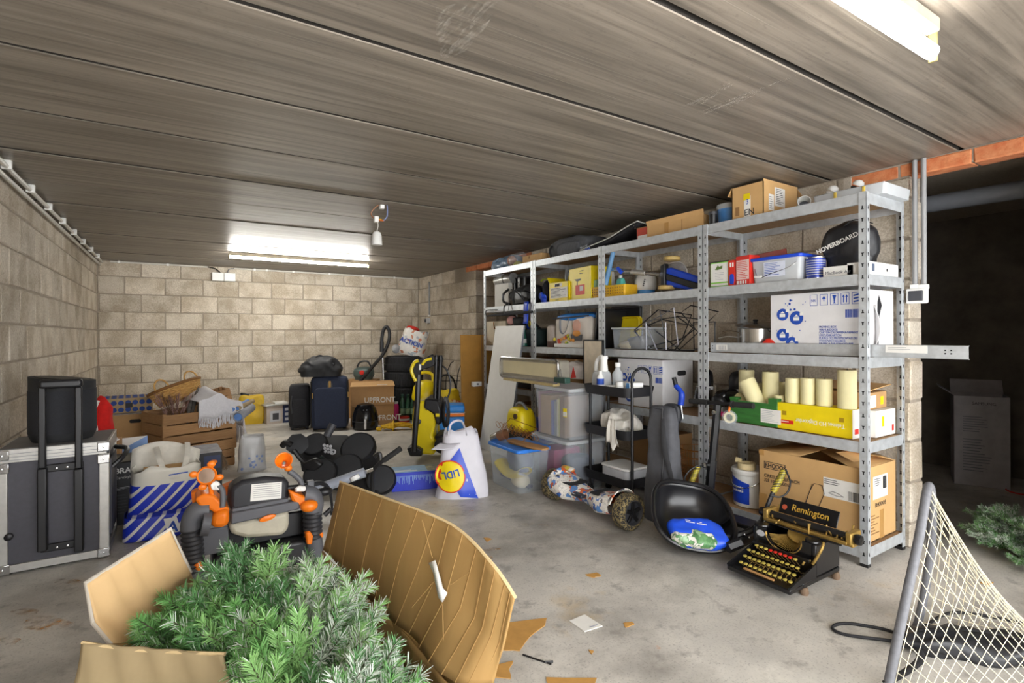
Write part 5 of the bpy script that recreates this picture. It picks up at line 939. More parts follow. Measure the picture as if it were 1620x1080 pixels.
# grey carry bag
p = atz(1038, 826); t = thing('carry_bag', 'tall dark grey zipped carry bag leaning on the shelving', 'bag', (p.x + .06, p.y, 0), RS); CB = mat('charcoal_nylon', '#4c4d52', .8, var=.12, scale=25, bump=.1)
b = Bag(.25, .16, .66, 3, .03, 7, 5, .62, .5, (-.04, .05)); b.body(t, 'body', CB); MB().tube([b.front(.06 - .03 * u, .66 * u, .004) for u in [i / 14 for i in range(15)]], .004, 6).build('zip', BLACK, t); MB().tube(smoothpath([b.front(.04, .6), b.front(.06, .45, .02), b.front(.1, .25, .012), b.front(.105, .08, .012)], 6), .013, 6, flat=.25).build('strap', MBLACK, t); MB().ell((-.035, .03, .655), (.08, .04, .012), 14, 8).build('top_fold', CB, t)
# kart seat, frame and levers
p = atz(1107, 884); t = thing('kart_seat', 'black plastic kart seat with steel frame and striped levers on the floor', 'kart', (p.x, p.y, 0), face(p, .28))
def seat(u, v):
    a = 2 * PI * v; q = 5; c, s_ = math.cos(a), math.sin(a); x = abs(c) ** .75 * (1 if c > 0 else -1); y = abs(s_) ** .75 * (1 if s_ > 0 else -1)
    dep = .115 * (1 - u ** 3.2); return (x * .2 * u ** .8 * (1.0 - .08 * y), y * .205 * u ** .8, -dep + .028 * u ** 6 * x * x)
SEATM = mat('seat_black', '#161619', .28, var=.1)
MB().tf((0, .15, .165), (.6, .14, 0)).grid(seat, 14, 48).build('seat_shell', SEATM, t, thick=.006)
MB().tf((0, .15, .165), (.6, .14, 0)).tube([seat(1, i / 48) for i in range(48)], .012, 8, closed=True).build('rim', SEATM, t)
fr = [(1128, 852), (1165, 846), (1200, 832), (1216, 812)]
ptube(t, [(1120, 850), (1160, 848), (1190, 838)], [2.62, 2.62, 2.6], .016, 'frame_bar', BLACK, 8); ptube(t, [(1153, 868), (1200, 846)], [2.5, 2.66], .02, 'foot_rest', BLACK, 6, smooth_=False); ptube(t, [(1152, 866), (1172, 858)], [2.49, 2.5], .024, 'foot_plate', BLACK, 6, smooth_=False)
ptube(t, [(1188, 838), (1202, 826), (1208, 815), (1223, 778)], [2.6, 2.6, 2.6, 2.6], .011, 'lever_rod', BLACK); GR = stripemat('grip_stripes', '#1c1c1c', '#c9b822', 130, (0, .2, 1), .4)
ptube(t, [(1223, 778), (1241, 743)], 2.6, .016, 'lever_grip', GR, 12, smooth_=False); ptube(t, [(1243, 742), (1250, 762), (1246, 778), (1234, 786), (1219, 783)], 2.58, .0045, 'brake_cable', BLACK); ptube(t, [(1090, 770), (1104, 738)], 2.92, .016, 'lever_grip', GR, 12, smooth_=False); ptube(t, [(1104, 736), (1090, 745), (1083, 758), (1088, 772)], 2.9, .0045, 'brake_cable', BLACK)
for px, py in ((1160, 862), (1178, 845), (1185, 850)): q = lw(t, px, py, 2.485 if px < 1170 else 2.58); MB().ell(q, (.007, .007, .007), 8, 6).build('bolt', CHROME, t)
q = tl(t, atd(1101, 836, 2.62)); k = thing('compost_bag', 'blue and leaf printed plastic sack lying in the kart seat', 'sack', atd(1101, 852, 2.585), t.rotation_euler[2], rot=(.5, .12, t.rotation_euler[2]))
MB().soft(.29, .17, .075, 2.8, .012, 10, 3, 16).build('sack', mat('sack_blue', '#1f4ed0', .35), k); MB().soft(.24, .09, .066, 2.6, .014, 14, 5, 14, (-.02, -.045, .016)).build('leaf_print', cellmat('leaf', ['#d8d6cc', '#5f8f5a', '#e0ded6', '#8fb088', '#cfcdc4', '#4a7a4a'], 34, .4, '#4f7a50', .05), k); [MB().tf((.0, .03 + .014 * j, .0735 - .004 * j), (-.25, 0, -.05)).box(-.06, .04 - .02 * j, -.003, .003, 0, .001).build('print', WHITE, k) for j in range(2)]
# electric scooter column
t = thing('scooter', 'black scooter with handlebar standing between the posts and the kart seat', 'scooter', (2.6, atx(1122, CY, 2.6).y, 0), RS); a = tl(t, atx(1120, 826, 2.6)); b_ = tl(t, atx(1136, 634, 2.6))
a.z = .08; MB().tube([a, lerp(a, b_, .45)], .026, 6).build('stem', BLACK, t, smooth=False); MB().tube([lerp(a, b_, .42), b_], .022, 6).build('upper_stem', BLACK, t, smooth=False); l, r_ = tl(t, atx(1092, 634, 2.585)), tl(t, atx(1192, 642, 2.585)); mid = (l + r_) / 2
MB().cyl(l, r_, .011).build('handlebar', BLACK, t); MB().cyl(l, lerp(l, r_, .3), .0155).build('grip', RUBBER, t); MB().cyl(lerp(l, r_, .7), r_, .0155).build('grip', RUBBER, t); MB().cyl(lerp(l, r_, .68), lerp(l, r_, .7), .02).build('grip_collar', RUBBER, t)
MB().tf(lerp(a, b_, .9) + Vector((0, -.02, 0)), (PI / 2, 0, 0)).lathe([(.012, 0), (.012, .012), (0, .014)], 14).build('bolt', CHROME, t); MB().tf(lerp(a, b_, .4) + Vector((-.03, -.02, 0)), (PI / 2, 0, 0)).lathe([(.016, 0), (.016, .014), (.008, .018), (0, .018)], 16).build('lock_knob', CHROME, t); MB().box(a.x - .05, a.x + .05, -.42, .0, .05, .075).build('deck', BLACK, t, bev=.008) if False else MB().box(a.x - .06, a.x + .4, -.06, .06, .05, .075).build('deck', BLACK, t, bev=.008)
for x in (a.x - .07, a.x + .42): MB().tf((x, 0, .05), (PI / 2, 0, 0)).lathe([(.015, -.02), (.04, -.02), (.05, -.01), (.05, .01), (.04, .02), (.015, .02)], 22).build('wheel', RUBBER, t)
t = thing('toy_lamp', 'round clear plastic wheel toy hanging at the scooter stem', 'toy', atx(1154, 660, 2.585), RS); MB().tf((0, 0, 0), (PI / 2, 0, .3)).openlathe([(.0, -.02), (.035, -.02), (.042, 0), (.035, .02), (0, .02)], 22).build('shell', CLEAR, t); MB().tf((0, 0, 0), (PI / 2, 0, .3)).lathe([(.02, -.008), (.03, -.008), (.03, .008), (.02, .008), (.02, -.008)], 20).build('ring', mat('cream'), t); MB().tube([(-.01, .01, .03), (-.005, .01, .06), (.0, .01, .075)], .006, 6).build('loop', ORG, t)
t = thing('pump', 'blue and black lever tool leaning on the shelf beside the grey carry bag', 'tool', (2.66, atx(1070, CY, 2.66).y, .0), RS); P = lambda px, py, X=2.66: tl(t, atx(px, py, X))
MB().tube([P(1066, 597), P(1070, 612)], .014, 10).build('grip', BLACK, t); MB().tube(smoothpath([P(1069, 610), P(1078, 622), P(1077, 640)], 6), [.016] * 6 + [.02] * 7, 10).build('lever', BLU, t); MB().soft(.13, .06, .12, 3.5, .008, 8, 3, 10, (P(1064, 655).x, .0, P(1064, 668).z)).build('housing', DGREY, t); MB().tube([P(1077, 640), P(1080, 662)], .006, 8).build('rod', CHROME, t); MB().tf((P(1064, 655).x, -.03, P(1064, 650).z), (PI / 2, 0, 0)).lathe([(.025, 0), (.03, .01), (.012, .016), (0, .016)], 16).build('dial', BLACK, t); MB().box(P(1064, 655).x - .03, P(1064, 655).x + .03, -.02, .03, 0, P(1064, 668).z + .01).build('post', BLACK, t, bev=.006)
# ---------------------------------------------------------------- typewriter
ENM = mat('black_enamel', '#131316', .25, var=.15); BRS = mat('aged_brass', '#a98a48', .45, metal=.55, var=.25, scale=30); KEYM = mat('key_cream', '#b5a24a', .5, var=.12)
t = thing('typewriter', 'antique black typewriter with brass keys standing before the shelving', 'typewriter', (2.19, 1.325, 0), RS); W = .29
MB().prism([(-W / 2, .03), (W / 2, .03), (W / 2, .055), (-W / 2, .055)], 0, .3).build('base_frame', ENM, t, bev=.006)
MB().box(-W / 2, -W / 2 + .02, .1, .3, .055, .19).build('side_panel', ENM, t, bev=.006); MB().box(W / 2 - .02, W / 2, .1, .3, .055, .19).build('side_panel', ENM, t, bev=.006); MB().box(-W / 2 + .02, W / 2 - .02, .28, .298, .055, .185).build('back_panel', ENM, t, bev=.004)
n = 16; arc_ = [(-.085 + .17 * i / n, .175 - .07 * math.sin(PI * i / n)) for i in range(n + 1)]
MB().prism([(-W / 2 + .02, .055), (W / 2 - .02, .055), (W / 2 - .02, .19), (.085, .19)] + arc_[::-1] + [(-.085, .19), (-W / 2 + .02, .19)], .1, .112).build('front_panel', ENM, t)
MB().tf((0, .15, .18), (PI / 2, 0, 0)).lathe([(0, 0), (.03, .004), (.07, .028), (.083, .034), (.08, .04), (.065, .034), (.025, .012), (0, .01)], 30).build('type_basket', BRS, t) if False else None
m = MB()
for i in range(26): a = PI * (1.06 + .88 * i / 25); m.tube([(.018 * math.cos(a), .19, .17 + .018 * math.sin(a)), (.05 * math.cos(a), .15, .172 + .045 * math.sin(a)), (.078 * math.cos(a), .12, .178 + .06 * math.sin(a))], .0017, 5)
o = m.build('typebars', BRS, t); o['kind'] = 'stuff'; MB().tube([(.083 * math.cos(PI * (1 + i / 18)), .104, .178 + .066 * math.sin(PI * (1 + i / 18))) for i in range(19)], .005, 6).build('basket_rim', BRS, t); MB().tf((.02, .2, .17), (.4, .3, 0)).lathe([(.045, 0), (.05, .006), (.046, .012), (.01, .014), (0, .014)], 24).build('ribbon_disc', BRS, t)
MB().tf((-.105, .098, .165), (PI / 2, 0, 0)).lathe([(.02, 0), (.02, .002), (0, .002)], 18, sx=1, sy=.7).build('badge', LGREY, t)
for x in (-.13, .13): MB().tf((x * .9, .13, .19)).lathe([(.03, 0), (.032, .004), (.03, .01), (.01, .012), (0, .012)], 22).build('ribbon_spool', ENM, t); MB().tube(smoothpath([(x * .95, .095, .12), (x * .85, .075, .115), (x * .8, .07, .1)], 5), .004, 6).build('lever', BRS, t)
# keyboard
MB().prism([(-W / 2, .03), (W / 2, .03), (W / 2, .052), (-W / 2, .052)], -.1, .0).build('keyboard_tray', ENM, t, bev=.005)
for x in (-W / 2 + .004, W / 2 - .004): MB().raw([(x - .004, -.1, .052), (x + .004, -.1, .052), (x + .004, .1, .052), (x - .004, .1, .052), (x - .004, -.1, .058), (x + .004, -.1, .058), (x + .004, .1, .11), (x - .004, .1, .11)], [(0, 3, 2, 1), (4, 5, 6, 7), (0, 1, 5, 4), (1, 2, 6, 5), (2, 3, 7, 6), (3, 0, 4, 7)]).build('tray_side', ENM, t)
kk = MB().lathe([(.0065, -.001), (.0085, 0), (.0085, .003), (.006, .0045), (0, .004)], 14); km = kk.build('key', [KEYM], t); kr = MB().lathe([(.0065, -.001), (.0085, 0), (.0085, .003), (.006, .0045), (0, .004)], 14).build('key', [RED], t); stm = MB()
first = {0: True, 1: True}
for row in range(4):
    for c in range(11 if row else 9):
        x = -.118 + .0223 * c + .007 * row - (.0 if row else -.02); y = .055 - row * .04; z = .118 - row * .016
        red = row == 0 and 3 <= c <= 7
        stm.tube([(x, y, z - .002), (x * .98, y + .03, z - .03), (x * .9, y + .07, .06)], .0015, 4)
        src = kr if red else km
        if first[red]: src.location = (x, y, z); first[red] = False; src.rotation_euler = (.15, 0, 0)
        else: inst(src.data, 'key', t, (x, y, z), (.15, 0, 0))
o = stm.build('key_levers', BRS, t); o['kind'] = 'stuff'; MB().box(-.07, .07, -.092, -.08, .056, .064).build('space_bar', WOOD, t, bev=.003); MB().box(-.13, .13, .07, .08, .115, .13).build('key_rail', ENM, t, bev=.002)
for x in (-W / 2 - .0, W / 2): 
    for y in (.02, .28): MB().lathe([(.014, 0), (.018, .01), (.012, .032)], 14, (x * .95, y, 0)).build('foot', mat('brown_rubber', '#7a6450', .8), t)
CW = .4; cx = .045
MB().cyl((cx - CW / 2 + .03, .22, .225), (cx + CW / 2 - .03, .22, .225), .017, n=20).build('platen', BLACK, t); MB().box(cx - CW / 2, cx + CW / 2, .2, .285, .19, .205).build('carriage', BRS, t, bev=.003); MB().box(cx - CW / 2 + .01, cx + CW / 2 - .02, .185, .195, .2, .212).build('scale_rail', BRS, t, bev=.002); MB().box(cx - CW / 2 + .03, cx + CW / 2 - .03, .165, .172, .195, .203).build('front_rail', ENM, t, bev=.002)
for x in (cx - CW / 2 + .015, cx + CW / 2 - .015): MB().box(x - .012, x + .012, .19, .28, .2, .25).build('carriage_end', BRS, t, bev=.005)
for x in (cx - CW / 2 - .012, cx + CW / 2 + .012): MB().tf((x, .22, .225), (0, PI / 2, 0)).lathe([(.006, -.02), (.02, -.012), (.023, 0), (.02, .012), (0, .014)], 20).build('platen_knob', ENM, t)
MB().tf((.02, .25, .235), (-.45, 0, 0)).box(-.13, .135, 0, .006, 0, .075).build('paper_table', ENM, t, bev=.003); o = text('Remington', .042, t, (-.045, .247 - .0, .2455), (PI / 2 - .45, 0, 0), mat('gold_leaf', '#c8a040', .4, metal=.3), sx=.92, bold=.0006); o.location = Vector((-.05, .25 + .0105 - .0035, .2575)); MB().tf((-.085, .263, .262), (PI / 2 - .45, 0, 0)).lathe([(.012, 0), (.012, .0015), (0, .002)], 18).build('emblem', mat('emblem_red', '#a84a30', .5), t)
MB().tube(smoothpath([(.16, .13, .2), (.165, .11, .185), (.15, .095, .14), (.135, .09, .11)], 6), .006, 8).build('return_lever', BRS, t); m = MB(); rr = random.Random(5)
for i in range(26): x = cx - CW / 2 + .03 + rr.random() * (CW - .06); m.cyl((x, rr.uniform(.18, .28), .2), (x + rr.uniform(-.012, .012), rr.uniform(.18, .28), rr.uniform(.21, .24)), .003, n=6)
o = m.build('mechanism', BRS, t); o['kind'] = 'stuff'
for x in (cx - CW / 2 + .03, cx + CW / 2 - .04): MB().cyl((x, .26, .2), (x + .01, .27, .265), .004, n=8).build('margin_stop', BRS, t)
# ---------------------------------------------------------------- goal with net
t = thing('toy_goal', 'pop up goal with grey tube hoop and white net near the pillar', 'goal', (1.74, .66, 0)); HP = [(1402, 1102, 1.585), (1418, 1020, 1.6), (1436, 935, 1.63), (1454, 850, 1.68), (1465, 785, 1.73), (1470, 768, 1.77), (1474, 790, 1.82), (1474, 850, 1.86), (1464, 930, 1.89), (1449, 1000, 1.92)]
hoop = smoothpath([atd(a, b, c) for a, b, c in HP], 3); hoop[0].z = .014; hoop[-1].z = max(.014, hoop[-1].z)
O = Vector(t.location); hoopl = [h_ - O for h_ in hoop]
GT = mat('grey_foam_tube', '#6a6b70', .6, var=.15, scale=60); MB().tube(hoopl, .0135, 10).build('hoop', GT, t)
B0, B1 = atz(1560, 1190), atz(1720, 1015)
def back(s): return B0.lerp(B1, s) + Vector((.1 * math.sin(PI * s), -.06 * math.sin(PI * s), 0))
NU, NV = 30, 17; rr = random.Random(3)
def net(s, v):
    k = s * (len(hoop) - 1); i = min(len(hoop) - 2, int(k)); a = hoop[i].lerp(hoop[i + 1], k - i); b_ = back(s); q = a.lerp(b_, v); q.z = max(.004, q.z - .14 * math.sin(PI * v) * a.z); return q - O
m = MB()
for i in range(1, NU): m.tube([net(i / NU, v / 12) for v in range(13)], .0012, 4, cap=False)
for j in range(1, NV + 1): m.tube([net(u / 26, j / NV) for u in range(27)], .0012, 4, cap=False)
o = m.build('net', mat('net_cord', '#ddd4b8', .8), t, smooth=False)
MB().tube([net(u / 20, 1) for u in range(21)], .004, 6).build('ground_cord', MBLACK, t); MB().tube(smoothpath([hoopl[0] + Vector((0, 0, .02)), hoopl[0] + Vector((.25, .0, .012)), hoopl[-1] + Vector((-.1, 0, .01))], 6), .012, 6, flat=.4).build('ground_strap', MBLACK, t)
p = atz(1545, 1030); t = thing('nylon_sleeve', 'black nylon carry sleeve lying on the floor under the net', 'bag', p + Vector((.0, -.02, 0)), -.75); MB().soft(.55, .16, .07, 3, .02, 9, 4, 14).build('sleeve', MATS['black_nylon'], t); MB().tube(smoothpath([(-.2, .0, .065), (-.05, -.02, .09), (.1, .0, .066)], 6), .01, 6, flat=.3).build('handle', MBLACK, t)
t = thing('elastic_rope', 'black elastic cord lying in a loop on the floor beside the goal', 'rope', atz(1380, 1000)); cp = [(1640, 990), (1560, 974), (1500, 970), (1440, 1001), (1390, 993), (1345, 986), (1322, 988), (1318, 995), (1340, 1004), (1400, 1012), (1445, 1018)]; MB().tube(smoothpath([tl(t, atz(a, b, .006)) for a, b in cp], 6), .0055, 6).build('cord', MBLACK, t); MB().cyl(tl(t, atz(1443, 1017, .007)), tl(t, atz(1452, 1019, .007)), .008, n=8).build('end_clip', BLACK, t)
# ---------------------------------------------------------------- side room contents
p = atz(1553, 770); t = thing('tall_carton', 'tall grey printed carton in the dark side room', 'box', (p.x, p.y, 0), face(p, .1)); carton(t, .3, .28, .64, mat('grey_carton', '#a8a4a8', .8), False, [('b', .9, .12), ('l', .6, .1)]); text('SAMSUNG', .028, t, (-.05, -.001, .58), FRONT, INK); lines(t, -.1, .06, .38, .5, 7, GREY, 3); lines(t, -.1, .06, .1, .34, 12, GREY, 4)
t = thing('bulkhead_lamp', 'round caged bulkhead lamp on the dark side room wall', 'lamp', (4.2, 2.52, 1.68), 0); MB().tf((0, 0, 0), (PI / 2, 0, 0)).lathe([(.14, -.04), (.14, 0), (.12, .05), (.06, .08), (0, .085)], 26).build('lens', mat('dusty_glass', '#7a6a5c', .4), t)
for a in (-.06, 0, .06): MB().tube([(a * 1.2, .0, -.13), (a, -.09, 0), (a * 1.2, 0, .13)], .005, 6).build('cage_bar', DGREY, t)
MB().tf((0, 0, 0), (PI / 2, 0, 0)).lathe([(.15, -.05), (.15, -.03), (.13, -.03)], 26).build('mount', DGREY, t)
t = thing('drain_pipe', 'thick grey pipe under the ceiling of the dark side room', 'pipe', (4.0, .6, 1.86)); MB().cyl((-.3, 1.6, 0), (.1, -1.6, .02), .05, n=18).build('pipe', GREY, t); MB().cyl((-.1, .0, .0), (-.11, .05, .0), .056, n=18).build('collar', DGREY, t)
t = thing('red_cable', 'thin red cable on the dark side room floor', 'cable', atz(1580, 770)); MB().tube(smoothpath([tl(t, atz(a, b, .005)) for a, b in ((1583, 758), (1588, 770), (1600, 778), (1635, 785))], 6), .005, 6).build('cable', RED, t); MB().cyl(tl(t, atz(1583, 758, .01)), tl(t, atz(1582, 756, .012)), .01, n=8).build('plug', RED, t)
# ---------------------------------------------------------------- middle and far floor
# discount shopper bag
BAGW = mat('bag_greywhite', '#c9c7cf', .5, var=.05, scale=10)
p = atz(742, 789); t = thing('shopping_bag', 'grey white shopping bag with round yellow and blue shop logo on the floor', 'bag', (p.x, p.y + .1, 0), face(p, .1))
b = Bag(.36, .2, .43, 3, .022, 7, 3, .62, .5, (-.0, .06)); b.body(t, 'body', BAGW, rim=.06)
b.patch(t, [(-.02, .02), (.1, .0), (-.02, .33), (-.13, .2)], 'logo_ground', BLU, .003); b.disc(t, -.085, .15, .1, 'logo_ring', RED, .0045, .105); b.disc(t, -.085, .15, .092, 'logo_disc', YEL, .006, .097); b.text(t, 'LIDL', .065, -.03, .2, BLUEINK, PI + .25, .9, .0015)
MB().tube(smoothpath([b.front(-.09, .41), b.front(-.07, .49, -.02), b.front(.0, .5, -.03), b.front(.03, .41)], 6), .01, 6, flat=.3).build('handle', BAGW, t); MB().grid(lambda u, v: tuple(Vector(b.front(-.15 + .14 * u, .36 + .02 * v, .0)) + Vector((-.06 * v, -.05 * v, -.05 * v))), 8, 4).build('folded_edge', BAGW, t, thick=.003)
p = atz(664, 777); t = thing('long_carton', 'long blue printed carton lying on the floor beside the grey white shopping bag', 'box', (p.x + .02, p.y + .03, 0), face(p, .12)); MB().box(-.2, .2, 0, .18, 0, .13).build('body', mat('box_blue', '#1c2fae', .4), t, bev=.003)
MB().box(-.195, .195, .004, .176, .13, .1312).build('top_print', mat('ice_blue', '#8fb4d4', .5), t); MB().box(.05, .19, .005, .17, .1312, .1318).build('top_picture', mat('winter_photo', '#5b6a70', .5, col2='#b9b08a', scale=25), t); MB().box(-.18, -.02, .03, .045, .1312, .1316).box(-.18, -.06, .055, .065, .1312, .1316).build('print', WHITE, t); m = MB(); rr = random.Random(1)
for i in range(60): x = -.19 + i * .0063; m.box(x, x + .0022, -.001, 0, .1 - rr.random() * .06, .108)
o = m.build('icicle_print', mat('ice_blue'), t, smooth=False); o['kind'] = 'stuff'; MB().box(-.2, -.185, -.001, 0, .03, .07).build('label', PAPER, t)
# pressure washer
D = 4.62; p = atz(682, 721); t = thing('pressure_washer', 'yellow and black upright pressure washer with hose and lances', 'pressure washer', (p.x, p.y, 0), -YAW)
KY = mat('machine_yellow', '#e0c811', .35, var=.04)
pp(t, [(656, 636), (672, 633), (690, 646), (690, 668), (684, 690), (694, 703), (686, 720), (660, 718), (651, 690), (652, 655)], D - .12, .3, 'body', KY, .02)
pp(t, [(672, 630), (692, 633), (698, 650), (697, 672), (690, 672), (686, 655), (670, 645)], D - .145, .33, 'shroud', BLACK, .015); pp(t, [(643, 709), (656, 705), (668, 712), (667, 722), (648, 722)], D - .18, .36, 'foot', BLACK, .012); pp(t, [(687, 690), (701, 688), (705, 700), (693, 705)], D - .13, .3, 'axle_cover', BLACK, .01)
for d in (-.16, .17): q = lw(t, 700, 704, D + d); MB().tf(q, (PI / 2, 0, 0)).lathe([(.02, -.025), (.05, -.025), (.068, -.018), (.07, 0), (.068, .018), (.05, .025), (.02, .025), (0, .02)], 26).build('wheel', BLACK, t)
ptube(t, [(655, 714), (657, 680), (660, 640), (662, 592)], D - .2, .024, 'pole', BLACK, 8); pp(t, [(651, 577), (660, 570), (675, 565), (683, 560), (688, 566), (687, 578), (676, 583), (665, 586), (663, 602), (658, 602)], D - .22, .06, 'gun_head', BLACK, .008); ptube(t, [(658, 603), (651, 587), (655, 574), (662, 570)], D - .235, .014, 'gun_trim', KY); ptube(t, [(668, 577), (673, 570), (683, 567)], D - .235, .012, 'gun_trim', KY)
for a, b_ in ((690, 688), (697, 694)): ptube(t, [(a, 568), (b_, 634)], D - .05, .017, 'lance', BLACK, 10, smooth_=False); q = lw(t, a, 567, D - .05); MB().lathe([(.02, -.02), (.024, 0), (.016, .03), (0, .032)], 14, q).build('nozzle', BLACK, t)
ptube(t, [(698, 578), (706, 584), (712, 600), (712, 618), (706, 634)], D - .04, .008, 'hose', BLACK)
for k in range(4): q = [(705 + (6 - k) * math.cos(a) * .9, 652 + (24 - 2 * k) * math.sin(a)) for a in [i / 20 * 2 * PI for i in range(20)]]; ptube(t, q, D - .12 - .012 * k, .009, 'cable_coil', BLACK, closed=True)
q = lw(t, 662, 667, D - .13); MB().tf(q, (PI / 2, 0, 0)).lathe([(.022, -.01), (.022, .012), (.012, .016), (0, .016)], 16).build('switch_knob', BLACK, t); pp(t, [(689, 654), (695, 654), (695, 659), (689, 659)], D - .15, .004, 'badge', KY); pp(t, [(663, 576), (666, 576), (666, 585), (663, 585)], D - .226, .004, 'badge', WHITE); o = text('KARCHER', .05, t, lw(t, 674, 650, D - .15), (PI / 2, -.4, 0), INK, sx=.7)
# cooler box, bags beside it
p = atz(715, 702); t = thing('cooler_box', 'light blue cooler box with orange trim behind the pressure washer', 'cooler box', (p.x, p.y, 0), face(p)); CBL = mat('cooler_blue', '#2f86d8', .4); MB().taper(.22, .24, .25, .26, 0, .29).build('body', CBL, t, bev=.02); MB().box(-.125, .125, -.13, .13, .29, .325).build('trim', ORG, t, bev=.008); MB().box(-.125, .125, -.13, .13, .327, .4).build('lid', CBL, t, bev=.02); MB().box(-.126, .126, -.132, .132, .3235, .3275).build('seal', WHITE, t)
p = atz(742, 690); t = thing('shopping_bag', 'white discount store bag with blue lettering beside the cooler box', 'bag', (p.x, p.y, 0), face(p, -.1)); b = Bag(.2, .12, .3, 3, .02, 9, 6, .8, .5, (-.02, .03)); b.body(t, 'body', mat('bag_white', '#dad8da', .5), rim=.03); b.text(t, 'ACTION', .05, -.0, .06, BLUEINK, 1.4, 1, .001); MB().tf((.0, -.02, .31), (.3, .6, .2)).cyl((-.06, 0, 0), (.06, 0, 0), .035).build('blue_roll', mat('navy_roll', '#1f3a6a', .5), t)
p = atz(752, 688); t = thing('shopping_bag', 'tall bright yellow bag behind the white discount store bag', 'bag', (p.x + .18, p.y + .2, 0), face(p, -.2)); b = Bag(.26, .16, .46, 3, .03, 7, 9, 1.05, .4); b.body(t, 'body', mat('bag_yellow', '#d9c416', .5), rim=.08); MB().tube(smoothpath([b.front(-.06, .44), b.front(-.03, .5, -.02), b.front(.05, .45)], 5), .01, 6, flat=.3).build('handle', mat('bag_yellow'), t)
p = aty(715, 620, 5.3); t = thing('garden_bag', 'yellow printed sack slumped behind the cooler box', 'sack', (p.x + .02, 5.45, 0), face(p)); MB().soft(.42, .3, .48, 3, .04, 6, 5, 14, top=.7).build('sack', mat('sack_yellow', '#d8bd1c', .55, var=.1), t); MB().soft(.26, .03, .16, 3, .006, 8, 4, 8, (.05, -.13, .2)).build('print', cellmat('fruit_print', ['#d9c06a', '#c8741f', '#b0402a', '#e0d8c0'], 30, .5), t)
p = aty(676, 620, 5.95); t = thing('wet_vacuum', 'small yellow and black wet vacuum behind the pressure washer', 'vacuum', (p.x, 6.0, 0), face(p)); MB().lathe([(.15, .02), (.16, .05), (.155, .3), (.13, .34)], 26).build('tank', BLACK, t); MB().lathe([(.165, .3), (.17, .33), (.15, .45), (.1, .52), (0, .54)], 26).build('head', KY, t); MB().tube(smoothpath([(-.09, 0, .5), (-.08, 0, .6), (0, 0, .63), (.08, 0, .6), (.09, 0, .5)], 6), .02, 8).build('handle', KY, t)
for x, y in ((.1, -.1), (-.1, -.1), (.1, .1), (-.1, .1)): MB().cyl((x, y, 0), (x, y, .03), .025, n=10).build('castor', BLACK, t)
p = aty(705, 600, 5.9); t = thing('hose_reel', 'black wire hose stand behind the pressure washer', 'hose stand', (p.x + .1, 6.1, 0), face(p)); m = MB()
for x in (-.14, .0, .14): m.tube(smoothpath([(x, 0, .0), (x, 0, .5), (x + .05, 0, .7), (x + .1, .03, .75)], 5), .006, 6)
for z in (.1, .3, .5): m.tube([(-.16, 0, z), (.18, 0, z)], .005, 6)
m.build('stand', BW, t); MB().tube([(.12 * math.cos(a), -.03, .42 + .16 * math.sin(a)) for a in [i / 24 * 2 * PI for i in range(24)]], .012, 8, closed=True).build('hose', BLACK, t)
# tyres
p = aty(639, 600, 6.72); TY = mat('tyre_rubber', '#232427', .8, var=.25, scale=30)
def tyre():
    t = thing('car_tyre', 'x', 'tyre'); prof = [(.14, .03), (.15, 0), (.225, .0), (.245, .02), (.25, .06), (.25, .14), (.245, .18), (.225, .2), (.15, .2), (.14, .17), (.14, .03)]
    MB().lathe(prof, 48).build('carcass', TY, t)
    m = MB()
    for i in range(60):
        for s in (-1, 1): a = (i / 60 + (.5 / 60 if s > 0 else 0)) * 2 * PI; m.raw([(math.cos(a + q * .05) * .2535, math.sin(a + q * .05) * .2535, z) for q, z in ((0, .1 + s * .008), (.9, .1 + s * .008), (1.6, .1 + s * .085), (.7, .1 + s * .085))], [(0, 1, 2, 3)])
    o = m.build('tread', MBLACK, t, thick=.006, smooth=False); o['kind'] = 'stuff'; MB().lathe([(.225, .199), (.228, .2015), (.205, .2015), (.2, .199)], 48).build('sidewall_ring', RUBBER, t); return t
ty0 = tyre(); TL = ['car tyre lying at the bottom of the stack on the floor', 'second car tyre from the floor in the stack', 'third car tyre from the floor in the stack', 'topmost car tyre of the stack, under the printed bag']
for i in range(4):
    o = ty0 if i == 0 else copytree(ty0); o.location = (p.x, p.y, i * .203); o.rotation_euler = (0, 0, i * .7); o['label'] = TL[i]; o['group'] = 'stacked car tyres'
t = thing('shopping_bag', 'white printed discount store bag slumped on the stack of tyres', 'bag', (p.x + .08, p.y - .02, .812), face(p), rot=(0, .28, face(p))); b = Bag(.4, .26, .36, 3, .03, 7, 4, .8, .6); b.body(t, 'body', cellmat('animal_print', ['#d6d2cc', '#dedad4', '#d9d4ce', '#c07a5a', '#dedad2', '#a8b0b8', '#d8d4cc'], 30, .5), rim=.04); b.text(t, 'ACTION', .085, -.19, .16, BLUEINK, -.08, .95, .002); MB().ell((-.06, -.02, .36), (.09, .06, .035), 14, 8).build('red_item', RED, t); MB().ell((-.2, -.05, .04), (.06, .06, .06), 12, 8).build('silver_item', LGREY, t)
p = aty(672, 560, 7.0); t = thing('folded_chair', 'dark folded camping chair standing behind the tyre stack', 'chair', (p.x - .06, 7.1, 0), face(p)); MB().soft(.16, .12, .98, 3, .02, 6, 4, 12, top=.8).build('cover', MBLACK, t); MB().cyl((.05, 0, .9), (.1, 0, 1.06), .014).build('pole', GREY, t)
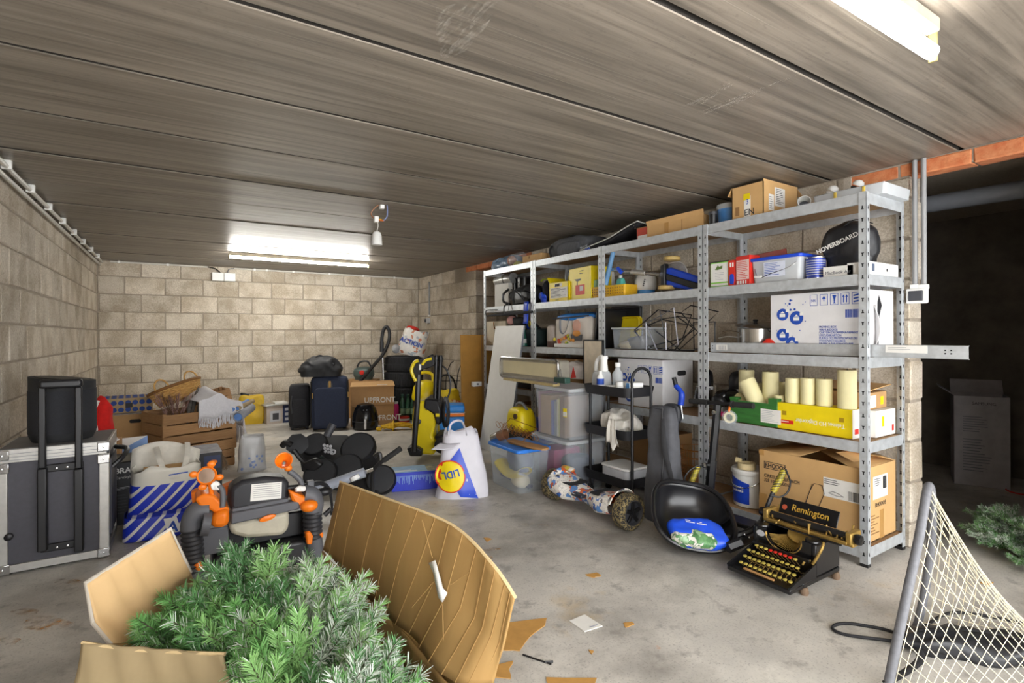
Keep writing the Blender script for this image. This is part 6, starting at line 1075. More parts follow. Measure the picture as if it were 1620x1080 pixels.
# items at the foot of the tyres
for i, px in enumerate((634, 643, 651)):
    p = atz(px, 663); t = thing('bottle', ['green plastic bottle beside the air fryer, next to the pink bottle', 'green plastic bottle in the middle of three near the tyres', 'green plastic bottle next to the pressure washer'][i], 'bottle', (p.x, p.y - .06, 0), 0, 'green plastic bottles in front of the tyres'); MB().lathe([(.03, 0), (.034, .005), (.034, .2), (.024, .25), (.016, .28), (.016, .31)], 18).build('body', mat('green_pet', '#3f6a52', .2, alpha=.8), t); MB().lathe([(.021, .3), (.021, .33), (0, .33)], 14).build('cap', mat('dark_green'), t); MB().lathe([(.0345, .08), (.0345, .15)], 18).build('label', mat('leaf_label', '#8fae8a', .5), t)
p = atz(629, 662); t = thing('bottle', 'pink detergent bottle beside the cartons', 'bottle', (p.x - .03, p.y - .02, 0)); MB().soft(.09, .07, .2, 4, .004, 6, 3, 10, top=.85).build('body', mat('hot_pink'), t); MB().lathe([(.03, .2), (.03, .23), (0, .23)], 16).build('cap', WHITE, t)
p = atz(640, 667); t = thing('red_can', 'flat red tin on the floor by the rope', 'tin', (p.x, p.y + .02, 0)); MB().lathe([(.07, 0), (.072, .003), (.072, .06), (.066, .066), (0, .064)], 22).build('body', RED, t); MB().lathe([(.0725, .02), (.0725, .045)], 22).build('label', PAPER, t)
p = atz(629, 681); t = thing('rope_bundle', 'bundled bright yellow rope on the floor in front of the cartons', 'rope', (p.x, p.y + .05, 0), face(p)); m = MB(); rr = random.Random(6); RP = mat('yellow_rope', '#d2a81e', .7, var=.2, scale=60)
for k in range(9): m.tube(smoothpath([(-.16 + rr.uniform(-.02, .02), rr.uniform(-.05, .05), .02 + rr.random() * .04), (-.05, rr.uniform(-.06, .06), .03 + rr.random() * .05), (.06, rr.uniform(-.06, .06), .03 + rr.random() * .05), (.18 + rr.uniform(-.03, .03), rr.uniform(-.05, .05), .02 + rr.random() * .04)], 5), .012, 6)
m.build('strands', RP, t); MB().tube([(-.03, .075 * math.cos(a), .045 + .05 * math.sin(a)) for a in [i / 14 * 2 * PI for i in range(14)]], .012, 6, closed=True).build('binding', RP, t); MB().ell((-.19, -.02, .025), (.035, .03, .025), 10, 6).build('knot', RP, t)
# cartons UPFRONT and air fryer
p = atz(590, 673); UP = mat('tan_carton', '#a87f52', .8, var=.06)
t = thing('cardboard_box', 'lower brown carton with white lettering behind the air fryer', 'box', (p.x, p.y, 0), face(p, .06)); carton(t, .5, .34, .245, UP, False); text('UPFRONT', .09, t, (-.03, -.001, .06), FRONT, PAPER, sx=.9, bold=.001)
k = thing('cardboard_box', 'upper brown carton with lettering stacked behind the air fryer', 'box', (p.x + .0, p.y - .0, .247), face(p, .0)); carton(k, .5, .34, .225, UP, False, [('f', .5, .0), ('b', .3, .1)]); MB().tf((0, 0, .225), (.06, 0, 0)).box(-.26, .26, -.01, .35, 0, .004).build('lid', mat('carton_lid', '#bf9766', .8), k); text('UPFRONT', .09, k, (-.1, -.001, .03), FRONT, PAPER, sx=.9, bold=.001); MB().box(.05, .17, .05, .08, .235, .2375).build('label', PAPER, k)
p = atz(584, 681); t = thing('air_fryer', 'glossy black air fryer with chrome handle on the floor', 'air fryer', (p.x, p.y + .14, 0), face(p)); MB().lathe([(.115, 0), (.14, .01), (.15, .06), (.145, .15), (.12, .24), (.09, .285), (.04, .3), (0, .302)], 32).build('body', MATS['gloss_black'], t); MB().tf((0, -.155, 0)).prism([(-.012, .02), (.012, .02), (.014, .14), (-.014, .14)], -.02, .005).build('handle', CHROME, t, bev=.004); MB().tube([(.1475 * math.cos(a), .1475 * math.sin(a), .1) for a in [PI + i * PI / 20 for i in range(21)]], .003, 5).build('drawer_seam', DGREY, t)
for i in range(3):
    for s in (-1, 1): MB().tf((s * .018, -.128 - .0 + i * .009, .235 - i * .03), (PI / 2 - .4, 0, 0)).lathe([(.005, 0), (.005, .005), (0, .005)], 8).build('control_mark', LGREY, t)
# canister vacuum with raised hose
p = aty(580, 600, 6.75); t = thing('canister_vacuum', 'dark green canister vacuum with raised black hose against the far wall', 'vacuum', (p.x, 6.95, 0), -YAW); D = p.dot(_fw); MB().box(-.2, .2, -.1, .15, 0, .5).build('carton_stand', UP, t); MB().soft(.26, .24, .17, 3, .004, 5, 2, 12, (.02, .02, .5)).build('body', mat('vac_green', '#44524e', .4), t); MB().tube(smoothpath([(-.06, -.02, .66), (-.02, -.02, .73), (.08, -.02, .74), (.13, -.02, .66)], 6), .012, 8).build('handle', BLACK, t); MB().tf((.03, -.1, .6), (PI / 2, 0, 0)).lathe([(.03, 0), (.03, .02), (0, .022)], 16).build('badge', RED, t)
ptube(t, [(567, 606), (578, 594), (592, 577), (606, 560), (615, 540), (616, 525), (612, 517), (607, 521), (604, 535), (604, 547)], D, .022, 'hose', BLACK, 10, 6); ptube(t, [(604, 545), (605, 560), (607, 612)], D + .02, .016, 'tube', CHROME, 10); ptube(t, [(604, 540), (604, 556)], D, .026, 'grip', BLACK, 10, smooth_=False)
# suitcases
p = atz(522, 682); NV_ = mat('navy_fabric', '#222a40', .8, var=.15, scale=60, bump=.1)
t = thing('suitcase', 'large navy fabric suitcase standing upright on the floor', 'suitcase', (p.x, p.y, 0), face(p, .0)); MB().soft(.42, .27, .6, 9, .004, 6, 3, 14, (0, .14, .02), flatb=False).build('shell', NV_, t); MB().box(-.03, .03, -.004, .0, .1, .55).build('centre_strap', BLACK, t, bev=.002); MB().soft(.34, .04, .42, 8, .003, 6, 2, 10, (0, .0, .08)).build('front_pocket', NV_, t); MB().tube(smoothpath([(-.08, .1, .615), (-.05, .1, .645), (.05, .1, .645), (.08, .1, .615)], 5), .011, 8).build('handle', BLACK, t)
for x in (-.2, .19): MB().tube([(x, .0, .05), (x, -.005, .35), (x, .01, .57)], .008, 6).build('piping', BLACK, t)
for x in (-.16, .16): MB().cyl((x - .02, .14, .03), (x + .02, .14, .03), .03, n=14).build('wheel', BLACK, t)
MB().box(-.012, .012, -.006, -.002, .5, .57).build('zip_pull', mat('tan_tag', '#a8823a', .6), t)
for x in (-.185, .2): MB().box(x - .006, x + .006, -.008, -.002, .38, .44).build('zip_pull', mat('tan_tag'), t)
p2 = atz(480, 681); t = thing('suitcase', 'smaller black suitcase beside the navy suitcase', 'suitcase', (p2.x - .03, p2.y + .05, 0), face(p2)); MB().soft(.24, .3, .5, 8, .005, 6, 4, 12, (0, .15, .02), flatb=False).build('shell', mat('black_fabric'), t); MB().soft(.17, .04, .3, 6, .003, 6, 2, 9, (0, .0, .06)).build('front_pocket', MATS['black_fabric'], t); MB().tube(smoothpath([(-.08, -.012, .4), (-.09, -.02, .3), (-.08, -.012, .2)], 5), .009, 6).build('side_handle', DGREY, t)
for x in (-.08, .08): MB().cyl((x - .015, .05, .025), (x + .015, .05, .025), .025, n=12).build('wheel', BLACK, t)
t = thing('duffel_bag', 'slumped black bag lying on top of the suitcases', 'bag', (p.x - .06, p.y + .14, .622), face(p)); MB().soft(.62, .34, .24, 2.6, .035, 6, 7, 18, (0, 0, 0), top=.55).build('body', mat('black_soft', '#1b1b1e', .6, var=.2, scale=12, bump=.1), t); MB().tube(smoothpath([(-.12, -.05, .13), (-.02, -.04, .235), (.06, -.05, .18), (.14, -.1, .13)], 6), .014, 6).build('strap', MBLACK, t)
# parcel, coffee machine carton
p = atz(400, 672); t = thing('mailer_bag', 'yellow padded mailer bag standing by the far wall', 'bag', (p.x, p.y + .1, 0), face(p)); MB().soft(.3, .1, .36, 6, .016, 8, 5, 12, top=.96).build('bag', mat('mailer_yellow', '#c9a51f', .5, var=.08), t); MB().tf((-.08, 0, .355), (0, .2, 0)).soft(.1, .06, .03, 3, .008, 20, 3, 6).build('black_item', BLACK, t); MB().box(.06, .12, -.06, -.05, .24, .3).build('label', MATS['mailer_yellow'], t)
p = atz(440, 670); t = thing('appliance_carton', 'small coffee machine carton with dark blue side by the far wall', 'box', (p.x, p.y + .02, 0), face(p, .25)); MB().box(-.13, .06, 0, .2, 0, .22).build('body', mat('carton_print', '#b3a69a', .6, var=.15, scale=9), t, bev=.003); MB().box(.06, .15, 0, .2, 0, .22).build('side_panel', mat('carton_navy', '#1f2c50', .5), t, bev=.003); MB().box(-.09, .03, -.001, 0, .03, .16).build('picture', LGREY, t); MB().box(-.06, .01, -.0018, -.001, .05, .13).build('picture', DGREY, t)
for z in (.03, .09, .15): MB().box(.085, .125, -.001, 0, z, z + .035).build('icon', LGREY, t)
k = thing('silver_tray', 'flat silver tray on top of the coffee machine carton', 'tray', (p.x, p.y + .1, .222), face(p, .25)); MB().prismz(rrect(.34, .2, .03), 0, .022).build('tray', ALU, k, bev=.004); MB().box(-.04, .1, -.08, .05, .022, .04).build('folded_paper', PAPER, k, bev=.002)
# electronic drum pad
p = atz(540, 788); t = thing('drum_pad_set', 'black electronic drum pad set on the floor among the clutter', 'drum set', (p.x, p.y, 0), -YAW); PADM = mat('pad_grey', '#2f3033', .75, var=.08); DP = lambda py: 3.45 + (790 - py) * .0055
pp(t, [(468, 700), (500, 690), (545, 690), (590, 712), (612, 760), (596, 786), (520, 775), (476, 745)], [DP(y) + .03 for _, y in [(0, 700), (0, 690), (0, 690), (0, 712), (0, 760), (0, 786), (0, 775), (0, 745)]], .07, 'body', MBLACK, .015)
for px, py, r_ in ((497, 701, .085), (566, 706, .115), (506, 748, .105), (546, 740, .11), (602, 757, .09)):
    d = DP(py) - .03; q = lw(t, px, py, d); tilt = .8 if px < 600 else 1.0
    MB().tf(q, (tilt, 0, 0)).lathe([(r_ * .98, -.06), (r_ * 1.12, -.05), (r_ * 1.14, -.012), (r_ * 1.08, 0), (r_ * 1.0, .002), (r_ * .98, -.003)], 36).build('pad_rim', BLACK, t); MB().tf(q, (tilt, 0, 0)).lathe([(r_, -.02), (r_, -.001), (r_ * .9, .001), (0, .002)], 36).build('pad', PADM, t)
q = lw(t, 470, 702, DP(702) - .12); MB().tf(q, (1.0, .3, .2)).lathe([(.075, -.01), (.082, 0), (.07, .008), (0, .01)], 8).build('cymbal_pad', PADM, t); ptube(t, [(446, 706), (452, 700), (462, 704)], DP(704) - .13, .022, 'clamp', BLACK, 8); ptube(t, [(465, 712), (478, 728), (490, 735)], DP(722) - .06, .018, 'clamp_arm', BLACK)
pp(t, [(478, 733), (497, 725), (510, 735), (498, 748), (482, 744)], DP(735) - .09, .06, 'foot_block', BLACK, .015); pp(t, [(502, 728), (508, 720), (519, 728), (512, 734)], DP(728) - .035, .01, 'display', mat('lcd', '#2c3230', .2))
for i in range(3):
    for j in range(3): q = lw(t, 513 + i * 5 + j, 704 + j * 5 + i, DP(706) - .035); MB().tf(q, (.8, 0, 0)).lathe([(.011, -.004), (.011, .004), (0, .005)], 12).build('button', LGREY, t)
q = lw(t, 527, 715, DP(715) - .04); MB().tf(q, (.8, 0, 0)).lathe([(.012, 0), (.022, 0), (.022, .006), (.012, .006), (.012, 0)], 20).build('dial', LGREY, t)
MB().tf(lw(t, 517, 690, 3.98), (0, .5, .6)).cyl((0, 0, 0), (.0, 0, .1), .03, n=14).build('pedal', DGREY, t)
# push handle with grey sleeve
p = atz(590, 800); t = thing('push_handle', 'bent black push bar with rubber grip and grey sleeve beside the drum pads', 'handlebar', (p.x, p.y, 0), -YAW); D = 3.32
ptube(t, [(590, 798), (589, 770), (590, 748), (597, 736), (608, 727), (622, 717)], [D, D - .02, D - .04, D - .06, D - .06, D - .06], .013, 'bar', BLACK, 10); ptube(t, [(607, 728), (634, 709)], D - .06, .018, 'grip', RUBBER, 10, smooth_=False); ptube(t, [(592, 722), (600, 717), (602, 725)], D - .05, .014, 'clamp', BLACK); ptube(t, [(500, 775), (548, 757), (577, 747)], [D - .1, D - .08, D - .06], .03, 'sleeve', mat('sleeve_grey', '#9aa0ae', .5, var=.1), 14); ptube(t, [(560, 752), (563, 758)], D - .09, .032, 'sleeve_ring', WHITE, 14, smooth_=False); ptube(t, [(577, 747), (592, 742)], D - .05, .012, 'rod', CHROME)
# ---------------------------------------------------------------- left side
t = thing('flight_case', 'grey flight case with aluminium edges and pull handle by the left wall', 'case', (-.487, 3.255, 0)); W, DP_, H = .41, .39, .575; LAM = mat('laminate_grey', '#45444b', .6, var=.08, scale=60)
MB().box(-W / 2 + .012, W / 2 - .012, .012, DP_ - .012, .02, H - .01).build('panels', LAM, t); AL = ALU
for zz, nm in ((H - .055, 'lid_edge'), (.0, 'bottom_edge')):
    z0, z1 = (H - .06, H) if zz else (.012, .047)
    m = MB(); m.box(-W / 2, W / 2, 0, .012, z0, z1).box(-W / 2, W / 2, DP_ - .012, DP_, z0, z1).box(-W / 2, -W / 2 + .012, 0, DP_, z0, z1).box(W / 2 - .012, W / 2, 0, DP_, z0, z1); m.build(nm, AL, t, bev=.002)
for k in range(3): MB().box(-W / 2 - .001, W / 2 + .001, -.0012, 0, H - .05 + k * .015, H - .048 + k * .015).build('edge_groove', GREY, t)
for x in (-W / 2, W / 2 - .04):
    for y in (0, DP_ - .03): MB().box(x, x + .04, y, y + .03, .012, H - .06).build('corner_rail', AL, t, bev=.003)
for x in (-1, 1):
    for z in (.03, H - .025, H - .085): MB().cbox((x * (W / 2 - .022), -.0, z), (.05, .008, .045)).build('corner_plate', CHROME, t, bev=.004); MB().tf((x * (W / 2 - .022), -.004, z), (PI / 2, 0, 0)).lathe([(.004, 0), (.004, .003), (0, .004)], 8).build('rivet', CHROME, t)
MB().box(-W / 2 + .01, W / 2 - .01, .01, DP_ - .01, H - .001, H + .002).build('lid_panel', mat('laminate_top', '#6a6868', .5), t); MB().box(W / 2 - .002, W / 2 + .004, .06, DP_ - .06, .1, H - .1).build('side_panel', LAM, t); MB().tf((-W / 2 + .045, 0, .18), (PI / 2, 0, 0)).lathe([(.016, 0), (.016, .014), (.01, .018), (0, .018)], 16).build('latch', BLACK, t)
q = lambda px, py: (lambda v: (v.x + .487, v.z))(aty(px, py, 3.21))
for px in (66, 124): x, z0 = q(px, 874); _, z1 = q(px, 742); _, z2 = q(px, 612); MB().box(x - .018, x + .018, -.04, -.004, z0, z1).build('rail', BLACK, t, bev=.006); MB().box(x - .014, x + .014, -.035, -.012, z1, z2).build('telescopic_rail', BLACK, t, bev=.006)
xa, zt = q(60, 612); xb, _ = q(130, 612); MB().box(xa, xb, -.042, -.006, zt - .012, zt + .03).build('handle_grip', BLACK, t, bev=.012)
for py in (742, 868): _, z = q(95, py); MB().box(xa, xb, -.012, -.002, z - .015, z + .02).build('cross_plate', BLACK, t, bev=.004); [MB().tf((xx, -.013, z), (PI / 2, 0, 0)).lathe([(.005, 0), (.005, .003), (0, .004)], 8).build('rivet', CHROME, t) for xx in (xa + .06, xb - .06)]
MB().tube(smoothpath([(W / 2 + .006, .08, .43), (W / 2 + .045, .1, .47), (W / 2 + .06, .18, .5), (W / 2 + .006, .26, .5)], 6), .012, 8).build('side_handle', BLACK, t)
for x in (-.17, .17):
    for y in (.04, .34): MB().cyl((x, y, 0), (x, y, .02), .02, n=10).build('foot', RUBBER, t)
p = aty(99, 690, 3.45); t = thing('loudspeaker', 'black cylindrical loudspeaker standing on the flight case', 'speaker', (-.483, 3.45, H + .002), 0); r_ = .132; m = MB(); n = 36; h0, h1 = .32, .29
vs = [(r_ * .9 * math.cos(2 * PI * i / n), r_ * .9 * math.sin(2 * PI * i / n), 0) for i in range(n)] + [(r_ * math.cos(2 * PI * i / n), r_ * math.sin(2 * PI * i / n), .03) for i in range(n)] + [(r_ * math.cos(2 * PI * i / n), r_ * math.sin(2 * PI * i / n), lerp(h0, h1, (math.cos(2 * PI * i / n) + 1) / 2)) for i in range(n)]
m.raw(vs, [(k * n + i, k * n + (i + 1) % n, (k + 1) * n + (i + 1) % n, (k + 1) * n + i) for k in range(2) for i in range(n)] + [tuple(range(n - 1, -1, -1)), tuple(2 * n + i for i in range(n))]); m.build('cabinet', mat('speaker_black', '#1c1d20', .7, var=.15, scale=80), t); MB().tf((0, 0, .0)).openlathe([(r_ + .002, .04), (r_ + .002, .25)], 36).build('grille', mat('grille_cloth', '#202126', .85, var=.25, scale=200), t); MB().lathe([(r_ * .7, 0), (r_ * .72, .006), (0, .006)], 24).build('base_ring', CHROME, t); MB().tf((0, 0, h0 - .012), (0, .12, 0)).lathe([(r_ * .8, 0), (r_ * .75, -.004), (0, -.004)][::-1], 30).build('top_recess', BLACK, t)
# santa suit
p = aty(160, 668, 4.2); t = thing('santa_coat', 'red santa coat with white fur trim draped on the cartons', 'coat', (p.x, 4.2, .0), 0); RF = mat('red_felt', '#c4160f', .9, var=.1, scale=40, bump=.1); MB().soft(.17, .2, .3, 2.6, .02, 8, 3, 14, (0, 0, .42), top=.55, flatb=False).build('coat', RF, t); MB().box(-.1, .1, -.1, .1, 0, .43).build('carton_below', CARD, t); WF = mat('white_fur', '#e0dcd8', .95, var=.1, scale=90, bump=.4)
MB().tube(smoothpath([(-.02, -.1, .7), (-.05, -.11, .6), (-.03, -.115, .52), (-.05, -.11, .44)], 6), .026, 8).build('fur_trim', WF, t); MB().soft(.19, .22, .03, 2.5, .01, 18, 4, 8, (0, 0, .41), flatb=False).build('fur_hem', WF, t); MB().ell((-.03, -.12, .57), (.022, .02, .022), 10, 6).build('pompom', WF, t)
# cartons at the back left
def fl(name, label, cat, px, py, Y, z, rz=0): p = aty(px, py, Y); return thing(name, label, cat, (p.x, Y, z), rz)
t = fl('patterned_box', 'flat box with dark blue circle pattern on top of the cartons', 'box', 203, 650, 5.45, .44, .06); MB().box(-.17, .17, 0, .3, 0, .13).build('body', mat('kraft', '#a08a66', .8), t, bev=.003); NVB = mat('navy_print', '#1d3f86', .7)
for i in range(7):
    for j in range(2): MB().tf((-.145 + i * .048, -.0006, .035 + j * .058), (PI / 2, 0, 0)).lathe([(.02, 0), (.02, .0008), (0, .0008)], 16).build('circle_print', NVB, t)
    for j in range(6): MB().tf((-.145 + i * .048, .03 + j * .048, .1304)).lathe([(.02, 0), (.02, .0008), (0, .0008)], 16).build('circle_print', NVB, t)
MB().box(-.02, .03, -.0022, -.0012, .05, .09).build('label', INK, t)
t = fl('cardboard_box', 'open brown carton with hand hole below the patterned box', 'box', 200, 700, 5.4, .2, .02); carton(t, .4, .34, .24, CARD, False); MB().tf((.06, -.001, .18), (PI / 2, 0, 0)).prismz(rrect(.08, .03, .014), 0, .001).build('hand_hole', MBLACK, t); MB().box(-.19, .19, -.02, .3, .24, .249).build('magazine', mat('magazine', '#b5a58e', .5, col2='#4a4a5a', scale=12), t)
t = fl('cardboard_box', 'plain brown carton on the floor under the open carton', 'box', 200, 740, 5.38, 0, .0); carton(t, .44, .38, .198, CARDL); 
t = thing('leaflet', 'blue and white glossy leaflet leaning on the cartons by the crate', 'leaflet', (-.32, 4.38, 0), .2, rot=(-.12, 0, .2)); MB().box(-.02, .16, 0, .004, .0, .4).build('sheet', PAPER, t); MB().raw([(.0, -.001, .2), (.16, -.001, .3), (.16, -.001, .4), (-.0, -.001, .32)], [(0, 1, 2, 3)]).build('print', mat('leaflet_blue', '#5a84c0', .4), t)
# black appliance carton
t = fl('appliance_carton', 'black appliance carton with white lettering behind the shopping bags', 'box', 262, 830, 3.78, 0, .03); BX = mat('carton_black', '#1a1a1e', .45); MB().box(-.33, .3, 0, .3, 0, .36).build('body', BX, t, bev=.003); text('BRAUN', .042, t, (-.245, -.001, .3), FRONT, WHITE, bold=.0012); text('CareStyle 5', .02, t, (-.24, -.001, .268), FRONT, WHITE); lines(t, -.24, -.17, .2, .22, 3, LGREY, 2, y=-.001); lines(t, -.24, -.17, .06, .18, 7, DGREY, 3, y=-.001); MB().box(.14, .3, .0, .3, .3601, .361).build('top_print', mat('iron_photo', '#8a8a92', .5, var=.3, scale=20), t); MB().box(.2, .29, -.001, 0, .26, .34).build('picture', mat('carton_navy'), t); MB().tf((.25, -.0015, .3), (PI / 2, 0, 0)).lathe([(.025, 0), (.025, .0008), (0, .0008)], 18, sx=1, sy=.5).build('logo', ORG, t)
t = thing('grey_strap_tag', 'grey folded cardboard lid lying on the black appliance carton', 'cardboard', (-.21, 3.86, .362), .2); MB().box(-.1, .1, -.06, .08, 0, .006).build('sheet', mat('grey_board', '#8b8578', .8), t); MB().tf((.0, -.06, .006), (.3, 0, 0)).box(-.1, .1, -.001, .002, 0, .03).build('fold', MATS['grey_board'], t)
# shoppers
AHS = stripemat('blue_white_stripes', '#1b33b4', '#dcdad6', 21, (.72, .0, -.69), .3)
AHU = stripemat('striped_canvas', '#1b33b4', '#d2cec4', 21, (.72, .0, -.69), .3, .5, .155, '#d0ccc0')
p = atz(258, 852); t = thing('shopping_bag', 'blue and white striped shopping bag lying flat under another', 'bag', (p.x, p.y + .11, 0), face(p, .0)); b = Bag(.37, .26, .13, 4, .008, 8, 4, .95, .9); b.body(t, 'body', AHS); MB().soft(.33, .22, .02, 4, .004, 8, 2, 8, (0, 0, .115)).build('contents', AHS, t)
b.patch(t, [(.02, .03), (.08, .03), (.06, .11), (.0, .11)], 'logo_ground', WHITE, .003); b.text(t, 'A', .075, .014, .042, BLUEINK, -.1, 1, .002); b.patch(t, [(.09, .1), (.12, .07), (.125, .075), (.095, .105)], 'logo_edge', RED, .004)
k = thing('shopping_bag', 'open striped canvas shopping bag with beige handles on top of another bag', 'bag', (p.x + .01, p.y + .14, .132), face(p, .06)); b = Bag(.34, .22, .24, 3.5, .012, 7, 8, .94, 1.0, (.04, .0)); b.body(k, 'body', AHU, rim=.05); CAN = mat('canvas_beige', '#cbc6ba', .85, var=.06, scale=40)
MB().grid(lambda u, v: (-.16 + .33 * u + .01 * v, .09 - .02 * math.sin(3 * u), .2 + .16 * v * (.6 + .4 * math.sin(PI * u * .9 + .5))), 10, 6).build('back_panel', CAN, k, thick=.003); MB().tube(smoothpath([(-.04, .06, .33), (-.03, -.06, .28), (.0, -.1, .2), (.06, -.1, .19), (.1, -.05, .28), (.11, .05, .34)], 6), .014, 6, flat=.2).build('handle', CAN, k); MB().box(-.1, .1, -.06, .06, .05, .225).build('carton_inside', CARDL, k); b.patch(k, [(.0, .198), (.09, .2), (.09, .206), (.0, .204)], 'print', BLUEINK, .004, 4)
# wooden crates
def crate(name, label, loc, rz, L, Wd, H, n, rot=None):
    t = thing(name, label, 'crate', loc, rz, 'slatted wooden fruit crates', rot); CW_ = mat('crate_wood', '#8a6440', .85, scale=6, col2='#a9835a', stretch=(1, 6, 6), rnd=.15, bump=.15); g = H / n
    sl = MB().box(-.5, .5, -.004, .004, -.5, .5).build('slat', CW_, t, smooth=False); first = True; rr = random.Random(len(label))
    for i in range(n):
        for s in (-1, 1):
            for ax in (0, 1):
                z = g * (i + .5); ln = L if ax == 0 else Wd; loc_ = (0, s * Wd / 2, z) if ax == 0 else (s * L / 2, 0, z); rt = (rr.uniform(-.01, .01), rr.uniform(-.012, .012), 0 if ax == 0 else PI / 2); sc = (ln, 1.2, g * .86)
                if first: sl.location = loc_; sl.rotation_euler = rt; sl.scale = sc; first = False
                else: inst(sl.data, 'slat', t, loc_, rt, sc)
    for sx in (-1, 1):
        for sy in (-1, 1): MB().box(sx * (L / 2 - .012) - .014, sx * (L / 2 - .012) + .014, sy * (Wd / 2 - .018) - .014, sy * (Wd / 2 - .018) + .014, 0, H + .0).build('corner_post', CW_, t)
    MB().box(-L / 2, L / 2, -Wd / 2, Wd / 2, .0, .01).build('base_board', CW_, t, smooth=False); return t
C1 = Vector((.094, 5.098, .142)); CR = .38
crate('wooden_crate', 'large slatted wooden crate filled with flowers and blanket', C1, CR, .55, .4, .345, 4); crate('wooden_crate', 'lower slatted wooden crate under the large one', (.1, 5.1, 0), CR - .03, .52, .38, .14, 2)
t = thing('dried_plant', 'bundle of dry brown grass hanging before the lower crate', 'dried grass', (.27, 4.86, 0), 0); m = MB(); rr = random.Random(4)
for i in range(70): x = rr.uniform(-.05, .05); m.tube([(x * .4, rr.uniform(-.01, .01), .17), (x * 1.4, rr.uniform(-.02, .005), .08), (x * 1.8 + rr.uniform(-.02, .02), rr.uniform(-.03, 0), rr.uniform(.0, .02))], .0018, 4)
m.build('stems', mat('dry_grass', '#7a6550', .9, var=.2), t)['kind'] = 'stuff'; MB().cyl((0, 0, .16), (0, 0, .175), .025, n=10).build('tie', CARDD, t)
crate('wooden_crate', 'small wooden crate tilted behind the large crate', (.24, 5.2, .49), .25, .3, .2, .12, 2, rot=(0, -.22, .25))
# wicker basket
t = thing('wicker_basket', 'oval wicker basket with two hoop handles on the crates', 'basket', (.03, 5.27, .545), 0, rot=(-.28, -.3, .3)); WK = mat('wicker', '#d6ad68', .8, col2='#a87a40', scale=30, stretch=(1, 1, 4)); m = MB()
for j in range(7):
    f = .82 + .03 * j; n = 60
    m.tube([((.19 * f + .004 * (1 if (i + j) % 2 else -1)) * math.cos(2 * PI * i / n), (.13 * f + .004 * (1 if (i + j) % 2 else -1)) * math.sin(2 * PI * i / n), .01 + j * .017) for i in range(n)], .0085, 5, closed=True)
m.build('weave', WK, t); MB().lathe([(.15, .003), (.155, .008), (0, .01)], 30, sx=1, sy=.7).build('base', WK, t); WKD = mat('wicker_dark', '#7d5526', .7); MB().tube([(.2 * math.cos(2 * PI * i / 40), .138 * math.sin(2 * PI * i / 40), .127) for i in range(40)], .013, 8, closed=True).build('rim', WKD, t)
for s in (-1, 1): MB().tube([(s * .12 + .05 * math.cos(a) , s * .03 - .1, .13 + .075 * math.sin(a)) for a in [PI * i / 14 for i in range(15)]], .007, 8).build('handle', WK, t)
t = thing('dried_flowers', 'dried pinkish grass plumes sticking out of the large crate', 'dried flowers', C1 + Vector((-.1, -.07, .2)), CR); rr = random.Random(7); PK = mat('dusty_pink', '#8f7068', .95, var=.25, scale=40)
for i in range(14):
    a = rr.uniform(-1.0, 1.0); q = Vector((math.sin(a) * .14 - .02, rr.uniform(-.07, .07), .2 + .08 * math.cos(a) * rr.uniform(.5, 1.2))); m = MB().tube([(0, 0, -.05), tuple(q * .6), tuple(q)], .0015, 4)
    for k in range(46): f = rr.uniform(.45, 1); c = q * f; m.tube([c, c + q.normalized() * .025 + Vector((rr.uniform(-.02, .02), rr.uniform(-.02, .02), rr.uniform(-.006, .02)))], [.0015, .0006], 3, cap=False)
    m.build('plume', PK if i % 3 else mat('pampas_brown', '#6a5040', .95, var=.3, scale=40), t)
for i in range(5): MB().tube([(.08 + .03 * i, 0, 0), (.1 + .035 * i, -.01, .12 + .05 * (2 - abs(i - 1))), (.12 + .05 * i, -.02, .2 + .07 * (2 - abs(i - 1)))], [.004, .02, .002], 6).build('feather', mat('feather_grey', '#5b5650', .9, var=.3, scale=60), t)
# fringed blanket, paper rolls
t = thing('blanket', 'white blanket with long fringe draped over the large crate', 'blanket', C1, CR); BLK_ = mat('blanket_white', '#cfcdd0', .9, var=.06, scale=60, bump=.15)
def bl(u, v):
    x = .0 + .42 * u; y = -.26 + .36 * v; hump = .14 * math.exp(-((u - .3) / .3) ** 2); z = .375 + hump * (1 - abs(v - .6)) + .012 * math.sin(17 * u + 5 * v)
    if v < .28: q = (.28 - v) / .28; y = -.22 + .0 * q - .02 * math.sin(3 * u); z -= .11 * q * (1 + .3 * math.sin(6 * u))
    if u > .8: q = (u - .8) / .2; x = .34 + .03 * q; z -= .2 * q
    return (x - .03, y, z)
MB().grid(bl, 28, 18).build('cloth', BLK_, t, thick=.006); m = MB(); rr = random.Random(3)
for i in range(75):
    a = Vector(bl(i / 75, 0)); m.tube([a, a + Vector((rr.uniform(-.006, .006), -.006, -.03)), a + Vector((rr.uniform(-.012, .012), -.008, -.065 - .02 * rr.random()))], .003, 4)
for i in range(45):
    a = Vector(bl(1, .02 + .9 * i / 45)); m.tube([a, a + Vector((.012, rr.uniform(-.006, .006), -.04)), a + Vector((.012, rr.uniform(-.01, .01), -.13 - .05 * rr.random()))], .003, 4)
m.build('fringe', BLK_, t)['kind'] = 'stuff'
